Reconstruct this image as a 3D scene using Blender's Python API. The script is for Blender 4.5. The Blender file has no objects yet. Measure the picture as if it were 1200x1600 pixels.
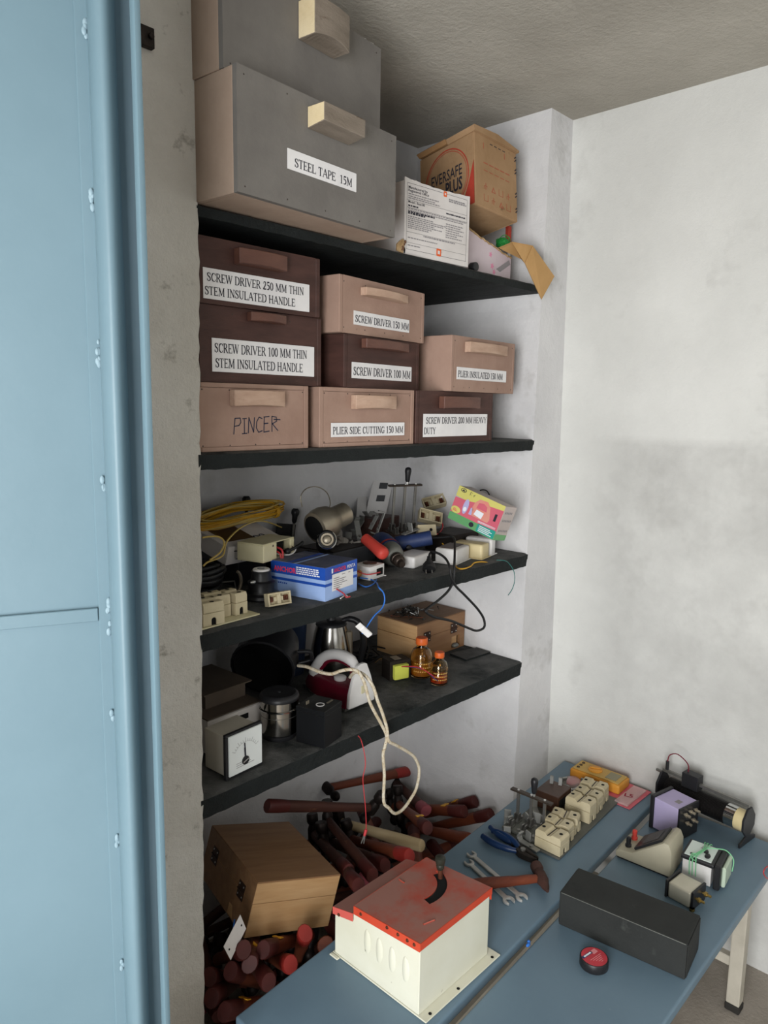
import bpy, bmesh, math, random
from mathutils import Matrix, Vector
random.seed(7)
C = bpy.context.scene.collection
PI = math.pi
# ------------------------------------------------------------------ camera
EYE = Vector((0.0, 0.0, 1.63))
YAW, PITCH, ROLL, FPX = math.radians(43.454), math.radians(-8.25), math.radians(-0.889), 1146.0
_f = Vector((math.cos(YAW)*math.cos(PITCH), math.sin(YAW)*math.cos(PITCH), math.sin(PITCH)))
_r = Vector((math.sin(YAW), -math.cos(YAW), 0.0)); _d = _f.cross(_r)
RIGHT = math.cos(ROLL)*_r + math.sin(ROLL)*_d
DOWN = -math.sin(ROLL)*_r + math.cos(ROLL)*_d
FWD = _f
cam = bpy.data.cameras.new('camera'); cam_ob = bpy.data.objects.new('camera', cam); C.objects.link(cam_ob)
cm = Matrix.Identity(4)
for i in range(3):
    cm[i][0] = RIGHT[i]; cm[i][1] = -DOWN[i]; cm[i][2] = -FWD[i]; cm[i][3] = EYE[i]
cam_ob.matrix_world = cm
cam.sensor_fit = 'HORIZONTAL'; cam.sensor_width = 36.0; cam.lens = 36.0*FPX/1200.0; cam.clip_start = 0.02
bpy.context.scene.camera = cam_ob
# ------------------------------------------------------------------ light and exposure
W = bpy.data.worlds.new('daylight'); bpy.context.scene.world = W; W.use_nodes = True
W.node_tree.nodes['Background'].inputs[0].default_value = (0.80, 0.90, 1.0, 1)
W.node_tree.nodes['Background'].inputs[1].default_value = 0.16
def area(name, loc, target, sx, sy, power, col):
    l = bpy.data.lights.new(name, 'AREA'); l.shape = 'RECTANGLE'; l.size = sx; l.size_y = sy; l.energy = power; l.color = col
    o = bpy.data.objects.new(name, l); C.objects.link(o); o.location = loc
    o.rotation_euler = (Vector(target)-Vector(loc)).to_track_quat('-Z', 'Y').to_euler()
    return o
# daylight entering by the open doorway, to the left of where the photograph was taken
area('doorway_daylight', (-1.40, -0.32, 1.18), (1.6, 1.2, 1.1), 1.2, 1.9, 114, (0.985, 0.995, 1.0))
# fill lamp added behind the camera to brighten faces turned that way
area('rear_fill', (0.55, -2.0, 1.7), (1.4, 1.0, 1.1), 1.3, 1.0, 7.5, (0.97, 0.985, 1.0))
vs = bpy.context.scene.view_settings
vs.view_transform = 'Standard'; vs.look = 'None'; vs.exposure = 0.0; vs.gamma = 1.0; vs.use_curve_mapping = False
# ------------------------------------------------------------------ geometry of the view: pixels of the photograph to points on real planes
def ray(x, y): return RIGHT*((x-600)/FPX) + DOWN*((y-800)/FPX) + FWD
def at_z(x, y, z): d = ray(x, y); return EYE + d*((z-EYE.z)/d.z)
def at_y(x, y, Y): d = ray(x, y); return EYE + d*((Y-EYE.y)/d.y)
def at_x(x, y, X): d = ray(x, y); return EYE + d*((X-EYE.x)/d.x)
def at_v(x, y, P, rot):                      # vertical plane through P whose horizontal direction is rot degrees
    n = Vector((-math.sin(math.radians(rot)), math.cos(math.radians(rot)), 0)); d = ray(x, y)
    return EYE + d*((Vector(P)-EYE).dot(n)/d.dot(n))
def at_d(x, y, dist): return EYE + ray(x, y).normalized()*dist
def V(*a): return Vector(a)
def Rz(deg): return Matrix.Rotation(math.radians(deg), 4, 'Z')
def Rx(deg): return Matrix.Rotation(math.radians(deg), 4, 'X')
def Ry(deg): return Matrix.Rotation(math.radians(deg), 4, 'Y')
def T(*a): return Matrix.Translation(Vector(a) if len(a) == 3 else a[0])
def frame(o, ux, uz):                        # matrix with origin o, x along ux, z near uz
    x = Vector(ux).normalized(); y = Vector(uz).cross(x).normalized(); z = x.cross(y)
    m = Matrix.Identity(4)
    for i in range(3): m[i][0] = x[i]; m[i][1] = y[i]; m[i][2] = z[i]; m[i][3] = o[i]
    return m
# ------------------------------------------------------------------ materials
def lin(c):
    if isinstance(c, str): c = tuple(int(c[i:i+2], 16)/255 for i in (0, 2, 4))
    return tuple((x/12.92 if x <= .04045 else ((x+.055)/1.055)**2.4) for x in c) + (1,)
MATS = {}
def mat(name, c, c2=None, scale=6, rough=.6, metal=0, bump=0, bscale=80, spots=None, stretch=None, dust=None, trans=0, ior=1.45, lo=.35, hi=.65, spec=.4, alpha=1, coat=0):
    if name in MATS: return MATS[name]
    m = bpy.data.materials.new(name); m.use_nodes = True; MATS[name] = m
    nt = m.node_tree; N = nt.nodes; L = nt.links; b = N['Principled BSDF']
    b.inputs['Roughness'].default_value = rough; b.inputs['Metallic'].default_value = metal
    b.inputs['Specular IOR Level'].default_value = spec; b.inputs['IOR'].default_value = ior
    b.inputs['Transmission Weight'].default_value = trans; b.inputs['Alpha'].default_value = alpha
    b.inputs['Coat Weight'].default_value = coat
    col = lin(c); b.inputs['Base Color'].default_value = col
    if not (c2 or bump or spots or dust): return m
    tc = N.new('ShaderNodeTexCoord'); vec = tc.outputs['Object']
    if stretch:
        mp = N.new('ShaderNodeMapping'); mp.inputs['Scale'].default_value = stretch; L.new(vec, mp.inputs['Vector']); vec = mp.outputs['Vector']
    def noise(sc, det=6, ro=.6):
        n = N.new('ShaderNodeTexNoise'); n.inputs['Scale'].default_value = sc; n.inputs['Detail'].default_value = det
        n.inputs['Roughness'].default_value = ro; L.new(vec, n.inputs['Vector']); return n.outputs['Fac']
    def ramp(fac, a, bb):
        r = N.new('ShaderNodeMapRange'); r.inputs['From Min'].default_value = a; r.inputs['From Max'].default_value = bb; L.new(fac, r.inputs['Value']); return r.outputs['Result']
    def mix(fac, a, bb):
        x = N.new('ShaderNodeMix'); x.data_type = 'RGBA'; L.new(fac, x.inputs[0])
        for s, k in ((a, 6), (bb, 7)):
            if hasattr(s, 'links'): L.new(s, x.inputs[k])
            else: x.inputs[k].default_value = s
        return x.outputs[2]
    cur = col
    if c2: cur = mix(ramp(noise(scale), lo, hi), cur, lin(c2))
    for sp in (spots or []):
        cur = mix(ramp(noise(sp[1], 4, .7), sp[2], sp[2]+sp[3]), cur, lin(sp[0]))
    if dust:                                 # pale dust lying on faces that look up
        g = N.new('ShaderNodeNewGeometry'); sx = N.new('ShaderNodeSeparateXYZ'); L.new(g.outputs['Normal'], sx.inputs[0])
        up = ramp(sx.outputs['Z'], .55, .95); nn = ramp(noise(dust[1], 5, .65), *(dust[3] if len(dust) > 3 else (.3, .7)))
        mu = N.new('ShaderNodeMath'); mu.operation = 'MULTIPLY'; L.new(up, mu.inputs[0]); L.new(nn, mu.inputs[1])
        m2 = N.new('ShaderNodeMath'); m2.operation = 'MULTIPLY'; L.new(mu.outputs[0], m2.inputs[0]); m2.inputs[1].default_value = dust[2]
        cur = mix(m2.outputs[0], cur, lin(dust[0]))
    if hasattr(cur, 'links'): L.new(cur, b.inputs['Base Color'])
    if bump:
        bp = N.new('ShaderNodeBump'); bp.inputs['Strength'].default_value = bump; bp.inputs['Distance'].default_value = .01
        L.new(noise(bscale, 4, .7), bp.inputs['Height']); L.new(bp.outputs[0], b.inputs['Normal'])
    return m
# ------------------------------------------------------------------ mesh builder
class MB:
    def __init__(s): s.v = []; s.f = []; s.mi = []; s.M = Matrix.Identity(4)
    def add(s, vs, fs, mi=0):
        n = len(s.v); s.v += [s.M @ Vector(p) for p in vs]; s.f += [tuple(i+n for i in f) for f in fs]; s.mi += [mi]*len(fs); return s
    def box(s, x0, x1, y0, y1, z0, z1, mi=0):
        return s.add([(x0,y0,z0),(x1,y0,z0),(x1,y1,z0),(x0,y1,z0),(x0,y0,z1),(x1,y0,z1),(x1,y1,z1),(x0,y1,z1)],
                     [(0,3,2,1),(4,5,6,7),(0,1,5,4),(1,2,6,5),(2,3,7,6),(3,0,4,7)], mi)
    def prism(s, poly, a, b, axis='y', mi=0):   # polygon (p, q) pushed along an axis: y -> (x,z), x -> (y,z), z -> (x,y)
        def P(p, t):
            return {'y': (p[0], t, p[1]), 'x': (t, p[0], p[1]), 'z': (p[0], p[1], t)}[axis]
        n = len(poly); vs = [P(p, a) for p in poly] + [P(p, b) for p in poly]
        fs = [tuple(range(n)), tuple(range(2*n-1, n-1, -1))] + [(i, n+i, n+(i+1) % n, (i+1) % n) for i in range(n)]
        return s.add(vs, fs, mi)
    def rings(s, rs, mi=0, caps=True, closed=True):
        n = len(rs[0]); vs = [p for r in rs for p in r]; fs = []
        for i in range(len(rs)-1):
            for j in range(n if closed else n-1):
                k = (j+1) % n; fs.append((i*n+j, i*n+k, (i+1)*n+k, (i+1)*n+j))
        if caps: fs += [tuple(range(n-1, -1, -1)), tuple((len(rs)-1)*n+j for j in range(n))]
        return s.add(vs, fs, mi)
    def lathe(s, prof, n=20, mi=0, caps=True, sx=1, sy=1):   # (radius, z)
        return s.rings([[(r*sx*math.cos(2*PI*j/n), r*sy*math.sin(2*PI*j/n), z) for j in range(n)] for r, z in prof], mi, caps)
    def cyl(s, p0, p1, r0, r1=None, n=14, mi=0, caps=True):
        p0, p1 = Vector(p0), Vector(p1); r1 = r0 if r1 is None else r1
        q = (p1-p0).to_track_quat('Z', 'Y')
        return s.rings([[p+q @ Vector((r*math.cos(2*PI*j/n), r*math.sin(2*PI*j/n), 0)) for j in range(n)] for p, r in ((p0, r0), (p1, r1))], mi, caps)
    def tube(s, pts, r, n=6, mi=0, sub=4, radii=None):
        P = [Vector(p) for p in pts]
        if sub > 1 and len(P) > 2:
            Q = []
            for i in range(len(P)-1):
                a, b, c, d = P[max(i-1, 0)], P[i], P[i+1], P[min(i+2, len(P)-1)]
                for k in range(sub):
                    t = k/sub; Q.append(.5*((2*b)+(c-a)*t+(2*a-5*b+4*c-d)*t*t+(3*b-a-3*c+d)*t**3))
            Q.append(P[-1]); P = Q
        rs = []; up = Vector((.3, .2, 1)).normalized()
        for i, p in enumerate(P):
            t = (P[min(i+1, len(P)-1)]-P[max(i-1, 0)]).normalized()
            u = t.cross(up)
            if u.length < .05: u = t.cross(Vector((1, .1, 0)))
            u.normalize(); w = t.cross(u); up = u.cross(t)
            rr = r if radii is None else radii[min(int(i*len(radii)/len(P)), len(radii)-1)]
            rs.append([p+rr*(math.cos(2*PI*j/n)*u+math.sin(2*PI*j/n)*w) for j in range(n)])
        return s.rings(rs, mi)
    def sphere(s, c, r, n=12, m=8, mi=0, sc=(1, 1, 1)):
        c = Vector(c); rs = []
        for i in range(m+1):
            a = -PI/2+PI*min(max(i, .02), m-.02)/m
            rs.append([c+Vector((r*sc[0]*math.cos(a)*math.cos(2*PI*j/n), r*sc[1]*math.cos(a)*math.sin(2*PI*j/n), r*sc[2]*math.sin(a))) for j in range(n)])
        return s.rings(rs, mi)
    def build(s, name, mats, parent=None, bev=0, seg=1, smooth=None, loc=None, M=None):
        me = bpy.data.meshes.new(name); me.from_pydata([tuple(v) for v in s.v], [], s.f)
        mats = mats if isinstance(mats, (list, tuple)) else [mats]
        for m in mats: me.materials.append(m)
        for p, i in zip(me.polygons, s.mi): p.material_index = i
        bm = bmesh.new(); bm.from_mesh(me)
        bmesh.ops.recalc_face_normals(bm, faces=bm.faces)
        if bev:
            es = [e for e in bm.edges if len(e.link_faces) == 2 and e.calc_face_angle() > math.radians(35)]
            bmesh.ops.bevel(bm, geom=es, offset=bev, segments=seg, affect='EDGES', profile=.6, clamp_overlap=True)
        bm.to_mesh(me); bm.free()
        if smooth: me.shade_smooth(); me.set_sharp_from_angle(angle=math.radians(smooth))
        o = bpy.data.objects.new(name, me); C.objects.link(o)
        if parent: o.parent = parent
        if M is not None: o.matrix_basis = M
        elif loc is not None: o.location = loc
        return o
def tag(o, label=None, cat=None, group=None, kind=None):
    if label: o['label'] = label
    if cat: o['category'] = cat
    if group: o['group'] = group
    if kind: o['kind'] = kind
    return o
def thing(name, label, cat, M=None, group=None):
    o = bpy.data.objects.new(name, None); C.objects.link(o); o.empty_display_size = .02
    if M is not None: o.matrix_basis = M if isinstance(M, Matrix) else T(Vector(M))
    return tag(o, label, cat, group)
def dup(root, M, label=None, group=None):
    r = root.copy(); C.objects.link(r); r.matrix_basis = M
    if label: r['label'] = label
    if group: r['group'] = group
    for ch in [o for o in C.objects if o.parent == root]:
        c = ch.copy(); C.objects.link(c); c.parent = r
        for g in [o for o in C.objects if o.parent == ch]:
            d = g.copy(); C.objects.link(d); d.parent = c
    return r
# ------------------------------------------------------------------ serif capitals drawn with strokes (for the printed paper labels)
GL = {
'A': (10, 't1,0 5,10|T5,10 9,0|t2.4,3.6 7.4,3.6|s0,0 2.2,0|s7.4,0 10,0'),
'B': (8.6, 'T2,0 2,10|t2,10 5,9.8 6.6,9 7,7.6 6.4,6.1 5,5.4 2,5.3|T5,5.3 7.2,4.3 7.6,2.7 6.9,.9 5,.2|t5,.2 2,.2|s.6,0 3,0|s.6,10 3,10'),
'C': (9, 't8.2,7.4 7.2,9.2 5.4,10 4,9.6|T4,9.6 2.3,8 1.5,5 2.3,2 4,.4|t4,.4 5.6,0 7.4,.8 8.4,2.4|s8.3,7.2 8.3,9.8'),
'D': (9.6, 'T2,0 2,10|t2,10 5,9.9 6.6,9.2|T6.6,9.2 8.2,7.4 8.6,5 8.2,2.6 6.6,.8|t6.6,.8 5,.1 2,.1|s.6,0 3,0|s.6,10 3,10'),
'E': (8.2, 'T2,0 2,10|t2,9.8 7.4,9.8|t2,5.1 5.6,5.1|t2,.2 7.6,.2|s7.4,10 7.4,7.9|s7.7,0 7.7,2.4|s5.6,4 5.6,6.2|s.6,0 3,0|s.6,10 3,10'),
'G': (9.8, 't8.4,7.4 7.2,9.3 5.4,10 4,9.6|T4,9.6 2.3,8 1.5,5 2.3,2 4,.4|t4,.4 5.6,0 8.2,1|T8,.6 8,4.2|s6.6,4.4 9.4,4.4|s8.5,7.2 8.5,9.8'),
'H': (10, 'T2,0 2,10|T8,0 8,10|t2,5.2 8,5.2|s.6,0 3.4,0|s6.6,0 9.4,0|s.6,10 3.4,10|s6.6,10 9.4,10'),
'I': (4.4, 'T2.2,0 2.2,10|s.7,0 3.7,0|s.7,10 3.7,10'),
'L': (8, 'T2,0 2,10|t2,.2 7.2,.2|s7.4,0 7.4,2.6|s.6,0 3,0|s.6,10 3.6,10'),
'M': (12, 't2,0 2,10|T2.2,10 6,1|t6,1 10,10|T10,0 10,10|s.6,0 3.3,0|s8.5,0 11.5,0|s.6,10 2.6,10|s9.6,10 11.5,10'),
'N': (10, 't2,0 2,10|T2,10 8.2,.4|t8.2,.4 8.2,10|s.6,0 3.4,0|s6.8,10 9.6,10|s.4,10 2.4,10'),
'P': (8, 'T2,0 2,10|t2,10 4.8,9.9 6.4,9.2|T6.4,9.2 7,7.4 6.4,5.7|t6.4,5.7 4.8,4.9 2,4.8|s.6,0 3.6,0|s.6,10 3,10'),
'R': (9.2, 'T2,0 2,10|t2,10 4.8,9.9 6.3,9.2|T6.3,9.2 6.9,7.5 6.3,5.9|t6.3,5.9 4.8,5.1 2,5|T4.6,5 8,.2|s.6,0 3.6,0|s7.4,0 9.2,0|s.6,10 3,10'),
'S': (7.4, 't6.2,7.6 5.4,9.4 3.8,10 2.2,9.4|T2.2,9.4 1.4,7.8 2.2,6.3 5,4.7 6.4,3 5.8,1|t5.8,1 3.8,0 1.8,.8 1,2.8|s6.4,7.3 6.4,9.8|s.9,.2 .9,2.9'),
'T': (8.6, 'T4.3,0 4.3,10|t.8,9.8 7.8,9.8|s.8,10 .8,7.8|s7.8,10 7.8,7.8|s2.8,0 5.8,0'),
'U': (10, 'T2,10 2,3 3.2,.8|t3.2,.8 5,0 7,.8 8,3 8,10|s.6,10 3.4,10|s6.8,10 9.4,10'),
'V': (10, 'T1.2,10 5,.2|t5,.2 8.8,10|s0,10 2.6,10|s7.4,10 10,10'),
'W': (13, 'T1.2,10 4,.2|t4,.2 6.6,9.6|T6.4,10 9.4,.2|t9.4,.2 12,10|s0,10 2.6,10|s5,10 7.6,10|s10.8,10 13,10'),
'Y': (9.4, 'T1.2,10 4.7,4.8|t4.7,4.8 8.2,10|T4.7,0 4.7,4.8|s0,10 2.4,10|s7,10 9.4,10|s3.2,0 6.2,0'),
'0': (7.2, 't3.6,10 5,9.2|T5,9.2 6,7 6,3 5,.8|t5,.8 3.6,0 2.2,.8|T2.2,.8 1.2,3 1.2,7 2.2,9.2|t2.2,9.2 3.6,10'),
'1': (7.2, 'T3.8,0 3.8,10|t3.8,10 1.6,8.8|s2,0 5.6,0'),
'2': (7.2, 't1.2,7.4 2,9.4 3.6,10|T3.6,10 5.4,9 5.6,7.2 4.6,4.8 1,.4|T1,.5 6,.5|s6.1,.2 6.4,2'),
'5': (7.2, 'T2,9.6 6,9.6|t2,9.6 1.8,5.6 3.6,6|T3.6,6 5.4,5.2 6,3.2 5.2,1.2 3.4,.3|t3.4,.3 1.6,.2 1,.8'),
}
def stroke_text(s, cap, width=None, track=1.0):
    """flat serif lettering in the x-z plane, x from 0: list of quads"""
    quads = []; x = 0
    for ch in s:
        if ch == ' ': x += 4.2; continue
        w, g = GL[ch]
        for st in g.split('|'):
            wd = {'T': 1.75, 't': .85, 's': .6}[st[0]]
            P = [tuple(float(q) for q in p.split(',')) for p in st[1:].split(' ')]
            for a, b in zip(P, P[1:]):
                dx, dz = b[0]-a[0], b[1]-a[1]; l = math.hypot(dx, dz); nx, nz = -dz/l*wd/2, dx/l*wd/2; ex, ez = dx/l*.18, dz/l*.18
                quads.append([(x+a[0]+nx-ex, a[1]+nz-ez), (x+a[0]-nx-ex, a[1]-nz-ez), (x+b[0]-nx+ex, b[1]-nz+ez), (x+b[0]+nx+ex, b[1]+nz+ez)])
        x += w*track
    k = cap/10; kx = width/x if width else k
    return [[(p[0]*kx, p[1]*k) for p in q] for q in quads]
def put_text(mb, s, x, z, cap, width=None, y=-.0004, mi=1):
    for q in stroke_text(s, cap, width):
        mb.add([(x+p[0], y, z+p[1]) for p in q], [(0, 1, 2, 3)], mi)
def sans(mb, s, x, z, cap, width=None, y=-.0004, mi=1, bold=0, shear=0):
    """lettering from the built-in typeface, flattened to faces in the x-z plane"""
    cu = bpy.data.curves.new('t', 'FONT'); cu.body = s; cu.size = 1; cu.resolution_u = 2; cu.offset = bold; cu.shear = shear
    ob = bpy.data.objects.new('t', cu); C.objects.link(ob)
    dg = bpy.context.evaluated_depsgraph_get(); me = bpy.data.meshes.new_from_object(ob.evaluated_get(dg))
    xs = [v.co.x for v in me.vertices] or [0, 1]; w = max(xs)-min(xs); k = cap/.69; kx = width/w if width else k
    mb.add([(x+(v.co.x-min(xs))*kx, y, z+v.co.y*k) for v in me.vertices], [tuple(p.vertices) for p in me.polygons], mi)
    C.objects.unlink(ob); bpy.data.objects.remove(ob); bpy.data.meshes.remove(me); bpy.data.curves.remove(cu)
# ================================================================== the room
m_wall = mat('whitewash_wall', 'e0e0dc', 'cfcfcb', scale=1.6, rough=.9, bump=.22, bscale=35, spots=[('b5b4b0', 4, .56, .3), ('6d6b68', 70, .76, .05)], spec=.1)
m_nich = mat('whitewash_niche', 'dedddd', 'cbcacb', scale=2.4, rough=.9, bump=.25, bscale=40, spots=[('aeaca9', 5, .58, .25), ('575452', 75, .75, .05)], spec=.1)
m_jamb = mat('bare_plaster_jamb', 'dad6cf', 'c4bfb6', scale=3, rough=.95, bump=.45, bscale=70, spots=[('9b968d', 16, .60, .12), ('3e3c3a', 60, .70, .05)], spec=.05)
m_ceil = mat('dingy_ceiling', 'b9b4aa', 'a5a096', scale=2.0, rough=.95, bump=.4, bscale=60, spots=[('7d7972', 14, .70, .1)], spec=.05)
m_floor = mat('cement_floor', '9c948a', '857d73', scale=5, rough=.85, bump=.3, bscale=90, spots=[('635d56', 14, .66, .1)])
m_slab = mat('black_painted_slab', '1f2323', '181b1b', scale=9, rough=.7, bump=.5, bscale=60, spots=[('8a8a86', 30, .74, .06)], dust=('6a6967', 9, .75), spec=.25)
NX0, NX1, NY, ND, RX, CZ = .782, 1.985, 1.25, 1.775, 2.165, 2.51
def wobble(z0, z1, n, f, amp, seed):
    r = random.Random(seed); return [(f(z0+(z1-z0)*i/n)+r.uniform(-amp, amp), z0+(z1-z0)*i/n) for i in range(n+1)]
def struct(name, mb, mats, **k): return tag(mb.build(name, mats, **k), kind='structure')
lx = lambda z: .770+.0155*z
rx = lambda z: 1.962+.0215*z
mb = MB(); mb.box(-1.7, 2.3, -2.6, 1.9, -.12, 0); struct('floor', mb, m_floor)
mb = MB(); mb.box(-1.7, 2.3, -2.6, 1.9, CZ, CZ+.12); struct('ceiling', mb, m_ceil)
# wall in the plane of the shelf fronts, left of the niche: rough broken edge
edge = wobble(0, CZ, 110, lx, .0022, 3)
mb = MB(); mb.prism([(-1.6, 0)] + edge + [(-1.6, CZ)], NY, ND+.1, 'y'); struct('wall_left_of_niche', mb, m_jamb, bev=.0)
# pier right of the niche, running into the side wall
edge = wobble(0, CZ, 70, rx, .0018, 4)
mb = MB(); mb.prism(edge + [(RX+.06, CZ), (RX+.06, 0)], NY, ND+.1, 'y'); struct('wall_right_of_niche', mb, m_nich)
mb = MB(); mb.box(.70, 2.1, ND, ND+.1, 0, CZ); struct('wall_back', mb, m_nich)
# long right wall (leans a hair: the plaster is not plumb)
mb = MB(); mb.add([(2.19, -2.6, 0), (2.19, NY+.3, 0), (2.14, NY+.3, CZ), (2.14, -2.6, CZ), (2.4, -2.6, 0), (2.4, NY+.3, 0), (2.4, NY+.3, CZ), (2.4, -2.6, CZ)],
              [(0, 1, 2, 3), (4, 7, 6, 5), (0, 4, 5, 1), (3, 2, 6, 7), (0, 3, 7, 4), (1, 5, 6, 2)]); struct('wall_right', mb, m_wall)
# walls behind the photographer, with the doorway on the left and an unseen opening in the rear wall
mb = MB(); mb.box(-1.6, -1.45, -2.6, -.97, 0, CZ); mb.box(-1.6, -1.45, .33, 1.25, 0, CZ); mb.box(-1.6, -1.45, -.97, .33, 2.15, CZ); struct('wall_left', mb, m_wall)
mb = MB(); mb.box(-1.6, -.15, -2.6, -2.45, 0, CZ); mb.box(1.25, 2.2, -2.6, -2.45, 0, CZ); mb.box(-.15, 1.25, -2.6, -2.45, 0, 1.15); mb.box(-.15, 1.25, -2.6, -2.45, 2.25, CZ); struct('wall_front', mb, m_wall)
def scuff_band(m, zmax, soft, amount, col):
    nt = m.node_tree; N = nt.nodes; L = nt.links; b = N['Principled BSDF']; src = b.inputs['Base Color'].links[0].from_socket
    tc = N.new('ShaderNodeTexCoord'); sp = N.new('ShaderNodeSeparateXYZ'); L.new(tc.outputs['Object'], sp.inputs[0])
    r = N.new('ShaderNodeMapRange'); r.inputs['From Min'].default_value = zmax; r.inputs['From Max'].default_value = zmax-soft; L.new(sp.outputs['Z'], r.inputs['Value'])
    ry = N.new('ShaderNodeMapRange'); ry.inputs['From Min'].default_value = 1.18; ry.inputs['From Max'].default_value = 1.02; L.new(sp.outputs['Y'], ry.inputs['Value'])
    n = N.new('ShaderNodeTexNoise'); n.inputs['Scale'].default_value = 4.5; n.inputs['Detail'].default_value = 8; n.inputs['Roughness'].default_value = .65; L.new(tc.outputs['Object'], n.inputs['Vector'])
    rn = N.new('ShaderNodeMapRange'); rn.inputs['From Min'].default_value = .3; rn.inputs['From Max'].default_value = .7; rn.inputs['To Min'].default_value = .25; L.new(n.outputs['Fac'], rn.inputs['Value'])
    m1 = N.new('ShaderNodeMath'); m1.operation = 'MULTIPLY'; L.new(r.outputs[0], m1.inputs[0]); L.new(rn.outputs[0], m1.inputs[1])
    m2 = N.new('ShaderNodeMath'); m2.operation = 'MULTIPLY'; L.new(m1.outputs[0], m2.inputs[0]); L.new(ry.outputs[0], m2.inputs[1])
    m3 = N.new('ShaderNodeMath'); m3.operation = 'MULTIPLY'; L.new(m2.outputs[0], m3.inputs[0]); m3.inputs[1].default_value = amount
    x = N.new('ShaderNodeMix'); x.data_type = 'RGBA'; L.new(m3.outputs[0], x.inputs[0]); L.new(src, x.inputs[6]); x.inputs[7].default_value = lin(col); L.new(x.outputs[2], b.inputs['Base Color'])
scuff_band(m_wall, at_x(1050, 682, 2.16).z, .03, .6, 'a9a8a5')
# ---------------------------------------------------------------- shelf slabs
SH = {}
def slab(px_l, px_r, px_lb, px_rb, seed, name):
    zl, zr = at_y(*px_l, NY).z, at_y(*px_r, NY).z; bl, br = at_y(*px_lb, NY).z, at_y(*px_rb, NY).z
    zt, zb = (zl+zr)/2, (bl+br)/2; print(name, zl, zr, bl, br); SH[name] = zt
    r = random.Random(seed); n = 60; mb = MB(); rs = []
    for i in range(n+1):
        t = i/n; x = lx(zt)-.004+(rx(zt)-lx(zt)+.008)*t; a = zt; b = zb
        j = lambda k: r.uniform(-k, k)
        rs.append([(x, NY+.001+j(.0008), b+j(.0012)), (x, NY-.001+j(.001), a-.004+j(.0008)), (x, NY+.006+j(.002), a+j(.0004)), (x, ND+.004, a), (x, ND+.004, b)])
    mb.rings(rs); o = mb.build('concrete_shelf', m_slab, smooth=40)
    return o, zt, zb
for nm, a in dict(A=((302, 309), (831, 447), (299, 331), (838, 459)), B=((308, 708), (832, 687), (308, 736), (832, 703)),
                  C=((310, 988), (822, 867), (310, 1020), (822, 886)), D=((311, 1250), (813, 1035), (312, 1287), (813, 1053))).items():
    o, zt, zb = slab(*a, seed=ord(nm[0]), name=nm)
    tag(o, {'A': 'topmost black concrete shelf, below the grey box and cartons', 'B': 'second black concrete shelf from the top, carrying the brown labelled boxes',
            'C': 'third black concrete shelf, carrying the drill and loose electrical parts', 'D': 'lowest black concrete shelf, carrying the kettle, iron and panel meter'}[nm], 'shelf', 'black shelves in the niche')
ZA, ZB, ZC, ZD = SH['A'], SH['B'], SH['C'], SH['D']
print('SHELVES', SH)
# ---------------------------------------------------------------- blue steel door with its frame, left foreground
m_blue = mat('blue_enamel', '6a828d', '627a85', scale=1.6, rough=.42, bump=.06, bscale=14, spots=[('3c3f40', 60, .77, .03)], spec=.4)
m_weld = mat('pale_weld', '8ba1ab', '7b929d', scale=60, rough=.5)
m_bdark = mat('blue_enamel_channel', '7b8f9a', '70858f', scale=3, rough=.5)
m_rust = mat('rust', '7a3b2a', '4a2a22', scale=30, rough=.9)
m_bolt = mat('blackened_steel', '2a2624', '3d3531', scale=30, rough=.6, metal=.6)
DY = 1.02                                              # the door's frame stands off the wall
p0 = at_y(171, 800, DY)
dr = -23.5
P0 = at_y(196, 800, DY); ux = V(math.cos(math.radians(dr)), math.sin(math.radians(dr)), 0); uy = V(-ux.y, ux.x, 0)
door = thing('door_1', None, None, M=T(P0.x, P0.y, 0) @ Rz(dr)); tag(door, kind='structure')
def du(x, y=800): q = at_v(x, y, (P0.x, P0.y, 0), dr); return (q-V(P0.x, P0.y, q.z)).dot(ux)
def dz(x, y): return at_v(x, y, (P0.x, P0.y, 0), dr).z
uF, uE, uR = du(148), du(166), 0.0; uC = du(206)
mb = MB(); mb.box(-1.0, uF+.004, .010, .014, .02, CZ-.02); mb.build('door_sheet', m_blue, door)
mb = MB(); mb.box(uF, uE+.002, .004, .012, .02, CZ-.02); mb.build('edge_strip', m_blue, door, bev=.001)
z0, z1 = dz(75, 984), dz(75, 962)
mb = MB(); mb.box(-1.0, uF-.001, .003, .011, dz(75, 979), dz(75, 958)); mb.build('middle_rail', m_blue, door, bev=.001)
# rolled stile: a rounded section
prof = []
w = uC-uE
for i in range(15):
    t = i/14; prof.append((uE+w*t, -.030*math.sin(PI*min(1, t*1.02))**.55 - .004))
prof += [(uC, .03), (uE, .03)]
mb = MB(); mb.prism(prof, .02, CZ-.02, 'z'); mb.build('stile', m_blue, door, smooth=50)
# weld beads along the stile
r = random.Random(5)
for px, py in ((131, 42), (142, 312), (151, 545), (154, 558), (163, 752), (169, 945), (168, 985), (175, 1120), (183, 1316), (190, 1512)):
    mb = MB(); u = uE; z = dz(px, py)
    for k in range(5): mb.sphere((u-.002+r.uniform(-.002, .001), .001+r.uniform(-.001, .001), z+r.uniform(-.010, .010)), r.uniform(.002, .0036), 8, 6, sc=(1, .6, 1.8))
    mb.build('weld_bead', m_weld, door, smooth=60)
mb = MB()
for px, py, h in ((201, 888, .012), (203, 950, .014), (190, 650, .004)):
    u, z = du(px, py), dz(px, py); mb.sphere((min(u, uC-.003), -.010, z), .006, 8, 6, sc=(.8, .8, h/.006))
mb.build('rust_patch', m_rust, door)
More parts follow.
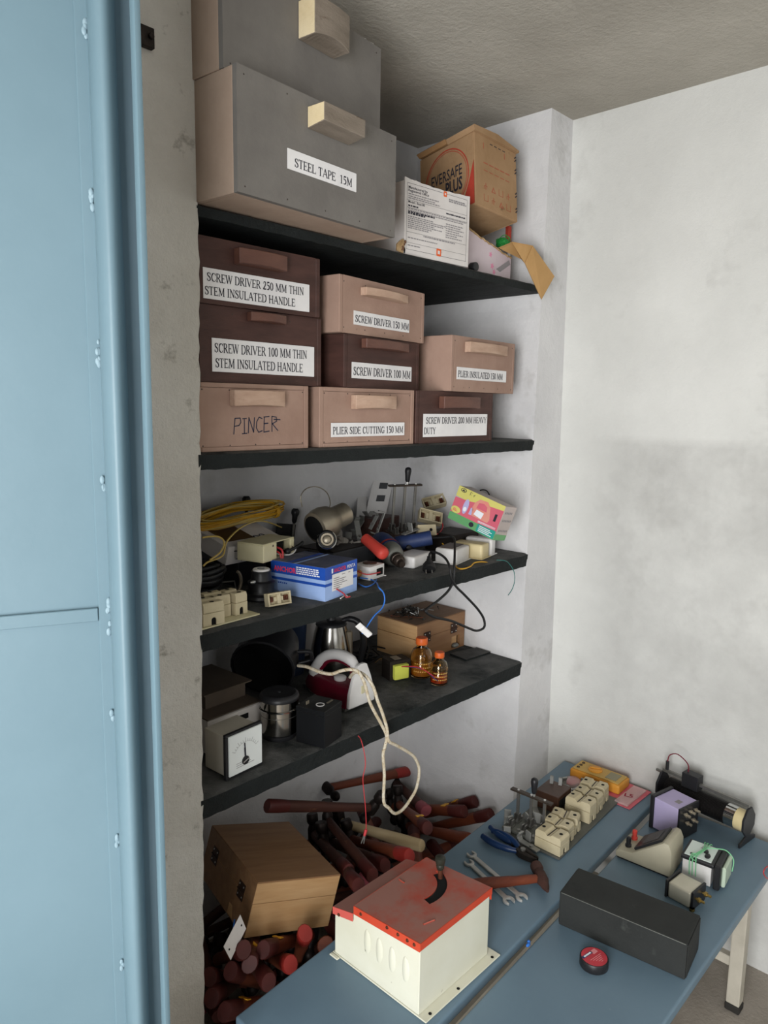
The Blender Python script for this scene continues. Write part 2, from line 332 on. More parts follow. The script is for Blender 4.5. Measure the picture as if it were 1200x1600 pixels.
# frame fixed to the wall: dark channel and a pale lip
frame_o = thing('door_frame', None, None, M=T(0, 0, 0)); tag(frame_o, kind='structure')
def fx(a, b, Y): return at_y((a+b)/2, 800, Y).x
xa, xb = at_y(200, 800, 1.03).x, at_y(231, 800, 1.03).x
mb = MB(); mb.box(xa-.02, xb+.002, 1.03, 1.036, 0, CZ); mb.build('channel', m_bdark, frame_o)
xl, xr2 = at_y(230, 800, .965).x, at_y(239.5, 800, .965).x
mb = MB(); mb.box(xl, xr2, .958, .972, 0, CZ); mb.build('lip', m_blue, frame_o, bev=.003, seg=2, smooth=40)
mb = MB(); mb.add([(xl+.001, .9722, 0), (xr2-.001, .9722, 0), (at_y(239, 800, 1.2495).x, 1.2495, 0), (xb-.04, 1.2495, 0), (xb-.01, 1.037, 0), (xb, 1.037, 0), (xl+.001, .9722, CZ), (xr2-.001, .9722, CZ), (at_y(239, 800, 1.2495).x, 1.2495, CZ), (xb-.04, 1.2495, CZ), (xb-.01, 1.037, CZ), (xb, 1.037, CZ)], [(0, 5, 4, 3, 2, 1), (6, 7, 8, 9, 10, 11)]+[(i, (i+1) % 6, 6+(i+1) % 6, 6+i) for i in range(6)]); mb.build('back_flange', m_bdark, frame_o)
q = at_y(213, 58, 1.245); mb = MB(); s = at_y(239, 75, 1.245)
mb.box(q.x-.01, s.x, 1.238, 1.2495, s.z-.004, q.z+.022); mb.cyl((s.x-.008, 1.232, (q.z+s.z)/2+.01), (s.x-.008, 1.24, (q.z+s.z)/2+.01), .005); mb.build('hold_fast', m_bolt, frame_o, bev=.001)
# ================================================================== wooden tool boxes
m_dk = mat('dark_stained_ply', '503630', '3f2a25', scale=7, rough=.55, bump=.12, bscale=50, stretch=(1, 1, 5), spots=[('8a6a55', 40, .72, .05)], spec=.35)
m_pk = mat('faded_pink_primer', 'a98d7e', '967a6c', scale=6, rough=.7, bump=.1, bscale=70, spots=[('6e564a', 25, .7, .08)], spec=.2)
m_gr = mat('grey_primer', '77736e', '6b6763', scale=8, rough=.6, bump=.1, bscale=90, spots=[('5a5652', 40, .73, .04)], spec=.25)
m_gs = mat('pinkish_side_board', 'b29c8b', 'a08a7a', scale=5, rough=.75, bump=.1, bscale=60, spots=[('6f5c4f', 30, .72, .05)], spec=.2)  # paler and pinker than the fronts of the grey boxes
m_hp = mat('raw_pine_handle', 'bda08c', 'a78874', scale=9, rough=.65, bump=.2, bscale=60, stretch=(1, 4, 4), spots=[('6b4c3a', 20, .68, .06)])
m_hg = mat('handle_weathered', '857a6e', '73685c', scale=9, rough=.7, bump=.25, bscale=60, stretch=(1, 4, 4), spots=[('5a4a3c', 14, .62, .1)])
m_he = mat('handle_end_grain', 'd8c8a6', 'c9b68f', scale=12, rough=.75, bump=.15)
m_hd = mat('dark_handle', '68463a', '563830', scale=9, rough=.45, bump=.15, stretch=(1, 4, 4), spec=.45)
m_pap = mat('paper', 'e6e4e3', 'dad8d8', scale=10, rough=.7, spec=.2)
m_ink = mat('print_ink', '33323a', rough=.8, spec=.1)
m_marker = mat('marker_ink', '23283f', rough=.6)
m_nail = mat('dark_nail', '3b322d', rough=.6)
def wood_box(name, label, bl, br, tl, y0, rot, depth, z0, mb_, ms, handle, hmats, arch=0.0, paper=None, lines=(), h=None, marks=None, inset=False, wide=False, capf=None):
    """bl, br, tl: pixels of the front face's corners; the front face stands at y0 (bottom left corner), z0 is what it stands on"""
    P = at_y(*bl, y0); P.z = z0; Q = at_v(*br, P, rot); w = (Q-P).xy.length; hh = h or at_v(*tl, P, rot).z-z0
    M = T(P) @ Rz(rot); root = thing(name, label, 'box', M, 'wooden tool boxes with handles')
    t = .012; g = .0006
    mb = MB(); mb.box(0, t, 0 if not wide else .0125, depth, 0, hh); mb.build('side_panel', ms, root, bev=.0012)
    mb = MB(); mb.box(w-t, w, 0 if not wide else .0125, depth, 0, hh); mb.build('side_panel', ms, root, bev=.0012)
    fy = .002 if inset else .0005
    mb = MB(); mb.box(0 if wide else t+g, w if wide else w-t-g, fy, .012, .010 if inset else .0, hh-(.010 if inset else .0), 0)
    for k in range(5):
        for zz in (.012, hh-.014):
            mb.cyl((t+.004+(w-2*t-.008)*k/4, fy-.0003, zz), (t+.004+(w-2*t-.008)*k/4, fy+.001, zz), .0016, n=6, mi=1)
    if marks: marks(mb, w, hh, fy)
    mb.build('front_panel', [mb_, m_nail, m_marker], root, bev=0)
    if inset:
        mb = MB(); mb.box(t+g, w-t-g, 0, depth-t, 0, .0095); mb.build('bottom_board', mb_, root, bev=.001)
        mb = MB(); mb.box(t+g, w-t-g, 0, depth-t, hh-.0095, hh); mb.build('top_board', mb_, root, bev=.001)
    else:
        mb = MB(); mb.box(t+g, w-t-g, .0125, depth-t, 0, .010); mb.build('bottom_board', ms, root)
        mb = MB(); mb.box(t+g, w-t-g, .0125, depth-t, hh-.010, hh); mb.build('top_board', ms, root)
    mb = MB(); mb.box(t+g, w-t-g, depth-t+g, depth, 0, hh); mb.build('back_panel', ms, root)
    def uv(px, py, off):
        n = V(math.sin(math.radians(rot)), -math.cos(math.radians(rot)), 0)*off
        q = at_v(px, py, P+n, rot); d = q-P-n; return d.x*math.cos(math.radians(rot))+d.y*math.sin(math.radians(rot)), q.z-z0
    # grip block screwed to the front
    (x0, y0_), (x1, y1_), pro = handle[0], handle[1], handle[2]
    u0, v1 = uv(x0, y0_, pro); u1, v0 = uv(x1, y1_, pro)
    mb = MB(); n = 10; va, vb = min(v0, v1), max(v0, v1)
    rs = []
    for i in range(n+1):
        s = i/n; u = u0+(u1-u0)*s; b = -pro*(1-arch*(2*s-1)**2); low = va+(vb-va)*.10*(1-(2*s-1)**2)*(1 if arch else 0)
        rs.append([(u, b, low), (u, fy-.0004, va-(.006 if not arch else 0)), (u, fy-.0004, vb), (u, b, vb)])
    mb.rings(rs); 
    mb.mi = [0]*len(mb.mi); mb.mi[-2] = 1; mb.mi[-1] = 1
    mb.build('handle', hmats, root, bev=.0012)
    if paper:
        off = .0012
        ua, va = uv(*paper[0], off); ub, vb = uv(*paper[1], off); uc, vc = uv(*paper[2], off); ud, vd = uv(*paper[3], off)
        x0, x1, z0_, z1_ = (ua+ud)/2, (ub+uc)/2, (vc+vd)/2, (va+vb)/2
        mb = MB(); c = .0008; fr = -.0010
        pl = [(x0, z0_), (x1-c, z0_), (x1, z0_+c), (x1, z1_-c), (x1-c, z1_), (x0+c*.4, z1_), (x0, z1_-c*.4)]
        mb.prism([(p-x0, q-z0_) for p, q in pl], 0, .0009, 'y')
        ph = z1_-z0_; nl = len(lines); pw = x1-x0
        for i, (s, fw, fx0) in enumerate(lines):
            cap = ph*(capf or (.5 if nl == 1 else .27)); zb = ph*(.2 if nl == 1 else (.58 if i == 0 else .13))
            put_text(mb, s, pw*fx0, zb, cap, pw*fw, y=-.0004)
        mb.build('paper_label', [m_pap, m_ink], root, M=T(x0, fr, z0_))
    return root, w, hh
def q4(a, b, c, d): return (a, b, c, d)
hA = .135
zB1 = ZB+.0005; zB2 = zB1+.1385; zB3 = zB2+.1235
def pincer(mb, w, h, fy):
    # PINCER, written by hand with a blue-black marker
    P = {'P': [[(0, 0), (.1, 1)], [(.1, 1), (.5, 1.02), (.55, .75), (.4, .55), (.05, .5)]], 'I': [[(.2, 0), (.2, .95)], [(.05, .95), (.38, .97)], [(.02, 0), (.4, .02)]],
         'N': [[(0, 0), (.06, 1)], [(.06, 1), (.42, .05)], [(.42, .05), (.5, 1)]], 'C': [[(.5, .9), (.25, 1), (.05, .7), (.02, .3), (.2, .02), (.5, .12)]],
         'E': [[(.05, 1), (0, 0)], [(0, .98), (.45, 1.02)], [(0, .55), (.36, .58)], [(0, 0), (.45, .06)]], 'R': [[(.05, 0), (.05, 1)], [(.05, 1), (.42, .95), (.44, .68), (.05, .5)], [(.1, .5), (.55, .05)], [(.2, .8), (.75, .78)]]}
    x = w*.31; z = h*.25; s = h*.235
    for i, ch in enumerate('PINCER'):
        for st in P[ch]:
            for a, b in zip(st, st[1:]):
                A = V(x+a[0]*s, 0, z+a[1]*s); B = V(x+b[0]*s, 0, z+b[1]*s); d = (B-A).normalized()*.0004; nn = V(-d.z, 0, d.x).normalized()*.0011
                y = fy-.0004; mb.add([(A.x+nn.x-d.x, y, A.z+nn.z-d.z), (A.x-nn.x-d.x, y, A.z-nn.z-d.z), (B.x-nn.x+d.x, y, B.z-nn.z+d.z), (B.x+nn.x+d.x, y, B.z+nn.z+d.z)], [(0, 1, 2, 3)], 2)
        x += s*(.5 if ch == 'I' else .62); z += h*.006
def frame_lines(mb, w, h, fy): pass
dA = .33
wood_box('tool_box', 'pinkish brown wooden box with PINCER handwritten in marker, bottom left of the stack', (307, 701), (482, 695), (305, 594), 1.262, 0, dA, zB1,
         m_pk, m_pk, ((371, 609), (450, 636), .026), [m_hp, m_hp], .35, h=.1375, marks=pincer, inset=True)
wood_box('tool_box', 'dark brown wooden box labelled SCREW DRIVER 100 MM THIN STEM, above the PINCER box', (304, 592), (502, 601), (302, 469), 1.27, 1, dA, zB2,
         m_dk, m_dk, ((397, 486), (452, 507), .024), [m_hd, m_hd], .35, paper=((331, 528), (491, 542), (491, 589), (332, 580)),
         lines=(('SCREW DRIVER 100 MM THIN', .90, .02), ('STEM INSULATED HANDLE', .85, .025)), h=.150)
wood_box('tool_box', 'dark brown wooden box labelled SCREW DRIVER 250 MM THIN STEM INSULATED HANDLE', (300, 467), (500, 492), (297, 357), 1.265, 0, dA, zB2+.1505,
         m_dk, m_dk, ((377, 385), (452, 424), .026), [m_hd, m_hd], .2, paper=((318, 416), (483, 446), (484, 489), (317, 464)),
         lines=(('SCREW DRIVER 250 MM THIN', .91, .03), ('STEM INSULATED HANDLE', .84, .01)), h=.126)
wood_box('tool_box', 'pinkish wooden box labelled PLIER SIDE CUTTING 150 MM', (499, 697), (646, 690), (499, 604), 1.262, 0, dA, zB1,
         m_pk, m_pk, ((561, 617), (624, 640), .026), [m_hp, m_hp], .35, paper=((517, 661), (632, 660), (632, 680), (518, 683)),
         lines=(('PLIER SIDE CUTTING 150 MM', .96, .02),), h=.1375, inset=True)
wood_box('tool_box', 'dark brown wooden box labelled only SCREW DRIVER 100 MM, middle of centre stack', (537, 602), (654, 609), (537, 516), 1.262, 7, dA, zB2,
         m_dk, m_dk, ((578, 528), (644, 551), .026), [m_hd, m_hd], .35, paper=((550, 565), (643, 574), (643, 597), (550, 590)),
         lines=(('SCREW DRIVER 100 MM', .96, .02),), h=.1225)
wood_box('tool_box', 'pinkish wooden box labelled SCREW DRIVER 150 MM, top of the centre stack', (530, 519), (662, 536), (526, 424), 1.255, 7, dA, zB3,
         m_pk, m_pk, ((578, 447), (643, 474), .028), [m_hp, m_hp], .35, paper=((553, 484), (639, 501), (640, 520), (553, 507)),
         lines=(('SCREW DRIVER 150 MM', .97, .02),), h=.128)
wood_box('tool_box', 'dark brown wooden box labelled SCREW DRIVER 200 MM HEAVY DUTY', (649, 691), (768, 686), (650, 610), 1.262, 0, dA, zB1,
         m_dk, m_dk, ((697, 619), (753, 639), .024), [m_hd, m_hd], .2, paper=((662, 648), (761, 646), (761, 679), (661, 684)),
         lines=(('SCREW DRIVER 200 MM HEAVY', .95, .035), ('DUTY', .17, .01)), h=.1375)
wood_box('tool_box', 'pinkish wooden box labelled PLIER INSULATED 150 MM, alone on top at the right', (704, 607), (802, 612), (704, 518), 1.245, 4.5, dA-.02, zB2,
         m_pk, m_pk, ((739, 533), (797, 557), .026), [m_hp, m_hp], .3, paper=((714, 573), (791, 580), (791, 598), (714, 592)),
         lines=(('PLIER INSULATED 150 MM', .90, .02),), h=.148)
# small dark chargers to the right of the boxes
m_gad = mat('dark_grey_plastic', '4a4b4e', '434447', scale=20, rough=.5)
p = at_z(782, 683, ZB); 
g1 = thing('adapter', 'small dark grey plastic adapter lying flat beside the heavy duty box', 'adapter', T(1.815, 1.33, ZB+.0005))
mb = MB(); mb.box(0, .075, 0, .05, 0, .026); mb.build('body', m_gad, g1, bev=.004, seg=2)
mb = MB(); mb.box(.01, .066, -.0006, .001, .011, .013); mb.build('seam', m_nail, g1)
g1 = thing('adapter', 'upright black plug adapter behind the flat grey one', 'adapter', T(1.82, 1.43, ZB+.0005))
mb = MB(); mb.box(0, .02, 0, .03, 0, .09); mb.build('body', m_bolt, g1, bev=.003); mb = MB(); mb.cyl((.02, .015, .095), (.05, .015, .095), .022, n=18); mb.cyl((.0, .015, .095), (.02, .015, .095), .016, n=14); mb.build('plug_head', m_bolt, g1, bev=.002)
# ---------------------------------------------------------------- grey boxes on the top shelf
root, w, hh = wood_box('tool_box', 'large grey wooden box labelled STEEL TAPE 15M with pale block handle', (372, 289), (617, 366), (371, 93), 1.13, 4, .42, ZA+.001,
         m_gr, m_gs, ((507, 157), (571, 215), .045), [m_hg, m_he], 0, paper=((450, 233), (558, 270), (556, 300), (449, 263)), lines=(('STEEL TAPE  15M', .84, .09),), h=.212, wide=True, capf=.42)
root2, w, hh = wood_box('tool_box', 'large grey wooden box stacked on the STEEL TAPE box, up by the ceiling', (349, 98), (594, 190), (361, 0), 1.165, 6, .40, ZA+.2135,
         m_gr, m_gs, ((496, -12), (550, 82), .05), [m_hg, m_he], .12, h=.192, wide=True)
m_tin = mat('bright_tin', 'd8d8d4', rough=.35, metal=.8)
q = at_y(560, 47, 1.24)
mb = MB(); mb.box(-.02, .02, -.012, .012, 0, .004); mb.cyl((.0, 0, .004), (.0, 0, .010), .006, n=10)
o = mb.build('tin_clip', m_tin, M=T(1.22, 1.24, ZA+.4145)); tag(o, 'bright tin clip lying on top of the upper grey box', 'clip')
# ================================================================== cartons on the top shelf
m_card = mat('brown_cardboard', 'b08a62', 'a07b55', scale=7, rough=.85, bump=.12, bscale=60, spots=[('7d5f43', 18, .66, .1)], spec=.1)
m_cardd = mat('aged_cardboard', 'a98a6a', '937555', scale=6, rough=.85, bump=.15, bscale=50, spots=[('6f563f', 14, .64, .1)], spec=.1)
m_cardi = mat('torn_cardboard_edge', 'c5a67c', 'a3845c', scale=60, rough=.95, bump=.6, bscale=200)
m_flap = mat('clean_cardboard', 'b48f60', 'a98557', scale=5, rough=.8, bump=.08, stretch=(1, 6, 1), spec=.15)
m_wcard = mat('white_card', 'dad5d2', 'c9c3bf', scale=5, rough=.7, spots=[('a08e7c', 12, .70, .08)], spec=.2)
m_pinkc = mat('pink_white_card', 'cfc2c6', 'c2b2b8', scale=5, rough=.6)
m_orng = mat('orange_ink', 'd9602e', rough=.7)
m_redi = mat('red_print', 'b5402f', 'a23a2c', scale=20, rough=.75)
m_pinki = mat('pink_print', 'd68ba6', rough=.7)
m_blk = mat('black_plastic', '1d1d1f', '232326', scale=15, rough=.42, spec=.45)
m_gre = mat('green_tape', '1f7a35', '2a8f40', scale=30, rough=.4, bump=.4, bscale=120)
m_greyi = mat('grey_print', '8f8a8c', rough=.8)
r = random.Random(21)
def carton_shell(mb, w, d, h, t=.004):
    mb.box(0, w, 0, t, 0, h); mb.box(0, w, d-t, d, 0, h); mb.box(0, t, t, d-t, 0, h); mb.box(w-t, w, t, d-t, 0, h); mb.box(t, w-t, t, d-t, 0, t)
# white printed carton
P = at_y(631, 391, 1.262); P.z = ZA+.001; Q = at_v(731, 417, P, -4); w = (Q-P).xy.length; h = at_v(635, 276, P, -4).z-P.z
wb = thing('white_carton', 'white printed carton with orange square marks, torn at its lower left corner', 'carton', T(P) @ Rz(-4), 'cartons on the top shelf')
mb = MB(); d = .17; t = .003
pl = [(.0, .035), (.004, .03), (.002, .02), (.008, .012), (.006, 0), (w, 0), (w, h-.001)]
n = 12
pl += [(w-w*i/n, h-.0015*(i % 2)-.010*math.sin(PI*i/n)*.5) for i in range(1, n+1)]
mb.prism(pl, 0, t, 'y'); mb.box(0, t, t, d, .0, h-.008); mb.box(w-t, w, t, d, 0, h-.008); mb.box(t, w-t, d-t, d, 0, h-.01); mb.box(t, w-t, t, d-t, 0, t)
mb.box(t, w-t, t, d-t, h-.014, h-.011)
mb.build('body', m_wcard, wb)
mb = MB(); y = -.0005
def bar(x0, x1, z, hh, mi=0): mb.add([(x0, y, z), (x1, y, z), (x1, y, z+hh), (x0, y, z+hh)], [(0, 1, 2, 3)], mi)
def words(x0, x1, z, hh, mi=0, seed=0):
    rr = random.Random(seed); x = x0
    while x < x1:
        l = rr.uniform(.003, .011); bar(x, min(x+l, x1), z, hh, mi); x += l+.0018
m_ink2 = mat('faint_print', '8b8789', rough=.8)
for a in (.03, .955): bar(w*a, w*a+.0007, h*.07, h*.86)
for b in (.07, .93): bar(w*.03, w*.955, h*b, .0007)
sans(mb, 'Manufactured by', w*.05, h*.865, .006, w*.28, y, 0, .012); sans(mb, 'Registered Office', w*.05, h*.825, .006, w*.30, y, 0, .012)
for i, (z, x0, x1) in enumerate(((.79, .05, .5), (.76, .05, .45), (.735, .05, .52), (.50, .05, .42), (.475, .05, .62), (.45, .05, .58), (.425, .05, .44), (.40, .05, .56), (.375, .05, .40), (.35, .05, .36),
                                 (.52, .62, .9), (.49, .62, .86), (.46, .62, .91), (.43, .62, .84), (.40, .62, .9), (.37, .62, .80), (.34, .62, .88), (.60, .05, .95), (.575, .05, .9), (.22, .05, .5), (.12, .05, .24))):
    words(w*x0, w*x1, h*z, .0026, 1, i)
sans(mb, 'Model : Base 80', w*.05, h*.68, .0055, w*.24, y, 0, .01)
for z, x0, x1, sd in ((.86, .66, .92, 60), (.835, .66, .94, 61), (.66, .62, .93, 62), (.635, .05, .2, 63), (.555, .05, .45, 64), (.535, .05, .3, 65), (.275, .28, .78, 66)): words(w*x0, w*x1, h*z, .0034, 1 if sd in (60, 61, 66) else 0, sd)
for z in (.715, .62, .30, .16): bar(w*.03, w*.955, h*z, .0005)
mb.build('print', [m_ink, m_ink2], wb)
def sqring(mb, cx, cz, s, k):
    mb.prism([(cx-s, cz-s*.9), (cx-s*.7, cz-s*1.1), (cx+s*.7, cz-s*1.1), (cx+s, cz-s*.9), (cx+s, cz+s*.9), (cx+s*.7, cz+s*1.1), (cx-s*.7, cz+s*1.1), (cx-s, cz+s*.9)], -.0006, -.0002, 'y', 0)
    mb.box(cx-s*k, cx+s*k, -.0009, -.0005, cz-s*k, cz+s*k, 1); return mb
sqring(MB(), w*.52, h*.115, .0085, .5).build('orange_mark', [m_orng, m_wcard], wb)
sqring(MB(), w*.60, h*.925, .006, .4).build('orange_mark', [m_orng, m_wcard], wb)
mb = MB(); mb.add([(-.028, -.004, .004), (-.004, -.0018, .0), (.003, -.001, .028), (-.006, -.003, .034), (-.018, -.006, .028), (-.030, -.007, .018)], [(0, 1, 2, 3, 4, 5)]); 
mb.add([(-.028, -.001, .004), (-.004, .0008, .0), (.0, .0015, .028), (-.006, .0, .034), (-.018, -.003, .028), (-.030, -.004, .018)], [(5, 4, 3, 2, 1, 0)])
mb.build('torn_flap', m_cardi, wb)
mb = MB()
for i in range(9): mb.sphere((r.uniform(-.014, .002), -.003, r.uniform(.008, .035)), r.uniform(.0015, .004), 6, 4, sc=(1, .3, 1.2))
mb.build('grime', mat('brown_grime', '6b4e3c', rough=.9), wb)
# torn pink and white carton, open at the top
P = at_y(735, 421, 1.30); P.z = ZA+.001; x1 = at_y(797, 437, 1.30).x; P.x -= .05; w = x1-P.x; d = .30; h = .115
pc = thing('torn_carton', 'pinkish white open carton with flower print and a ripped upper edge', 'carton', T(P), 'cartons on the top shelf')
n = 26; top = []
for i in range(n+1):
    s = i/n; z = h*(1.12-.52*s**.9)+r.uniform(-.002, .002); top.append((w-w*(1-s), z))
mb = MB(); mb.prism([(w, 0), (0, 0)] + top, 0, .004, 'y'); mb.box(0, .004, .004, d, 0, h*1.1); mb.box(w-.004, w, .004, d, 0, h*.62); mb.box(.004, w-.004, d-.004, d, 0, h*1.12); mb.box(.004, w-.004, .004, d-.004, 0, .004)
mb.build('body', m_pinkc, pc)
mb = MB(); mb.tube([(p, -.0005+r.uniform(-.001, .001), q+.001) for p, q in top], .0028, 5, sub=1); mb.build('ripped_edge', m_cardi, pc)
for cx, cz, s in ((w*.62, .035, .007), (w*.58, .066, .006), (w*.66, .020, .006), (w*.72, .086, .004)):
    mb = MB(); mb.prism([(cx+s*(1+.35*math.cos(5*k*PI/10))*math.cos(k*PI/10), cz+s*(1+.35*math.cos(5*k*PI/10))*math.sin(k*PI/10)) for k in range(20)], -.0006, -.0001, 'y')
    mb.build('flower_print', m_pinki, pc)
mb = MB(); mb.prism([(w*.70, .030), (w*.78, .024), (w*.99, .052), (w*.96, .064)], -.0007, -.0001, 'y'); mb.build('grey_stripe', m_greyi, pc)
# loose cardboard flap hanging over the shelf edge: one bent sheet
fp = [[at_y(779, 387, 1.292), at_y(812, 403, 1.292)], [at_y(800, 378, 1.272), at_y(815, 405, 1.275)], [at_y(832, 384, 1.232), at_y(820, 411, 1.24)], [at_y(866, 432, 1.195), at_y(846, 468, 1.20)]]
q = at_y(783, 388, 1.30)
mb = MB(); P0 = V(*fp[0][0])
rs = []
for a, b in fp:
    nrm = V(-.5, -.8, .2).normalized()*.0016
    rs.append([a+nrm, b+nrm, b-nrm, a-nrm])
mb.rings([[p-q for p in rg] for rg in rs])
o = mb.build('cardboard_flap', m_flap, pc, M=T(q-P)); 
# brown carton with an oval emblem, on top of the torn one
w2, d2, h2 = .1847, .209, .2025
MC = Matrix(((.9926, .0632, .1035, 1.686), (-.0779, .9863, .1451, 1.271), (-.093, -.1521, .984, 2.178), (0, 0, 0, 1)))
bc = thing('brown_carton', 'large brown carton with red oval emblem, raised by the ceiling at the right', 'carton', MC, 'cartons on the top shelf')
mb = MB(); carton_shell(mb, w2, d2, h2, .004); mb.build('body', m_cardd, bc, bev=.0015)
# lid flaps standing open a little above the top
mb = MB(); mb.prism([(-.004, h2-.002), (-.012, h2+.010), (-.008, h2+.013), (w2*.5, h2+.02), (w2+.006, h2+.006), (w2+.004, h2)], -.008, d2*.45, 'y'); mb.build('lid_flap', m_cardd, bc)
mb = MB(); mb.prism([(-.006, h2+.001), (-.018, h2+.008), (-.014, h2+.012), (w2*.5, h2+.017), (w2*.5, h2+.013)], d2*.46, d2-.004, 'y'); mb.build('lid_flap', m_card, bc)
mb = MB(); bx = lambda a, b, z0, z1, mi=0: mb.box(a, b, -.0006, -.0001, z0, z1, mi)
# pictograms and staples on the front panel
for i in range(4):
    for j in range(2):
        cx, cz = w2*(.24+.18*i), h2*(.10+.16*j); s = w2*.05; k = (i+j) % 3
        if k == 0: bx(cx-s, cx+s, cz, cz+.001); bx(cx-s, cx-s+.0012, cz, cz+s*2); bx(cx+s-.0012, cx+s, cz, cz+s*2)
        elif k == 1: bx(cx-.001, cx+.001, cz, cz+s*2); bx(cx-s*.8, cx+s*.8, cz+s, cz+s+.0012); bx(cx-s*.8, cx-s*.8+.001, cz, cz+s)
        else: mb.prism([(cx-s, cz), (cx+s, cz), (cx, cz+s*1.8)], -.0006, -.0001, 'y'); mb.prism([(cx-s*.5, cz+.002), (cx+s*.5, cz+.002), (cx, cz+s*1.2)], -.0008, -.0004, 'y', 2)
for i in range(5): words_x = w2*(.2+.13*i); bx(words_x, words_x+w2*.09, h2*.52, h2*.53); bx(words_x, words_x+w2*.1, h2*.62, h2*.635)
for i in range(2): bx(w2*(.2+.5*i), w2*(.2+.5*i)+.002, h2*.82, h2*.9)
for z in (.12, .34, .68, .86): 
    for k in range(2): mb.prism([(w2-.008, h2*z+k*.009), (w2-.001, h2*z+.006+k*.009), (w2-.002, h2*z+.009+k*.009), (w2-.009, h2*z+.003+k*.009)], -.0012, -.0001, 'y', 1)
for i in range(4): bx(w2*(.36+.1*i), w2*(.36+.1*i)+w2*.06, h2*.925, h2*.935, 1)
tag(mb.build('front_print', [mat('faded_brown_red_print', 'a35a42', rough=.8), m_ink, m_cardd], bc), kind='stuff')
# red oval with lettering on the left side
mb = MB(); cx, cz, a, b = d2*.50, h2*.50, d2*.40, h2*.44
def ring(ra, rb, mi):
    N = 40; vs = []; fs = []
    for i in range(N):
        t = 2*PI*i/N
        vs += [(cx+a*ra*math.cos(t), -.0004, cz+b*ra*math.sin(t)), (cx+a*rb*math.cos(t), -.0004, cz+b*rb*math.sin(t))]
    for i in range(N): j = (i+1) % N; fs.append((2*i, 2*j, 2*j+1, 2*i+1))
    mb.add(vs, fs, mi)
ring(1.0, .96, 0); ring(.92, .90, 0)
mb.add([(d2*.72, -.0005, h2*.02), (d2*.985, -.0005, h2*.02), (d2*.985, -.0005, h2*.62), (d2*.90, -.0005, h2*.36), (d2*.80, -.0005, h2*.12)], [(0, 1, 2, 3, 4)], 0)
sans(mb, 'EVERSAFE', d2*.22, h2*.50, h2*.15, d2*.56, -.0005, 1, .01); sans(mb, 'PLUS', d2*.48, h2*.30, h2*.17, d2*.30, -.0005, 1, .03)
words(d2*.3, d2*.75, h2*.22, .004, 1, 5); words(d2*.45, d2*.75, h2*.17, .004, 1, 6)
mb.build('oval_emblem', [m_redi, m_ink], bc, M=T(-.0004, d2, 0) @ Rz(-90))
# bits stuck in the torn carton
q = at_y(786, 381, 1.325)
mb = MB(); mb.sphere((0, 0, 0), .019, 14, 10, sc=(1.1, 1, .95)); 
for i in range(7): mb.tube([V(.020*math.cos(t)*1.08, .020*math.sin(t), .010*math.sin(t*2+i)+(i-3)*.004) for t in [k*PI/6 for k in range(13)]], .0012, 4, sub=1)
o = mb.build('tape_ball', m_gre, M=T(q), smooth=50); tag(o, 'green ball of tape in the torn pink carton', 'tape ball')
q = at_y(797, 372, 1.345)
pk = thing('packet', 'thin red and white packet upright behind the green ball', 'packet', T(q.x-.002, 1.35, ZA+.006) @ Rz(0))
hh = at_y(797, 352, 1.345).z-ZA-.006
mb = MB(); mb.box(0, .016, 0, .012, 0, hh*.74); mb.build('sleeve', m_wcard, pk, bev=.001); mb = MB(); mb.box(0, .016, 0, .012, hh*.74+.0003, hh); mb.build('red_end', m_redi, pk, bev=.001)
q = at_y(741, 412, 1.272)
kb = thing('black_knob', 'black plastic knob lying in front of the torn carton', 'knob', T(q.x, 1.272, ZA+.001))  # round black plastic knob
mb = MB(); mb.cyl((0, -.008, .0125), (0, .012, .0125), .0125, n=16); mb.build('cap', m_blk, kb, bev=.003, seg=2, smooth=40)
mb = MB(); mb.cyl((0, .0125, .0125), (0, .018, .0125), .006, n=12); mb.build('stub', m_tin, kb)
# ================================================================== third shelf: electrical odds and ends
ZC1 = ZC+.0008
m_cream = mat('cream_porcelain', 'c9bd9f', 'b9ac8b', scale=14, rough=.5, spots=[('7a6a50', 45, .72, .06)], spec=.4)
m_crmd = mat('cream_plastic', 'd6cfae', 'cbc29c', scale=9, rough=.45, spots=[('8d8468', 35, .74, .05)])
m_cu = mat('tarnished_copper', '7c4a34', '4f3026', scale=40, rough=.5, metal=.5)
m_steel = mat('worn_steel', '9a9893', '7b7a76', scale=18, rough=.4, metal=.85, bump=.05)
m_zinc = mat('zinc_plate', 'a3a39f', '8b8b87', scale=12, rough=.5, metal=.6, bump=.06)
m_chrome = mat('chrome', 'c9c9c7', rough=.12, metal=1)
m_alu = mat('dull_aluminium', 'b5ab98', '9d9280', scale=9, rough=.42, metal=.7, spots=[('5b5348', 20, .7, .08)])
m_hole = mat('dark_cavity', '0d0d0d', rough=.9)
m_yel = mat('yellow_insulation', 'd3a12c', 'bd8c22', scale=20, rough=.5)
m_ylp = mat('pale_yellow_insulation', 'b9a05a', rough=.55)
m_blu = mat('blue_insulation', '2f6cc0', rough=.45)
m_red = mat('red_insulation', 'b8353a', rough=.45)
m_teal = mat('teal_insulation', '2e6e68', rough=.5)
m_rub = mat('black_rubber_cable', '151516', '1c1c1d', scale=30, rough=.5, spec=.4)
m_wpl = mat('white_plastic', 'e6e4e2', 'd9d6d3', scale=8, rough=.35, spots=[('9a938a', 30, .75, .06)])
m_ivory = mat('ivory_plastic', 'd8c9a0', 'cdbb8a', scale=8, rough=.4)
m_brn = mat('brown_bakelite', '4b3327', '3d291f', scale=20, rough=.4)
m_navy = mat('navy_grip', '2b3b66', '243258', scale=20, rough=.5, bump=.05)
m_gear = mat('grey_gear_housing', '7f807a', '6f706a', scale=15, rough=.45, metal=.35)
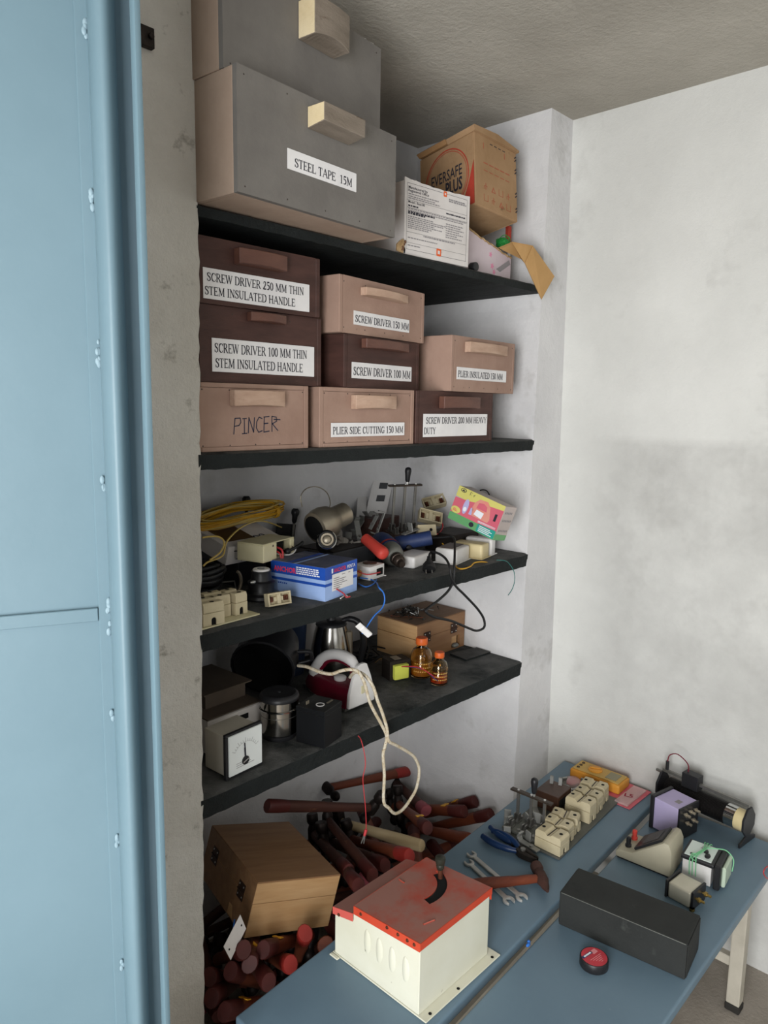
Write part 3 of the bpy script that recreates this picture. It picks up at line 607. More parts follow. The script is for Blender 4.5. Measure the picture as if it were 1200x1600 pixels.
m_sock = mat('red_rubber', 'c8463c', 'b63d34', scale=12, rough=.5, spec=.35)
RNG = random.Random(40)

def fuse_holder(root, L=.074, W=.030, H=.058, carrier=True, lift=0.0, skew=0.0, front_tilt=False):
    """rewirable fuse: a base with an arched cable slot in each end and a carrier plugged on top; long axis along y"""
    mb = MB(); h = H*.56; t = .0035
    # base: end walls with arched slot cut in, as a profile in x-z
    arch = [(W*.5+.0055*math.cos(a), h*.42+.0055*math.sin(a)) for a in [PI*k/6 for k in range(7)]]
    pl = [(0, 0), (W*.5-.0055, 0)] + arch[::-1] + [(W*.5+.0055, 0), (W, 0), (W, h), (0, h)]
    mb.prism(pl, 0, t, 'y'); mb.prism(pl, L-t, L, 'y'); mb.box(0, t, t, L-t, 0, h); mb.box(W-t, W, t, L-t, 0, h); mb.box(t, W-t, t, L-t, h-.004, h); 
    mb.build('base', m_cream, root, bev=.0007)
    for ya in (t+.001, L-t-.002): mb = MB(); mb.box(t, W-t, ya, ya+.001, 0, h-.004); mb.build('slot', m_hole, root)
    if carrier:
        z0 = h+.0006
        prof = [(.0, 0), (L, 0), (L, H*.30), (L*.94, H*.44), (L*.64, H*.44), (L*.58, H*.34), (L*.42, H*.34), (L*.36, H*.44), (L*.06, H*.44), (0, H*.30)]
        mb = MB(); mb.prism([(p[0], p[1]) for p in prof], .0008, W-.0008, 'x')
        M = T(W/2, L/2, z0+lift) @ Rz(skew) @ T(-W/2, -L/2, 0)
        c = mb.build('carrier', m_cream, root, bev=.0009, M=M)
        for yy in (L*.16, L*.84):
            mb = MB(); mb.cyl((W*.5, yy, H*.44-.001), (W*.5, yy, H*.44+.0003), .0052, n=10); o = mb.build('screw_hole', m_hole, c)
        mb = MB(); mb.box(.0006, W-.0006, L*.48, L*.52, H*.34-.001, H*.34+.0004); mb.build('groove', m_nail, c)
def fuse_base_open(root, L=.062, W=.034, H=.020):
    """open fuse base seen from above: rim, two contact wells, bridge; lies in x-y, top up"""
    mb = MB(); t = .004
    mb.box(0, L, 0, W, 0, H*.35); mb.box(0, L, 0, t, H*.35, H); mb.box(0, L, W-t, W, H*.35, H); mb.box(0, t, t, W-t, H*.35, H); mb.box(L-t, L, t, W-t, H*.35, H)
    mb.box(L*.42, L*.58, t, W-t, H*.35, H*.85); mb.box(L*.30, L*.42, t+.006, W-t-.006, H*.35, H*.7); mb.box(L*.58, L*.70, t+.006, W-t-.006, H*.35, H*.7)
    mb.build('body', m_cream, root, bev=.0006)
    for a in (.16, .84):
        mb = MB(); mb.box(L*a-.006, L*a+.006, W*.3, W*.7, H*.36, H*.62); mb.cyl((L*a, W*.5, H*.62), (L*a, W*.5, H*.8), .0035, n=8); mb.build('contact', m_cu, root)
# --- strip of three fuse holders on a thin plate, left front
A = at_z(313, 984, ZC); B = at_z(398, 962, ZC); ang = math.degrees(math.atan2(B.y-A.y, B.x-A.x)); 
st = thing('fuse_plate', 'thin pale plate under three cream fuse holders at the left shelf end', 'plate', T(.797, 1.262, ZC1) @ Rz(4))
mb = MB(); mb.box(0, .155, 0, .09, 0, .003); mb.build('plate', m_crmd, st, bev=.0008)
for i, (dx, dy, lf, sk) in enumerate(((.008, .006, 0, 3), (.054, .034, 0, -4), (.106, .022, 0, 2))):
    f = thing('fuse_holder', ['cream fuse holder at the left end of the thin plate', 'cream fuse holder in the middle of the thin plate, carrier tipped', 'cream fuse holder at the right end of the thin plate, arched slot showing'][i], 'fuse holder',
              T(.797, 1.262, ZC1) @ Rz(4) @ T(dx, dy, .0035) @ Rz((-8, -4, 3)[i]), 'cream fuse holders on the thin plate')
    fuse_holder(f, .056, (.050, .046, .034)[i], .048, True, 0, 0)
# --- open fuse base leaning on the black spool, contacts toward the viewer
q = at_z(414, 949, ZC); f = thing('open_fuse', 'cream open fuse base with copper contacts facing out, before the black spool', 'fuse base', T(q.x, q.y, ZC1) @ Rz(-8) @ Rx(78) @ T(0, 0, -.0))
fuse_base_open(f, .060, .030, .020)
# --- black spool with white washer on top
q = at_z(425, 921, ZC); s = thing('insulator_spool', 'black spool with white ring on top, left of the blue box', 'spool', T(1.044, 1.390, ZC1))
mb = MB(); mb.lathe([(.046, 0), (.048, .004), (.046, .010), (.034, .014), (.030, .022), (.033, .040), (.026, .044), (.0225, .060), (.024, .066)], 26); mb.build('body', m_blk, s, smooth=40)
mb = MB(); mb.lathe([(.008, .0662), (.020, .0662), (.021, .069), (.019, .071), (.009, .071)], 22, caps=False); mb.build('washer', m_wpl, s, smooth=40)
mb = MB(); mb.sphere((-.033, -.012, .045), .006, 8, 6, sc=(1.4, .8, .7)); mb.build('solder_blob', m_tin, s, smooth=60)
# --- thin steel bracket and strip
a, b, c = at_z(330, 912, ZC+.03), at_z(366, 908, ZC+.032), at_z(371, 930, ZC+.004)
mb = MB(); mb.tube([a-a, b-a, c-a], .0022, 6, sub=1); o = mb.build('steel_hook', m_steel, M=T(a)); tag(o, 'thin bent steel rod standing behind the left fuse holders', 'rod')
mb = MB(); mb.box(0, .13, 0, .022, 0, .003); mb.box(0, .13, .0, .003, .003, .022); o = mb.build('angle_strip', m_zinc, M=T(.80, 1.352, ZC1) @ Rz(15), bev=.0006); tag(o, 'grey steel angle strip lying behind the left fuse holders', 'angle strip')
# --- black cable coil in the dark corner
cb = thing('cable_coil', 'black cable coil lying in the dark left corner', 'cable coil', T(.93, 1.49, ZC1))
mb = MB()
for k in range(11):
    rr = .058+RNG.uniform(-.012, .012); z = .008+.0068*k+RNG.uniform(0, .002); ph = RNG.uniform(0, 6)
    mb.tube([V(rr*math.cos(t+ph), rr*math.sin(t+ph)*.9, z+.004*math.sin(2*t)) for t in [2*PI*i/20 for i in range(21)]], .0052, 6, sub=1)
mb.build('loops', m_rub, cb, smooth=60)
mb = MB(); mb.tube([V(.075+.016*math.cos(t), -.05, .036+.026*math.sin(t)) for t in [-1.4+2.6*i/10 for i in range(11)]], .0042, 6, sub=1); mb.build('end_ring', m_alu, cb, smooth=60)
# --- white folded carton with brown tape, under the yellow coil
bb = thing('control_case', 'dark grey control case under the white carton at the left', 'case', T(at_y(352, 862, 1.56).x-.03, 1.60, ZC1))
mb = MB(); mb.box(0, .115, 0, .13, 0, .062); mb.build('body', m_gad, bb, bev=.004, seg=2); mb = MB(); mb.box(.02, .10, -.001, .001, .02, .05); mb.build('front_panel', m_blk, bb)
# small stand hidden behind the spool carries the cream housing
sb = thing('junction_case', 'black junction case behind the spool, under the cream housing', 'case', T(1.062, 1.510, ZC1) @ Rz(8))
mb = MB(); mb.box(0, .10, 0, .10, 0, .0745); mb.build('body', m_blk, sb, bev=.003, seg=2); mb = MB(); mb.box(-.001, .101, -.001, .101, .0750, .078); mb.build('lid', m_gad, sb)
MFC = T(at_y(352, 866, 1.50).x, 1.50, ZC+.0645) @ Rz(6) @ Rx(15)
wc = thing('flat_carton', 'white flat carton with brown tape and scribbles beneath the yellow coil', 'carton', MFC)
mb = MB(); carton_shell(mb, .19, .17, .048, .003); mb.box(.003, .187, .003, .167, .045, .048); mb.build('body', m_wcard, wc, bev=.001)
mb = MB(); mb.box(.02, .11, .03, .13, .0482, .0488); mb.build('brown_tape', m_brn, wc)
mb = MB()
for cx, cz in ((.118, .028), (.140, .030)):
    mb.tube([V(cx+.008*math.cos(t), cz+.011*math.sin(t), .0488) for t in [2*PI*i/10 for i in range(11)]], .0011, 4, sub=1)
mb.tube([V(.075, .012, .0488), V(.15, .02, .0488)], .0010, 4, sub=1); mb.tube([V(.11, .006, .0488), V(.113, .035, .0488)], .001, 4, sub=1)
mb.build('scribble', m_marker, wc)
mb = MB(); mb.box(.03, .10, -.0007, -.0001, .012, .014); mb.box(.05, .0512, -.0007, -.0001, .004, .036); mb.box(.07, .0712, -.0007, -.0001, .004, .036); mb.tube([V(.02, -.0006, .036), V(.06, -.0006, .030), V(.10, -.0006, .012)], .0012, 4); mb.build('crease_lines', m_ink, wc)
# --- cream housing, open at its right end
P = at_z(418, 881, ZC+.079); ch = thing('cream_housing', 'cream plastic housing with open end and wires, above the black spool', 'housing', T(P.x-.006, P.y+.008, ZC+.0795) @ Rz(16))
w, d, h, t = .130, .080, .046, .003; xr = w
mb = MB(); mb.box(0, w, 0, d, h-t, h); mb.box(0, w, 0, d, 0, t); mb.box(0, t, 0, d, t, h-t); mb.box(t, w, d-t, d, t, h-t); mb.box(t, w*.42, 0, t, t, h-t); mb.box(w*.86, w, 0, t, t, h-t); mb.box(w-t, w, t, d-t, t, h-t)
mb.build('shell', m_crmd, ch, bev=.0012)
mb = MB(); mb.box(w*.42, w*.86, .022, .024, t, h-t); mb.build('dark_inside', m_hole, ch)  # near-black sheet standing for the shade inside the housing
for px_, pz in ((w*.30, h*.8), (w*.93, h*.45)):
    mb = MB(); mb.cyl((px_, -.0006, pz), (px_, .001, pz), .0026, n=8); mb.build('screw', m_brn, ch)
mb = MB(); mb.tube([V(.072, .018, .028), V(.070, -.004, .022), V(.066, -.010, .004), V(.063, -.012, -.010)], .0026, 6); mb.tube([V(.066, .018, .02), V(.062, -.004, .014), V(.060, -.010, -.006)], .0022, 6); mb.build('red_wire', m_red, ch)
mb = MB(); mb.tube([V(.095, .018, .012), V(.10, -.006, .016), V(.125, -.018, .026), V(.14, -.02, .032)], .0042, 7); mb.sphere((.096, -.004, .014), .009, 10, 6); mb.build('black_connector', m_rub, ch, smooth=60)
mb = MB(); mb.tube([V(.078, .018, .008), V(.092, -.008, .006), V(.112, -.012, .010), V(.124, -.010, .018)], .0018, 5); mb.build('white_wire', m_wpl, ch)
# --- coil of yellow wire
yc = thing('yellow_wire_coil', 'flattened coil of yellow wire on the white carton, left end of shelf', 'wire coil', MFC @ T(.135, .128, .052) @ Rx(-5))
mb = MB(); mb2 = MB()
for k in range(26):
    a, b = .150+RNG.uniform(-.022, .022), .034+RNG.uniform(-.014, .010); z = .004+RNG.uniform(0, .020); tl = RNG.uniform(-.10, .10); ph = RNG.uniform(0, 6)
    (mb if k % 3 else mb2).tube([V(a*math.cos(t+ph), b*math.sin(t+ph), z+.010*math.sin(t+ph+1)*(1+tl)+tl*a*math.cos(t+ph)*.5+.010*(1-abs(math.cos(t+ph)))) for t in [2*PI*i/22 for i in range(23)]], .0022, 5, sub=1)
mb.build('loops', m_yel, yc, smooth=70); mb2.build('faded_loops', m_ylp, yc, smooth=70)
mb = MB(); 
for k in range(3): mb.tube([V(.118+.004*k, -.016+.016*math.cos(t), .018+.016*math.sin(t)) for t in [2*PI*i/10 for i in range(11)]], .0022, 5, sub=1)
mb.build('tie', m_yel, yc)
pts = [at_y(440, 824, 1.60), at_y(410, 814, 1.53), at_y(380, 822, 1.47), at_y(355, 845, 1.42), at_y(348, 868, 1.40), at_y(325, 878, 1.385), at_y(318, 884, 1.37)]
mb = MB(); mb.tube([p-pts[0] for p in pts], .0021, 5); pts2 = [at_y(316, 840, 1.40), at_y(338, 838, 1.40), at_y(350, 846, 1.395), at_y(345, 862, 1.39), at_y(328, 875, 1.38)]
mb.tube([p-pts[0] for p in pts2], .0021, 5); o = mb.build('loose_end', m_ylp, yc); o.matrix_parent_inverse = yc.matrix_basis.inverted(); o.matrix_basis = T(pts[0])
# --- two black handled levers standing behind the coil
def lever(M, label, hgt, plate):
    t = thing('lever_switch', label, 'lever switch', M)
    mb = MB(); mb.box(-.035, .035, -.02, .02, 0, .012); mb.build('base', m_blk, t, bev=.002)
    mb = MB(); mb.box(-.004, .004, -.0015, .0015, .0122, hgt-.03); mb.build('blade', m_steel, t)
    mb = MB(); mb.lathe([(.004, hgt-.034), (.0075, hgt-.028), (.009, hgt-.012), (.0125, hgt-.004), (.0125, hgt+.006), (.008, hgt+.012)], 14); mb.build('handle', m_blk, t, smooth=50)
    if plate: mb = MB(); mb.box(-.058, .012, .004, .012, .05, .095); mb.build('cover_plate', m_blk, t)
q = at_y(385, 780, 1.748); lever(T(q.x, 1.748, ZC1) @ Rz(5), 'black handled lever switch poking up behind the yellow coil', q.z-ZC-.004, False)
q = at_y(466, 797, 1.72); lever(T(q.x-.02, 1.735, ZC1) @ Ry(9), 'black lever switch with square plate behind the cream housing', q.z-ZC-.008, True)
# --- aluminium pot on its side with a wire bail
q = at_z(487, 856, ZC+.008); 
ax = (at_y(540, 800, 1.66)-at_y(492, 824, 1.49)); 
pot = thing('aluminium_pot', 'dull aluminium pot with wire bail, lying with its dark mouth outward', 'pot', frame(at_y(491, 826, 1.535), V(.02, -.85, 0), V(-.85, -.16, -.22)))
mb = MB(); R = .046
prof = [(R*.80, 0), (R*.98, -.003), (R*1.08, -.020), (R*1.10, -.040), (R*1.0, -.060), (R*.80, -.074), (R*.74, -.082), (R*.72, -.125), (R*.6, -.128)]
mb.lathe([(R*.6, -.127)] + [(R*.70, -.124), (R*.72, -.082), (R*.78, -.072), (R*.97, -.058), (R*1.06, -.040), (R*1.04, -.021), (R*.95, -.004), (R*.80, 0)], 30, 1, caps=True)
mb.lathe(prof, 30, 0, caps=False); mb.lathe([(R*.6, -.128), (.001, -.128)], 30, 0, caps=False); mb.build('shell', [m_alu, m_hole], pot, smooth=40)
bl = [at_y(472, 792, 1.60), at_y(470, 775, 1.60), at_y(480, 763, 1.61), at_y(497, 761, 1.62), at_y(511, 770, 1.63), at_y(516, 786, 1.64), at_y(513, 796, 1.64)]
mb = MB(); mb.tube([p-bl[0] for p in bl], .0016, 5); o = mb.build('bail', m_alu, pot); o.matrix_parent_inverse = pot.matrix_basis.inverted(); o.matrix_basis = T(bl[0])
# --- black and chrome cylinder in front of it
c0 = at_y(511, 843, 1.43); ly = thing('lamp_holder', 'black and chrome round lamp holder facing outward, below the aluminium pot', 'lamp holder', frame(c0, V(1, -.8, 0), V(-.62, -.72, .30)))
mb = MB(); mb.lathe([(.016, -.13), (.024, -.128), (.0265, -.07), (.0265, -.010), (.0255, -.004)], 24); mb.build('body', m_blk, ly, smooth=40)
mb = MB(); mb.lathe([(.0262, -.0085), (.0275, -.006), (.0262, -.001), (.0235, .000), (.0225, -.002)], 24, caps=False); mb.build('chrome_ring', m_chrome, ly, smooth=50)
mb = MB(); mb.lathe([(.012, -.003), (.018, -.003), (.0185, .002), (.017, .004), (.0125, .004)], 20, caps=False); mb.build('inner_ring', m_alu, ly, smooth=50)
mb = MB(); mb.lathe([(.0115, -.003), (.0115, .001), (.010, .0025)], 16); mb.build('centre_button', m_alu, ly, smooth=50)
# --- blue printed box
P = at_z(508, 941, ZC); rot = 12; Q = at_v(557.5, 922, P, rot); w = (Q-P).xy.length; h = at_v(506, 889, P, rot).z-ZC; d = .165
m_bl1 = mat('blue_print_dark', '1f4fae', '1b479f', scale=20, rough=.45); m_bl2 = mat('blue_print_light', '9fb9e6', '8fabdd', scale=12, rough=.5); m_rp = mat('red_letters', 'd63a55', rough=.6); m_wl = mat('white_letters', 'e8eaf0', rough=.6)
m_bldust = mat('dusty_blue_top', '4a4f66', '5d6070', scale=9, rough=.7, spots=[('7b7884', 9, .55, .15)])
bx_ = thing('blue_box', 'blue and white printed switch box with red ANCHOR PENTA lettering', 'box', T(P.x, P.y, ZC1) @ Rz(rot))
mb = MB(); mb.box(0, w, 0, d, 0, h*.62, 1); mb.box(0, w, 0, d, h*.62, h-.0008, 0); mb.box(0, w, 0, d, h-.0008, h, 2); mb.build('carton', [m_bl1, m_bl2, m_bldust], bx_)
mb = MB(); mb.box(.0, w, d*.62, d*.70, h+.0002, h+.0006, 0); mb.box(0, w, d*.52, d*.56, h+.0002, h+.0006, 1); mb.build('top_stripe', [m_bl1, m_bl2], bx_)
mb = MB(); mb.box(-.0004, w+.0004, -.0006, -.0001, h*.43, h*.51, 0); mb.box(-.0006, -.0001, 0, d, h*.43, h*.51, 0); mb.build('blue_stripe', [m_bl1], bx_)
mb = MB(); mb.box(w*.20, w*.86, -.0012, -.0007, h*.24, h*.74); mb.build('white_label', m_pap, bx_)
mb = MB(); 
for k, (z, a, b) in enumerate(((.66, .5, .6), (.66, .7, .76), (.60, .24, .42), (.54, .24, .62), (.48, .24, .56), (.42, .24, .66), (.36, .24, .5), (.30, .24, .44))): mb.box(w*a, w*b, -.0016, -.0012, h*z, h*(z+.022))
mb.build('label_print', m_ink2, bx_)
mb = MB(); sans(mb, 'ANCHOR', w*.25, h*.79, h*.115, w*.38, -.0009, 0, .02); sans(mb, 'PENTA', w*.67, h*.79, h*.105, w*.26, -.0009, 1, .01); mb.box(w*.19, w*.225, -.0009, -.0003, h*.78, h*.92, 1); mb.build('lettering', [m_rp, m_wl], bx_)
mb = MB(); sans(mb, 'ANCHOR', d*.06, h*.70, h*.15, d*.42, -.0004, 0, .03)
for k in range(4):
    x = d*.48
    while x < d*.88: l = RNG.uniform(.004, .010); mb.add([(x, -.0004, h*(.70+.06*k)), (x+l, -.0004, h*(.70+.06*k)), (x+l, -.0004, h*(.735+.06*k)), (x, -.0004, h*(.735+.06*k))], [(0, 1, 2, 3)], 1); x += l+.0015
x = d*.14
for k in range(5): mb.add([(x, -.0004, h*.33), (x+.004, -.0004, h*.33), (x+.004, -.0004, h*(.37+.02*(k % 2))), (x, -.0004, h*.37)], [(0, 1, 2, 3)], 2); x += .006
mb.build('side_lettering', [m_rp, m_wl, m_bl1], bx_, M=T(-.0004, d, 0) @ Rz(-90))
# red and white wire bit on its front
a = [at_z(525, 918, ZC+.026), at_z(535, 924, ZC+.014), at_z(546, 931, ZC+.004)]; dlt = V(.003, -.010, 0); a = [p for p in a]
a0 = at_v(524, 920, P, rot); a1 = at_v(534, 927, P, rot); nn = V(math.sin(math.radians(rot)), -math.cos(math.radians(rot)), 0)
w1 = [a0+nn*.004, a1+nn*.006, at_z(541, 933, ZC+.0025), at_z(547, 932, ZC+.0025)]
mb = MB(); mb.tube([p-w1[-1] for p in w1], .0017, 6); mb.tube([at_z(532, 935, ZC+.0022)-w1[-1], at_z(540, 930, ZC+.0022)-w1[-1], at_z(543, 932, ZC+.0022)-w1[-1]], .0015, 6, 1); o = mb.build('wire_scrap', [m_red, m_wpl], M=T(w1[-1])); tag(o, 'scrap of red and white wire against the blue box', 'wire')
# ================================================================== third shelf, right half
# --- crumpled plastic bag
def blob(mb, c, r, sc, seed, n=14, m=10, amp=.3, mi=0):
    rr = random.Random(seed); c = Vector(c); rs = []
    ph = [rr.uniform(0, 6) for _ in range(8)]
    for i in range(m+1):
        a = -PI/2+PI*min(max(i, .05), m-.05)/m; ring = []
        for j in range(n):
            b = 2*PI*j/n; k = 1+amp*(.5*math.sin(3*b+ph[0]+2*a)+.4*math.sin(5*b-3*a+ph[1])+.4*math.sin(7*a+2*b+ph[2]))+rr.uniform(-amp, amp)*.35
            ring.append(c+Vector((r*k*sc[0]*math.cos(a)*math.cos(b), r*k*sc[1]*math.cos(a)*math.sin(b), max(r*k*sc[2]*math.sin(a), -r*sc[2]*.8))))
        rs.append(ring)
    mb.rings(rs, mi)
m_bag = mat('clear_plastic_bag', 'cfc8c0', 'b9b1a8', scale=25, rough=.22, alpha=.55, bump=.5, bscale=70, spec=.6)
m_bagc = mat('bag_contents', '6c635a', '4b443e', scale=40, rough=.8)
q = at_z(545, 880, ZC); pb = thing('plastic_bag', 'crumpled clear plastic bag of small parts behind the blue box', 'bag', T(q.x+.005, q.y+.05, ZC1))
mb = MB(); blob(mb, (0, 0, .030), .045, (1.0, .8, .7), 3); blob(mb, (.030, -.03, .028), .034, (.9, .8, .75), 4); blob(mb, (-.005, .015, .075), .030, (.8, .7, .9), 5); mb.build('film', m_bag, pb)
mb = MB(); blob(mb, (.005, 0, .024), .036, (1.2, .8, .65), 6, amp=.2); blob(mb, (.0, .012, .066), .020, (.8, .7, .9), 7, amp=.2); mb.build('contents', m_bagc, pb)
# --- white switch box with socket
P = at_z(578, 908, ZC); Q = at_z(622, 913, ZC); rot = math.degrees(math.atan2(Q.y-P.y, Q.x-P.x)); w = (Q-P).length; h = at_v(603, 882, P, rot).z-ZC
print('SWITCHBOX', rot, w, h)
rot = 10; h = .036; w = .068
sw = thing('switch_box', 'small white switch box with black socket and brown button, under the red grip', 'switch box', T(P.x, P.y, ZC1) @ Rz(rot))
mb = MB(); mb.box(0, w, 0, .06, 0, h); mb.box(w, w+.006, -.004, .064, 0, .003); mb.build('body', m_wpl, sw, bev=.0035, seg=2, smooth=40)
mb = MB(); mb.box(w*.46, w*.88, -.0008, .0, h*.22, h*.74); mb.build('socket', m_hole, sw); 
mb = MB(); mb.tube([V(w*.66, -.002, h*.45), V(w*.3, -.012, h*.55), V(-.02, -.004, h*.6), V(-.03, .02, h*.8)], .0018, 5); mb.build('red_wire', m_red, sw)
mb = MB(); mb.lathe([(.019, h+.0002), (.019, h+.003), (.012, h+.004)], 18); o = mb.build('button', m_brn, sw, M=T(w*.62, .03, 0))
mb = MB(); mb.cyl((-.030, .03, h*.5), (-.006, .03, h*.5), .009, n=12); mb.build('cable_gland', mat('tan_rubber', 'b0793c', rough=.6), sw)
# --- red rubber grip lying on top
a, b = at_y(600, 866, P.y+.02), at_y(576, 846, P.y+.085)
q0 = V(b.x, b.y, b.z); ax = (a-b).normalized(); M = frame(a, ax.cross(V(0, 0, 1)), ax)
g = thing('rubber_grip', 'red round-ended rubber grip lying across the white switch box', 'grip', M)
L_ = (a-b).length
mb = MB(); mb.lathe([(.010, -L_-.02), (.0155, -L_-.016), (.0165, -L_*.55), (.0185, -.010), (.0180, -.003), (.0150, .003), (.0085, .0065)], 20); mb.build('body', m_sock, g, smooth=50)
# --- electric drill lying on its side
c0 = at_z(626, 893, ZC); ax = V(.42, .90, .19).normalized()
D0 = V(c0.x, c0.y, ZC+.024)
dr_ = thing('electric_drill', 'blue electric drill lying on its side, worn chuck toward the front', 'drill', T(D0.x, D0.y, ZC))
Md = frame(V(0, 0, .0245), ax.cross(V(0, 0, 1)), ax)
def dpart(nm, prof, m, n=18, sx=1, sy=1, sm=45):
    mb = MB(); mb.M = Md; mb.lathe(prof, n, sx=sx, sy=sy); return mb.build(nm, m, dr_, smooth=sm)
dpart('chuck', [(.009, -.012), (.0105, -.008), (.0105, .002), (.016, .006), (.018, .018), (.0165, .019), (.0165, .022), (.0185, .023), (.0190, .036), (.016, .040)], mat('worn_chuck', '5a4f48', '3f3833', scale=30, rough=.45, metal=.8))
dpart('gear_case', [(.017, .0402), (.024, .043), (.031, .052), (.0335, .070), (.0335, .084)], m_gear)
mb = MB(); mb.M = Md; 
mb.lathe([(.0345, .0843), (.0365, .090), (.037, .125), (.036, .150), (.031, .168), (.020, .174)], 18); mb.build('motor_body', m_navy, dr_, smooth=45)
mb = MB(); mb.M = Md; mb.lathe([(.0372, .088), (.0375, .092), (.0372, .096)], 18, caps=False); mb.build('red_band', m_redi, dr_, smooth=45)
# handle swings out to the right
h0 = at_y(630, 848, D0.y+.105)-V(D0.x, D0.y, ZC); h1 = at_y(674, 840, D0.y+.045)-V(D0.x, D0.y, ZC)
mb = MB(); mb.tube([h0-(h1-h0)*.25, h0, (h0+h1)/2, h1], .02, 12, radii=[.0235, .0235, .0215, .0215, .022, .0225]); mb.build('handle', m_navy, dr_, smooth=45)
mb = MB(); k = h0+(h1-h0)*.05; mb.sphere(k+V(0, -.02, -.012), .011, 10, 8, sc=(1.3, .7, 1)); mb.build('trigger', m_blk, dr_, smooth=60)
mb = MB(); 
for a_, b_ in (((-.02, -.035), (.012, -.037)), ((.012, -.037), (.022, -.031))): pass
mb.M = Md @ T(0, 0, .11); mb.add([(-.028, .028, .0), (-.008, .0372, .02), (-.006, .0376, .019), (-.026, .029, -.002)], [(0, 1, 2, 3)]); mb.add([(-.0, .0377, .03), (.018, .0335, .028), (.018, .0337, .026), (.0, .0379, .028)], [(0, 1, 2, 3)]); mb.add([(.018, .0337, .028), (.022, .0305, -.006), (.020, .0322, -.006), (.016, .0345, .026)], [(0, 1, 2, 3)])
mb.build('side_marking', m_alu, dr_)
# --- its black cable with moulded plug, looping over the shelf edge
def zz(x, y): return (540+x/4, 720+y/4)
yf = NY-.012
path = [(zz(540, 482), D0.y+.045), (zz(610, 478), 1.36), (zz(665, 474), 1.33), (zz(682, 500), 1.30), (zz(682, 580), 1.262), (zz(679, 660), 1.236), (zz(674, 745), 1.232), (zz(640, 815), 1.228), (zz(570, 880), 1.222), (zz(510, 925), 1.218),
        (zz(506, 948), 1.216), (zz(560, 978), 1.212), (zz(660, 1000), 1.208), (zz(760, 1042), 1.206), (zz(820, 1062), 1.206), (zz(866, 1040), 1.208), (zz(862, 985), 1.21), (zz(820, 920), 1.214), (zz(740, 835), 1.222), (zz(690, 785), 1.228),
        (zz(660, 730), 1.230), (zz(650, 660), 1.236), (zz(622, 608), 1.27), (zz(570, 575), 1.30), (zz(530, 572), 1.305), (zz(521, 600), 1.30)]
pl = at_z(521/4+540, 720+700/4, ZC+.003)
cabp = [at_y(p[0], p[1], y) for p, y in path]; cabp[-1] = at_y(*zz(521, 612), pl.y+.02); cabp[-2] = at_y(*zz(531, 575), pl.y+.045)
cab = thing('power_cable', 'black rubber cable looping down over the shelf edge, with plug', 'cable', T(cabp[0]))
mb = MB(); mb.tube([p-cabp[0] for p in cabp], .0036, 7); mb.build('cord', m_rub, cab, smooth=70)
mb = MB(); tp = at_y(*zz(521, 600), pl.y+.02)-cabp[0]; bt = V(pl.x, pl.y, ZC+.012)-cabp[0]
mb.tube([tp, tp.lerp(bt, .3), tp.lerp(bt, .55), tp.lerp(bt, .8), bt], .01, 12, radii=[.0055, .0075, .012, .0175, .019, .0185]); mb.build('plug', m_rub, cab, smooth=50)
dn = (bt-tp).normalized(); sd = V(.92, -.35, 0).normalized()
for s_ in (-.0095, .0095):
    mb = MB(); mb.cyl(bt+sd*s_, bt+sd*s_+dn*.012, .0022, n=8); mb.build('pin', m_steel, cab, smooth=50)
# --- white junction boxes along the front
def rounded(nm, label, P, rot, w, d, h, m, top=None, group='white surface boxes on the third shelf', fl=True):
    o = thing('surface_box', label, 'junction box', T(P.x, P.y, ZC1) @ Rz(rot), group)
    mb = MB(); mb.box(0, w, 0, d, .0, h); mb.build('cover', m, o, bev=min(.008, h*.3), seg=3, smooth=40)
    if fl: mb = MB(); mb.box(-.006, w+.008, -.003, d+.003, 0, .0025); mb.build('flange', m, o, bev=.0008)
    if top: mb = MB(); mb.box(w*.08, w*.92, d*.25, d*.9, h+.0002, h+.0016); mb.build('backing', top, o)
    return o
P = at_z(644, 893, ZC); rounded('a', 'low white surface box behind the black plug', V(P.x+.022, P.y+.012, 0), 14, .115, .07, .034, m_wpl, fl=False)
P = at_z(716, 884, ZC); rounded('b', 'white surface box with brown stained top, right of the plug', V(P.x, P.y+.008, 0), 14, .100, .07, .045, m_wpl, m_brn)
P = at_z(757, 876, ZC); rounded('c', 'ivory yellowed surface box between the white ones', V(P.x, P.y+.010, 0), 12, .055, .10, .046, m_ivory)
P = at_z(776, 872, ZC); rounded('d', 'narrow white surface box at the right end of the row', V(P.x+.012, P.y+.03, 0), 12, .036, .09, .052, m_wpl)
# --- cream ceramic fuse bases, stacked askew
def put(nm, label, px, Y, R, dims, cat='fuse base'):
    q = at_y(*px, Y); o = thing(nm, label, cat, T(q) @ R @ T(-dims[0]/2, -dims[1]/2, -dims[2]/2), 'cream ceramic fuse bases by the drill')
    return o
hl = thing('wooden_block', 'dark wooden block under the cream fuse bases', 'block', T(1.62, 1.50, ZC1) @ Rz(10)); mb = MB(); mb.box(0, .13, 0, .09, 0, .060); mb.build('block', m_dk, hl, bev=.002)
hl2 = thing('wooden_block', 'taller dark wooden block behind the cream fuse bases', 'block', T(1.66, 1.60, ZC1) @ Rz(10)); mb = MB(); mb.box(0, .13, 0, .08, 0, .10); mb.build('block', m_dk, hl2, bev=.002)
f = put('open_fuse', 'topmost cream fuse base, tilted, with two dark wells', (678, 785), 1.62, Rz(-38) @ Ry(-14) @ Rx(48), (.078, .042, .024)); fuse_base_open(f, .078, .042, .024)
f = put('open_fuse', 'middle cream fuse base above the blue drill handle', (672, 808), 1.52, Rz(-38) @ Ry(14) @ Rx(52), (.078, .042, .024)); fuse_base_open(f, .078, .042, .024)
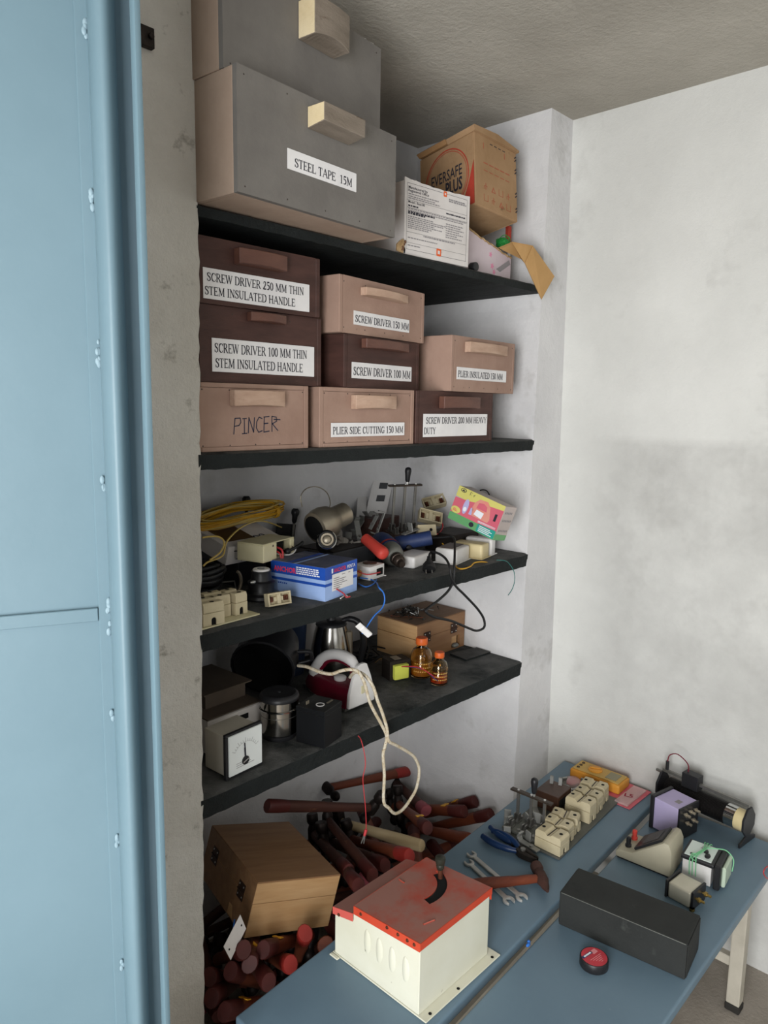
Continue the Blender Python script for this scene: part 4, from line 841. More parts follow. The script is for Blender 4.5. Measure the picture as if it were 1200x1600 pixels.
f = put('fuse_block', 'plain cream fuse block with one round hole, touching the drill', (666, 829), 1.455, Rz(-30) @ Rx(68), (.060, .034, .022), 'fuse block')
mb = MB(); mb.box(0, .060, 0, .034, 0, .022); mb.build('body', m_cream, f, bev=.001); mb = MB(); mb.cyl((.042, .017, .0221), (.042, .017, .0226), .005, n=12); mb.build('hole', m_hole, f)
# black cord behind
c_ = [at_y(678, 771, 1.66), at_y(688, 766, 1.665), at_y(700, 770, 1.67), at_y(706, 782, 1.66), at_y(704, 800, 1.64), at_y(698, 822, 1.60), at_y(690, 838, 1.58), at_y(684, 848, 1.50)]
mb = MB(); mb.tube([p-c_[0] for p in c_], .0055, 7); o = mb.build('black_cord', m_rub, M=T(c_[0]), smooth=70); tag(o, 'thick black cord arching behind the cream fuse bases', 'hose')
c_ = [at_y(688, 812, 1.50), at_y(692, 822, 1.49), at_y(687, 832, 1.47), at_y(679, 836, 1.46)]
mb = MB(); mb.tube([p-c_[0] for p in c_], .0022, 6); o = mb.build('red_lead', m_red, M=T(c_[0]), smooth=70); tag(o, 'short red lead curling from the middle cream fuse base', 'wire')
# --- white plates with two windows, leaning on the back wall
def plate2(label, pxs, Ys, wins):
    TL, TR, BR, BL = [at_y(*p, y) for p, y in zip(pxs, Ys)]
    ux = (TR-TL); uz = (TL-BL); w = ux.length; h = uz.length; n = ux.cross(uz).normalized()
    M = frame(BL, ux, uz-(uz.dot(ux.normalized()))*ux.normalized())
    o = thing('switch_plate', label, 'plate', M); sh = uz.dot(ux.normalized())/h
    mb = MB(); zs = [0]+[v for wv in wins for v in (wv[0]*h, wv[1]*h)]+[h]; t = .003
    for i in range(len(zs)-1):
        za, zb = zs[i], zs[i+1]; segs = [(0, w)] if i % 2 == 0 else [(0, w*.34), (w*.78, w)]
        for xa, xb in segs:
            S = lambda z: sh*z
            mb.add([(xa+S(za), 0, za), (xb+S(za), 0, za), (xb+S(zb), 0, zb), (xa+S(zb), 0, zb), (xa+S(za), t, za), (xb+S(za), t, za), (xb+S(zb), t, zb), (xa+S(zb), t, zb)], [(0, 3, 2, 1), (4, 5, 6, 7), (0, 1, 5, 4), (1, 2, 6, 5), (2, 3, 7, 6), (3, 0, 4, 7)])
    mb.build('plate', m_wpl, o)
    for wv in wins:
        mb = MB(); za, zb = wv[0]*h, wv[1]*h; mb.add([(w*.34+sh*za, t*.8, za), (w*.78+sh*za, t*.8, za), (w*.78+sh*zb, t*.8, zb), (w*.34+sh*zb, t*.8, zb)], [(0, 1, 2, 3)]); mb.build('window', m_gad, o)
    return o
plate2('white metal plate with two dark windows leaning on the back wall', ((588, 761), (618, 762), (600, 808), (570, 810)), (1.765, 1.765, 1.72, 1.72), ((.42, .58), (.74, .90)))
plate2('second white plate, lower, leaning left behind the metal clips', ((572, 786), (586, 785), (570, 826), (556, 826)), (1.755, 1.755, 1.68, 1.68), ())
# --- three-pole knife switch
m_bar = mat('switch_bar', '4a4038', '37302a', scale=30, rough=.4, metal=.3)
def knife_switch(root, W, L, H, poles=3, cover=False, mbase=None):
    """base plate, jaws, blades lifted upright, a bar joining them and a black handle; poles along x"""
    mb = MB(); mb.box(0, W, 0, L, 0, .008); mb.build('base_plate', mbase or m_brn, root, bev=.0012)
    for i in range(poles):
        x = W*(.5+i)/poles
        mb = MB(); mb.box(x-.004, x+.004, L*.62-.003, L*.62+.003, .0305, H); b = mb.build('blade', m_steel, root, bev=.0006)
        mb = MB(); mb.box(x-.0072, x-.0045, L*.62-.008, L*.62+.008, .0082, .034); mb.box(x+.0045, x+.0072, L*.62-.008, L*.62+.008, .0082, .034); mb.box(x-.009, x+.009, L*.62-.010, L*.62+.010, .0082, .012); mb.build('hinge', m_steel, root)
        mb = MB(); mb.box(x-.006, x-.003, L*.14, L*.30, .0082, .028); mb.box(x+.003, x+.006, L*.14, L*.30, .0082, .028); mb.box(x-.008, x+.008, L*.08, L*.32, .0082, .0115); mb.build('jaw', m_steel, root)
        mb = MB(); mb.cyl((x, L*.9, .0082), (x, L*.9, .015), .005, n=8); mb.build('terminal_screw', m_steel, root)
    mb = MB(); mb.box(-W*.02, W*1.02, L*.62-.0075, L*.62+.0075, H+.0003, H+.006); mb.build('cross_bar', m_bar, root, bev=.0008)
    for i in range(poles):
        x = W*(.5+i)/poles; mb = MB(); mb.cyl((x, L*.62, H+.0063), (x, L*.62, H+.0085), .0035, n=8); mb.build('bar_screw', m_tin, root)
    x = W*.56; y = L*.62
    mb = MB(); mb.lathe([(.004, H+.0065), (.0045, H+.014)], 10); mb.build('handle_ferrule', m_tin, root, M=T(x, y, 0))
    mb = MB(); mb.lathe([(.0055, H+.0142), (.0075, H+.020), (.0085, H+.034), (.0105, H+.048), (.0095, H+.056), (.005, H+.060)], 14); mb.build('handle', m_blk, root, M=T(x, y, 0), smooth=50)
q = at_y(612, 812, 1.50); kp = thing('parts_tray', 'grey tray of scrap under the standing knife switch', 'tray', T(1.36, 1.48, ZC1) @ Rz(8))
mb = MB(); mb.box(0, .20, 0, .14, 0, .050); mb.build('body', m_gad, kp, bev=.003); mb = MB(); mb.box(.004, .196, .004, .136, .0503, .053); mb.build('lid', m_bolt, kp, bev=.001)
q = at_y(614, 811, 1.52); ks = thing('knife_switch', 'three-pole knife switch with upright blades and black handle, on the third shelf', 'knife switch', T(q.x, q.y, ZC+.0545) @ Rz(-22) @ Rx(6))
Hk = at_y(640, 757, 1.56).z-ZC-.0545
knife_switch(ks, .110, .075, Hk*.98, 3)
# --- heap of loose grey metal clips
def clip(M, label, k):
    o = thing('metal_clip', label, 'clip', M, 'loose grey metal clips left of the knife switch')
    mb = MB()
    if k == 0: mb.prism([(0, 0), (.075, 0), (.075, .022), (.071, .022), (.071, .004), (.004, .004), (.004, .022), (0, .022)], 0, .016, 'y')
    elif k == 1: mb.prism([(0, 0), (.06, 0), (.06, .003), (.034, .003), (.034, .03), (.031, .03), (.031, .003), (0, .003)], 0, .02, 'y')
    else: mb.prism([(0, 0), (.05, 0), (.056, .012), (.05, .024), (.046, .022), (.051, .012), (.048, .004), (0, .004)], 0, .014, 'y')
    mb.build('strip', m_zinc, o, bev=.0006)
    mb = MB(); mb.cyl((.018, .008, .004), (.018, .008, .0075), .005, n=6); mb.build('bolt', m_steel, o)
cl = [((563, 829), 1.62, (20, -30, 10), 0, 'grey channel clip at the left end of the heap, pointing up'), ((574, 838), 1.54, (60, -50, 0), 0, 'bright grey channel clip standing on end at the front of the heap'), ((588, 820), 1.60, (-20, -60, 20), 2, 'grey hooked clip at the back of the heap'),
      ((580, 812), 1.66, (10, -40, -10), 1, 'grey tee clip on top of the heap'), ((597, 828), 1.56, (-30, -70, 0), 0, 'grey clip standing beside the knife switch tray'), ((552, 838), 1.60, (30, 10, 0), 1, 'flat grey tee clip low at the left of the heap'),
      ((596, 840), 1.50, (15, 0, 0), 2, 'grey hooked clip lying in front of the tray'), ((640, 828), 1.455, (-8, -12, 0), 1, 'grey clip lying on the drill beside the cream fuse block')]
for px, Y, (rz, ry, rx_), k, lb in cl:
    q = at_y(*px, Y); clip(T(q.x-.02, q.y, max(q.z-.015, ZC1+.002)) @ Rz(rz) @ Ry(ry) @ Rx(rx_), lb, k)
hp = thing('scrap_case', 'dark scrap case beneath the heap of grey clips', 'case', T(1.245, 1.56, ZC1) @ Rz(2)); mb = MB(); mb.box(0, .10, 0, .16, 0, .05); mb.build('body', m_bolt, hp, bev=.002)
# --- printed carton for a steam iron, leaning askew (solved from its corners)
m_ylw = mat('yellow_print', 'd6cf78', 'cbc46c', scale=6, rough=.4); m_rose = mat('rose_print', 'd66a78', 'c95f74', scale=5, rough=.4); m_grnp = mat('green_print', '69a46a', '5b9868', scale=6, rough=.4); m_tealp = mat('teal_print', '2f9a8c', rough=.4)
m_lav = mat('lavender_print', 'b5b0d8', rough=.4); m_flesh = mat('coral_print', 'e0877b', 'd69c8c', scale=12, rough=.4); m_sidec = mat('grey_pink_card', 'bfb3ae', 'b0a49f', scale=8, rough=.55)
MI = Matrix(((.0402, .9844, .1713, 1.7538), (-.9585, .0864, -.2715, 1.3914), (-.2821, -.1533, .9471, 1.2925), (0, 0, 0, 1)))
MI = frame(V(1.7538, 1.3914, 1.2925), MI.col[0].xyz, MI.col[2].xyz)
ib = thing('iron_carton', 'bright yellow, red and green carton picturing an iron, tilted at the shelf right', 'carton', MI)
w, d, h = .1725, .07, .1066
mb = MB(); mb.box(0, w, 0, d, 0, h, 0); mb.build('carton', [m_sidec], ib, bev=.0008)
F = lambda mb, pl, mi, k: mb.add([(p[0]*w, -.0004-.0003*k, p[1]*h) for p in pl], [tuple(range(len(pl)))], mi)
def ell(cx, cz, rx_, rz_, n=20, a0=0): return [(cx+rx_*math.cos(2*PI*i/n), cz+rz_*math.sin(2*PI*i/n)) for i in range(n)]
mb = MB(); F(mb, [(0, .70), (1, .62), (1, 1), (0, 1)], 0, 0); F(mb, [(0, .22), (1, .24), (1, .86), (.62, .80), (.3, .70), (0, .66)], 1, 1); F(mb, [(0, 0), (1, 0), (1, .24), (0, .22)], 2, 0); F(mb, [(.62, .02), (.99, .02), (.99, .26), (.62, .24)], 3, 2)
tag(mb.build('colour_bands', [m_ylw, m_rose, m_grnp, m_tealp], ib), kind='stuff')
mb = MB()
F(mb, [(.44, .36), (.78, .36), (.80, .46), (.74, .78), (.66, .90), (.50, .88), (.42, .74), (.40, .60)], 0, 3); F(mb, [(.48, .62), (.70, .62), (.68, .76), (.60, .81), (.50, .78)], 1, 4); F(mb, [(.47, .42), (.64, .38), (.66, .56), (.50, .58)], 2, 4)
F(mb, ell(.27, .52, .055, .22), 3, 3); F(mb, ell(.27, .44, .035, .07), 2, 4); F(mb, [(.37, .36), (.43, .36), (.44, .56), (.38, .56)], 3, 3); F(mb, [(.84, .40), (.95, .42), (.96, .78), (.85, .76)], 1, 3); F(mb, [(.87, .48), (.92, .49), (.92, .70), (.87, .69)], 4, 4)
F(mb, ell(.10, .32, .10, .10), 5, 3); F(mb, ell(.50, .12, .05, .07), 4, 3)
tag(mb.build('iron_picture', [m_flesh, m_rose, m_wl, m_lav, m_ink, m_ylw], ib), kind='stuff')
mb = MB(); mb.add([], []); F(mb, ell(.12, .92, .06, .06), 0, 2); F(mb, ell(.12, .92, .045, .045), 1, 3); F(mb, [(.085, .89), (.155, .89), (.12, .96)], 0, 4)
for k in range(3): F(mb, [(.04, .28+.03*k), (.04+.1-.02*k, .28+.03*k), (.14-.02*k, .295+.03*k), (.04, .295+.03*k)], 2, 4)
for k in range(4): F(mb, [(.66, .05+.045*k), (.94-.05*(k % 2), .05+.045*k), (.94-.05*(k % 2), .07+.045*k), (.66, .07+.045*k)], 3, 4)
for k in range(2): F(mb, [(.60, .27+.03*k), (.97, .29+.03*k), (.97, .30+.03*k), (.60, .285+.03*k)], 3, 4)
for pts in ([(.27, .86), (.27, .97)], [(.27, .97), (.31, .93)], [(.27, .90), (.31, .88)], [(.33, .88), (.37, .93)], [(.37, .93), (.35, .86)]):
    (xa, za), (xb, zb) = pts; F(mb, [(xa-.004, za), (xa+.004, za), (xb+.004, zb), (xb-.004, zb)], 0, 2)
tag(mb.build('lettering', [m_ink, m_ylw, m_rp, m_wl], ib), kind='stuff')
mb = MB(); 
for k, z in enumerate((.78, .55, .25)):
    for j in range(6 if k else 5): 
        y0 = d*(.15+.13*j); mb.add([(w+.0003, y0, h*z), (w+.0003, y0+d*.09, h*z), (w+.0003, y0+d*.09, h*(z+.06)), (w+.0003, y0, h*(z+.06))], [(0, 1, 2, 3)])
mb.build('side_print', m_ink2, ib)
mb = MB(); mb.add([(w+.0002, 0, 0), (w+.0002, d, 0), (w+.0002, d, h*.16), (w+.0002, 0, h*.18)], [(0, 1, 2, 3)]); mb.build('side_band', m_grnp, ib)
# --- orange connector with black leads, behind it
q = at_y(797, 777, 1.40)
oc = thing('orange_connector', 'orange plug connector with black leads poking up behind the iron carton', 'connector', T(1.905, 1.385, q.z-.02) @ Rz(-30) @ Ry(14))
mb = MB(); mb.box(-.03, .03, -.018, .018, 0, .026); mb.prism([(-.02, .0262), (.02, .0262), (.008, .044), (-.008, .044)], -.012, .012, 'y'); mb.build('housing', mat('orange_plastic', 'd8612c', 'c8542a', scale=20, rough=.45), oc, bev=.002)
mb = MB(); mb.cyl((.014, -.0185, .008), (.014, -.024, .008), .011, n=12); mb.build('white_cap', m_wpl, oc)
mb = MB(); mb.tube([V(.0, 0, .042), V(-.012, .0, .058), V(.01, 0, .062), V(.03, 0, .04), V(.036, 0, .0), V(.034, 0, -.06)], .0022, 5); mb.tube([V(.004, 0, .042), V(.02, -.01, .05), V(.042, 0, .01), V(.044, 0, -.06)], .0018, 5); mb.build('black_lead', m_rub, oc)
bl_ = thing('carton_stand', 'blackened timber offcut propping up the iron carton from behind', 'offcut', T(1.80, 1.40, ZC1) @ Rz(0)); mb = MB(); mb.box(0, .13, 0, .12, 0, .06); mb.build('block', m_bolt, bl_, bev=.002)
q = at_y(755, 769, 1.47); o = MB(); o.sphere((0, 0, 0), .017, 10, 8, sc=(1.5, .9, .6)); o.sphere((.028, 0, -.008), .012, 10, 8, sc=(1.2, .9, .7)); o = o.build('blue_cap', mat('blue_plastic', '34588f', '2a4775', scale=20, rough=.4), M=T(q.x, q.y, q.z), smooth=50); tag(o, 'blue plastic cap showing over the top edge of the iron carton', 'cap')  # blue plastic cap
q = at_y(696, 832, 1.50); o = MB(); blob(o, (0, 0, .025), .026, (1, .7, .9), 9, amp=.15); o = o.build('blue_plug', mat('dull_blue_rubber', '2d3f5c', '223049', scale=20, rough=.5), M=T(q.x, q.y-.03, ZC1+.0), smooth=50); tag(o, 'dull blue rubber plug in the shadow under the iron carton', 'plug')
# --- wires dangling at the front
def wire(nm, label, pts, r, m, cat='wire', sub=4):
    P = [at_y(*p[0], p[1]) if len(p) == 2 else at_z(*p[0], p[1]+p[2]) for p in pts]
    mb = MB(); mb.tube([p-P[0] for p in P], r, 6, sub=sub); o = mb.build(nm, m, M=T(P[0]), smooth=70); return tag(o, label, cat), P
wire('teal_wire', 'thin teal wire drooping over the shelf edge at the right', [((776, 875), ZC, .003), ((788, 876), ZC, .002), ((795, 880), 1.238), ((803, 893), 1.232), ((804, 908), 1.230), ((800, 921), 1.229), ((794, 930), 1.229)], .0013, m_teal)
wire('yellow_wire', 'thick yellow wire bending over the white boxes', [((682, 858), 1.40), ((690, 862), 1.36), ((700, 868), 1.33), ((708, 877), 1.31), ((713, 886), ZC, .003), ((722, 889), ZC, .003), ((735, 885), ZC, .003), ((742, 879), 1.262), ((757, 878), 1.262), ((767, 882), 1.252)], .0022, m_yel)
wire('yellow_wire', 'short yellow wire standing up behind the white boxes', [((691, 849), 1.42), ((697, 856), 1.40), ((696, 864), 1.38)], .0020, m_yel)
o, P = wire('blue_wire', 'bright blue wire hanging from the third shelf with a white tag', [((562, 903), ZC, .010), ((578, 905), ZC, .004), ((588, 910), ZC, .003), ((592, 918), 1.235), ((599, 926), 1.228), ((601, 938), 1.225), ((597, 950), 1.222), ((585, 962), 1.220), ((574, 978), 1.218), ((566, 990), 1.216)], .0019, m_blu)
a, b = at_y(559, 976, 1.216), at_y(578, 993, 1.21); dd = (b-a); mb = MB(); M = frame(a, dd, V(.3, -.5, .8)); L_ = dd.length
mb.box(0, L_, -.002, .002, -.008, .008); mb.box(L_*.3, L_, -.0035, .0035, -.007, .007); c = mb.build('tag', m_wpl, o, bev=.001); c.matrix_parent_inverse = o.matrix_basis.inverted(); c.matrix_basis = M
wire('blue_wire', 'short blue wire lying on the shelf between blue box and switch box', [((560, 912), ZC, .003), ((572, 917), ZC, .003), ((584, 912), ZC, .003), ((588, 906), ZC, .004)], .0019, m_blu)
# ================================================================== lowest shelf: kettle, iron, meter, bottles
ZD1 = ZD+.0008
m_ss = mat('polished_steel', 'b9b6b0', '8f8c86', scale=10, rough=.17, metal=1, stretch=(3, 3, .6))
m_ss2 = mat('tiffin_steel', 'b5b2ac', '9b9893', scale=12, rough=.14, metal=1)
m_mar = mat('maroon_plastic', '74152b', '651225', scale=10, rough=.35, spec=.5)
m_rope = mat('braided_cord', 'd8d0be', 'bfae8e', scale=90, rough=.85, bump=.5, bscale=300)
m_pine = mat('pale_pine', 'caa478', 'ba9163', scale=5, rough=.6, stretch=(1, 1, 9), bump=.05)
m_walw = mat('brown_wood_and_shade', '95714f', '835f41', scale=5, rough=.5, stretch=(1, 9, 9), bump=.05)  # brown wood; also painted shade on the tilted box's top and side
m_wtop = mat('dusty_wood_top', '7b5a3f', '6b4d36', scale=6, rough=.7, stretch=(1, 6, 1), dust=('8d7c6a', 12, .5))
m_hng = mat('dark_hinge', '4a3429', '33241d', scale=30, rough=.5, metal=.5)
m_glz = mat('clear_bottle', 'f2d9a4', rough=.05, trans=1, ior=1.45)
m_amb = mat('amber_fluid', 'd8a050', rough=.1, trans=.55, ior=1.36)
m_rfl = mat('red_fluid', 'b84528', rough=.1, trans=.45, ior=1.36)
m_ocap = mat('orange_cap', 'd2642a', 'c3561f', scale=25, rough=.45)
m_ytp = mat('yellow_tape', 'd8dc62', 'cfd257', scale=14, rough=.5)
m_lam = mat('steel_laminations', '3a332e', '2b2623', scale=60, rough=.55, metal=.5, stretch=(1, 1, 30))
m_batt = mat('black_battery_case', '121315', '17181a', scale=9, rough=.45, dust=('50504e', 16, .6), spec=.2)
m_face = mat('meter_dial', 'dfe3e1', rough=.5)
m_beige = mat('meter_body', 'b9b3a6', 'aca699', scale=8, rough=.55)
m_dkplate = mat('dusty_carton_top', '5b4f44', '4c4239', scale=7, rough=.8)
# --- panel meter, front left
P = at_z(355, 1223, ZD); Q = at_z(411.6, 1195.5, ZD); rot = math.degrees(math.atan2(Q.y-P.y, Q.x-P.x)); w = (Q-P).length
h = at_v(349, 1154, P, rot).z-ZD; B = at_z(324, 1201, ZD); d = (B-P).length
print('METER', rot, w, h, d)
d = min(d, .11); h = min(h, .115)
me_ = thing('panel_meter', 'square white-faced panel meter with black rim and needle, at the left shelf end', 'meter', T(P.x, P.y, ZD1) @ Rz(rot))
mb = MB(); mb.box(.006, w-.006, .013, d, .006, h-.006); mb.build('body', m_beige, me_, bev=.002, seg=2)
mb = MB(); t = .007
mb.box(0, w, .003, .0125, 0, t); mb.box(0, w, .003, .0125, h-t*.7, h); mb.box(0, t, .003, .0125, t, h-t*.7); mb.box(w-t*.4, w, .003, .0125, t, h-t*.7); mb.build('rim', m_blk, me_, bev=.001)
mb = MB(); mb.box(t, w-t*.4, .0, .0125, t, h-t*.7); mb.build('dial', m_face, me_, bev=.0015)
mb = MB(); yy = -.0004; fw, fh = w-t*1.4, h-t*1.7
def seg(x0, z0, x1, z1, th, mi=0, y=None):
    y = yy if y is None else y; dx, dz = x1-x0, z1-z0; l = math.hypot(dx, dz) or 1; nx, nz = -dz/l*th/2, dx/l*th/2
    mb.add([(t+fw*x0+nx*fw, y, t+fh*z0+nz*fh), (t+fw*x0-nx*fw, y, t+fh*z0-nz*fh), (t+fw*x1-nx*fw, y, t+fh*z1-nz*fh), (t+fw*x1+nx*fw, y, t+fh*z1+nz*fh)], [(0, 1, 2, 3)], mi)
for i in range(13):
    a = math.radians(150-10*i); r0, r1 = .36, (.42 if i % 3 else .46); seg(.48+r0*math.cos(a), .38+r0*math.sin(a), .48+r1*math.cos(a), .38+r1*math.sin(a), .008)
for i in range(12):
    a, b = math.radians(150-10*i), math.radians(140-10*i); seg(.48+.36*math.cos(a), .38+.36*math.sin(a), .48+.36*math.cos(b), .38+.36*math.sin(b), .006)
for i in range(3): seg(.20, .16+.05*i, .74-.1*i, .17+.05*i, .012)
mb.build('scale_print', m_ink2, me_)
mb = MB(); seg(.475, .30, .45, .72, .035, y=-.0012); seg(.475, .30, .455, .60, .05, y=-.0010); mb.build('needle', m_ink, me_)
mb = MB(); mb.lathe([(.010, -.0001), (.010, .0014), (.007, .002)], 14); mb.build('pivot', m_blk, me_, M=T(t+fw*.475, -.0002, t+fh*.27) @ Rx(90))
mb = MB(); mb.box(-.008, .008, -.0012, .0012, .0021, .003); mb.build('pivot_slot', m_tin, me_, M=T(t+fw*.475, -.0002, t+fh*.27) @ Rx(90) @ Rz(20))
# --- flattened white carton with brown top at the left end
cw = thing('slotted_carton', 'white carton with a hand slot and dusty brown top, left end of lowest shelf', 'carton', T(at_y(312, 1120, 1.42).x+.012, 1.405, ZD1) @ Rz(3))
mb = MB(); mb.box(0, .155, .0, .22, 0, .085); mb.build('body', m_wcard, cw, bev=.0015)
mb = MB(); mb.prism([(-.002, .0855), (.157, .0855), (.157, .0885), (-.002, .0885)], -.002, .222, 'y'); mb.build('lid', m_dkplate, cw)
mb = MB(); mb.box(-.004, .160, -.0045, -.001, .030, .0835); mb.build('front_flap', m_wcard, cw, bev=.001); mb = MB(); mb.box(.055, .115, -.0056, -.0042, .058, .071); mb.build('hand_slot', m_hole, cw)
mb = MB(); mb.box(.03, .15, .05, .2, .089, .125); mb.prism([(.02, .1255), (.16, .1255), (.165, .128), (.02, .129)], .04, .21, 'y'); mb.build('folded_flap', m_dkplate, cw)
# --- black pot lying behind
q = at_y(440, 1020, 1.60); bp = thing('black_pot', 'large black pot tipped on its side in the dark behind the iron', 'pot', frame(V(1.185, 1.575, ZD+.098), V(.6, -.8, 0), V(-.55, -.45, -.25)))
mb = MB(); mb.lathe([(.045, -.13), (.075, -.12), (.088, -.06), (.085, 0)], 26, 0, caps=False); mb.lathe([(.045, -.13), (.001, -.13)], 26, 0, caps=False); mb.lathe([(.083, 0), (.085, -.06), (.072, -.117), (.001, -.125)], 26, 1, caps=False); mb.build('shell', [m_blk, m_hole], bp, smooth=40)
mb = MB(); mb.lathe([(.085, -.003), (.091, -.002), (.091, .003), (.085, .004)], 26, caps=False); mb.build('rim', m_blk, bp, smooth=40)
mb = MB(); mb.tube([V(.088, -.02, -.05), V(.12, -.015, -.06), V(.125, .0, -.06), V(.12, .015, -.06), V(.088, .02, -.05)], .006, 7); mb.build('handle', m_blk, bp, smooth=60)
q = at_y(479, 1003, 1.70); bc2 = thing('dark_blue_bin', 'dark blue plastic bin in shadow behind the kettle', 'bin', T(1.38, 1.70, ZD1))
mb = MB(); mb.lathe([(.045, 0), (.055, .16), (.058, .165), (.053, .165), (.043, .005), (.001, .005)], 20); mb.build('body', mat('navy_plastic', '1b2a44', '16233a', scale=10, rough=.5), bc2, smooth=40)
# --- kettle with black lid and handle
q = at_z(528, 1049, ZD); KX, KY = q.x+.012, q.y+.045; 
kt = thing('steel_kettle', 'stained steel kettle with black lid and handle, behind the iron', 'kettle', T(KX, KY, ZD1) @ Rz(-52))
sc = at_y(525, 975, KY).z-ZD1
print('KETTLE h', sc, KX, KY)
H = .150; R = .066
mb = MB(); mb.lathe([(R*.98, 0), (R*1.02, .006), (R*1.0, .03), (R*.93, .07), (R*.80, .115), (R*.70, .138)], 36); mb.build('body', m_ss, kt, smooth=45)
mb = MB(); mb.lathe([(R*.74, .1385), (R*.72, .146), (R*.6, .152), (R*.25, .154), (R*.22, .162), (R*.12, .164)], 30); mb.build('lid', m_blk, kt, smooth=45)
mb = MB(); mb.rings([[V(R*.62, .0, .142), V(R*.72, -.012, .1375), V(R*.80, 0, .125), V(R*.72, .012, .1375)], [V(R*.95, 0, .148), V(R*1.0, -.006, .144), V(R*1.04, 0, .138), V(R*1.0, .006, .144)]]); mb.build('spout', m_ss, kt, M=Rz(150), smooth=60)
hp_ = [V(R*.55, 0, .152), V(R*.85, 0, .158), V(R*1.25, 0, .150), V(R*1.5, 0, .120), V(R*1.55, 0, .075), V(R*1.45, 0, .035), V(R*1.38, 0, .020)]
mb = MB(); mb.tube(hp_, .010, 10, radii=[.008, .010, .011, .011, .0105, .0095, .008]); mb.build('handle', m_blk, kt, smooth=60)
mb = MB(); mb.box(R*.68, R*1.02, -.008, .008, .03, .12); 
mb.build('handle_plate', m_alu, kt, bev=.003)
# --- steel tiffin box with black lid
q = at_z(435, 1164, ZD); TX, TY = q.x+.035, q.y+.04
tf = thing('tiffin_box', 'round steel food container with black lid, between panel meter and battery', 'food container', T(TX, TY, ZD1))
hh = at_y(436, 1076, TY).z-ZD1; R = .0475; print('TIFFIN', hh)
H = .118
mb = MB(); mb.lathe([(R*.86, 0), (R*.90, .004), (R*.90, .010), (R*.84, .012)], 30); mb.build('foot', m_blk, tf, smooth=40)
mb = MB(); mb.lathe([(R*.9, .0122), (R*.98, .016), (R*.985, H*.62)], 34); mb.build('body', m_ss2, tf, smooth=40)
mb = MB(); mb.lathe([(R*.995, H*.50), (R*1.003, H*.505), (R*.995, H*.51)], 34, caps=False); mb.build('seam_ring', m_steel, tf, smooth=40)
mb = MB(); mb.lathe([(R*.99, H*.622), (R*1.06, H*.63), (R*1.07, H*.655), (R*1.0, H*.67)], 34); mb.build('rim', m_chrome, tf, smooth=40)
mb = MB(); mb.lathe([(R*1.0, H*.672), (R*1.01, H*.83)], 34); mb.build('collar', m_ss2, tf, smooth=40)
mb = MB(); mb.lathe([(R*1.03, H*.832), (R*1.05, H*.87), (R*1.0, H*.93), (R*.86, H*.965), (R*.82, H*.955), (.001, H*.955)], 34, caps=False); mb.lathe([(R*1.03, H*.832), (.001, H*.832)], 34, caps=False); mb.build('lid', m_blk, tf, smooth=40)
mb = MB(); mb.lathe([(.004, H*.956), (.004, H*.965)], 10); mb.build('vent', m_gad, tf)
# --- black sealed battery
P = at_z(507, 1171, ZD); C1 = at_z(541, 1149, ZD); rot = math.degrees(math.atan2(C1.y-P.y, C1.x-P.x)); w = (C1-P).length; h = at_v(507, 1112, P, rot).z-ZD; print('BATT', rot, w, h)
rot = 16; w = .080; h = .093; d = .082
bt_ = thing('sealed_battery', 'black sealed battery block with dusty top, beside the steel food container', 'battery', T(P.x, P.y, ZD1) @ Rz(rot))
mb = MB(); mb.box(0, w, 0, d, 0, h*.86); mb.build('case', m_batt, bt_, bev=.0012); mb = MB(); mb.box(-.0008, w+.0008, -.0008, d+.0008, h*.865, h); mb.build('top', m_batt, bt_, bev=.0015)
mb = MB(); mb.lathe([(.011, 0), (.011, .0012), (.0085, .0012), (.0085, .0004)], 16, caps=False); mb.build('round_mark', m_wpl, bt_, M=T(w*.40, d*.40, h+.0002))
mb = MB(); mb.box(w*.6, w*.9, d*.25, d*.31, h, h+.0012); mb.build('label_strip', m_alu, bt_); 
mb = MB(); mb.box(w*.2, w*.34, d*.75, d*.78, h, h+.008); mb.build('terminal', m_alu, bt_)
mb = MB(); mb.lathe([(.005, 0), (.005, .0008), (.0038, .0008), (.0038, .0002)], 12, caps=False); mb.build('side_mark', m_wpl, bt_, M=T(w+.0003, d*.05+.006, h*.42) @ Ry(90))
# --- electric iron
A1, A2 = at_z(541, 1112, ZD), at_z(580, 1096, ZD); hv = (A2-A1); hv.z = 0; W_ = hv.length; e = hv.normalized(); axd = V(-e.y, e.x, 0)
print('IRON', W_, e, axd)
W_ = .108; IM = frame(V(A1.x, A1.y, ZD1), axd, V(0, 0, 1))   # x toward nose, y = leftwards (from A2 toward A1 is -?)
ir = thing('electric_iron', 'white and maroon electric iron on its sole, heel toward the front', 'iron', T(0, 0, 0))
c0 = (A1+A2)/2; c0.z = ZD1; IM = frame(c0, axd, V(0, 0, 1)); ir.matrix_basis = IM
L_ = .225; n = 14
def outline(k, z, ns=12):
    r_ = []
    for i in range(ns+1):
        s = i/ns; r_.append(V(s*L_*k, W_*.5*(1-s**2.2)**.75*(1 if s < 1 else 0), z))
    return r_ + [V(p.x, -p.y, z) for p in r_[::-1][1:]]
mb = MB(); mb.rings([outline(1, .0), outline(1, .006)]); mb.build('soleplate', m_steel, ir)
mb = MB(); rs = []
for z, k, ws in ((.0065, .985, .97), (.020, .97, .96), (.034, .93, .90), (.048, .84, .76), (.056, .72, .58)):
    rs.append([V(p.x, p.y*ws, z) for p in outline(k, z)])
mb.rings(rs); mb.build('body', m_mar, ir, smooth=45)
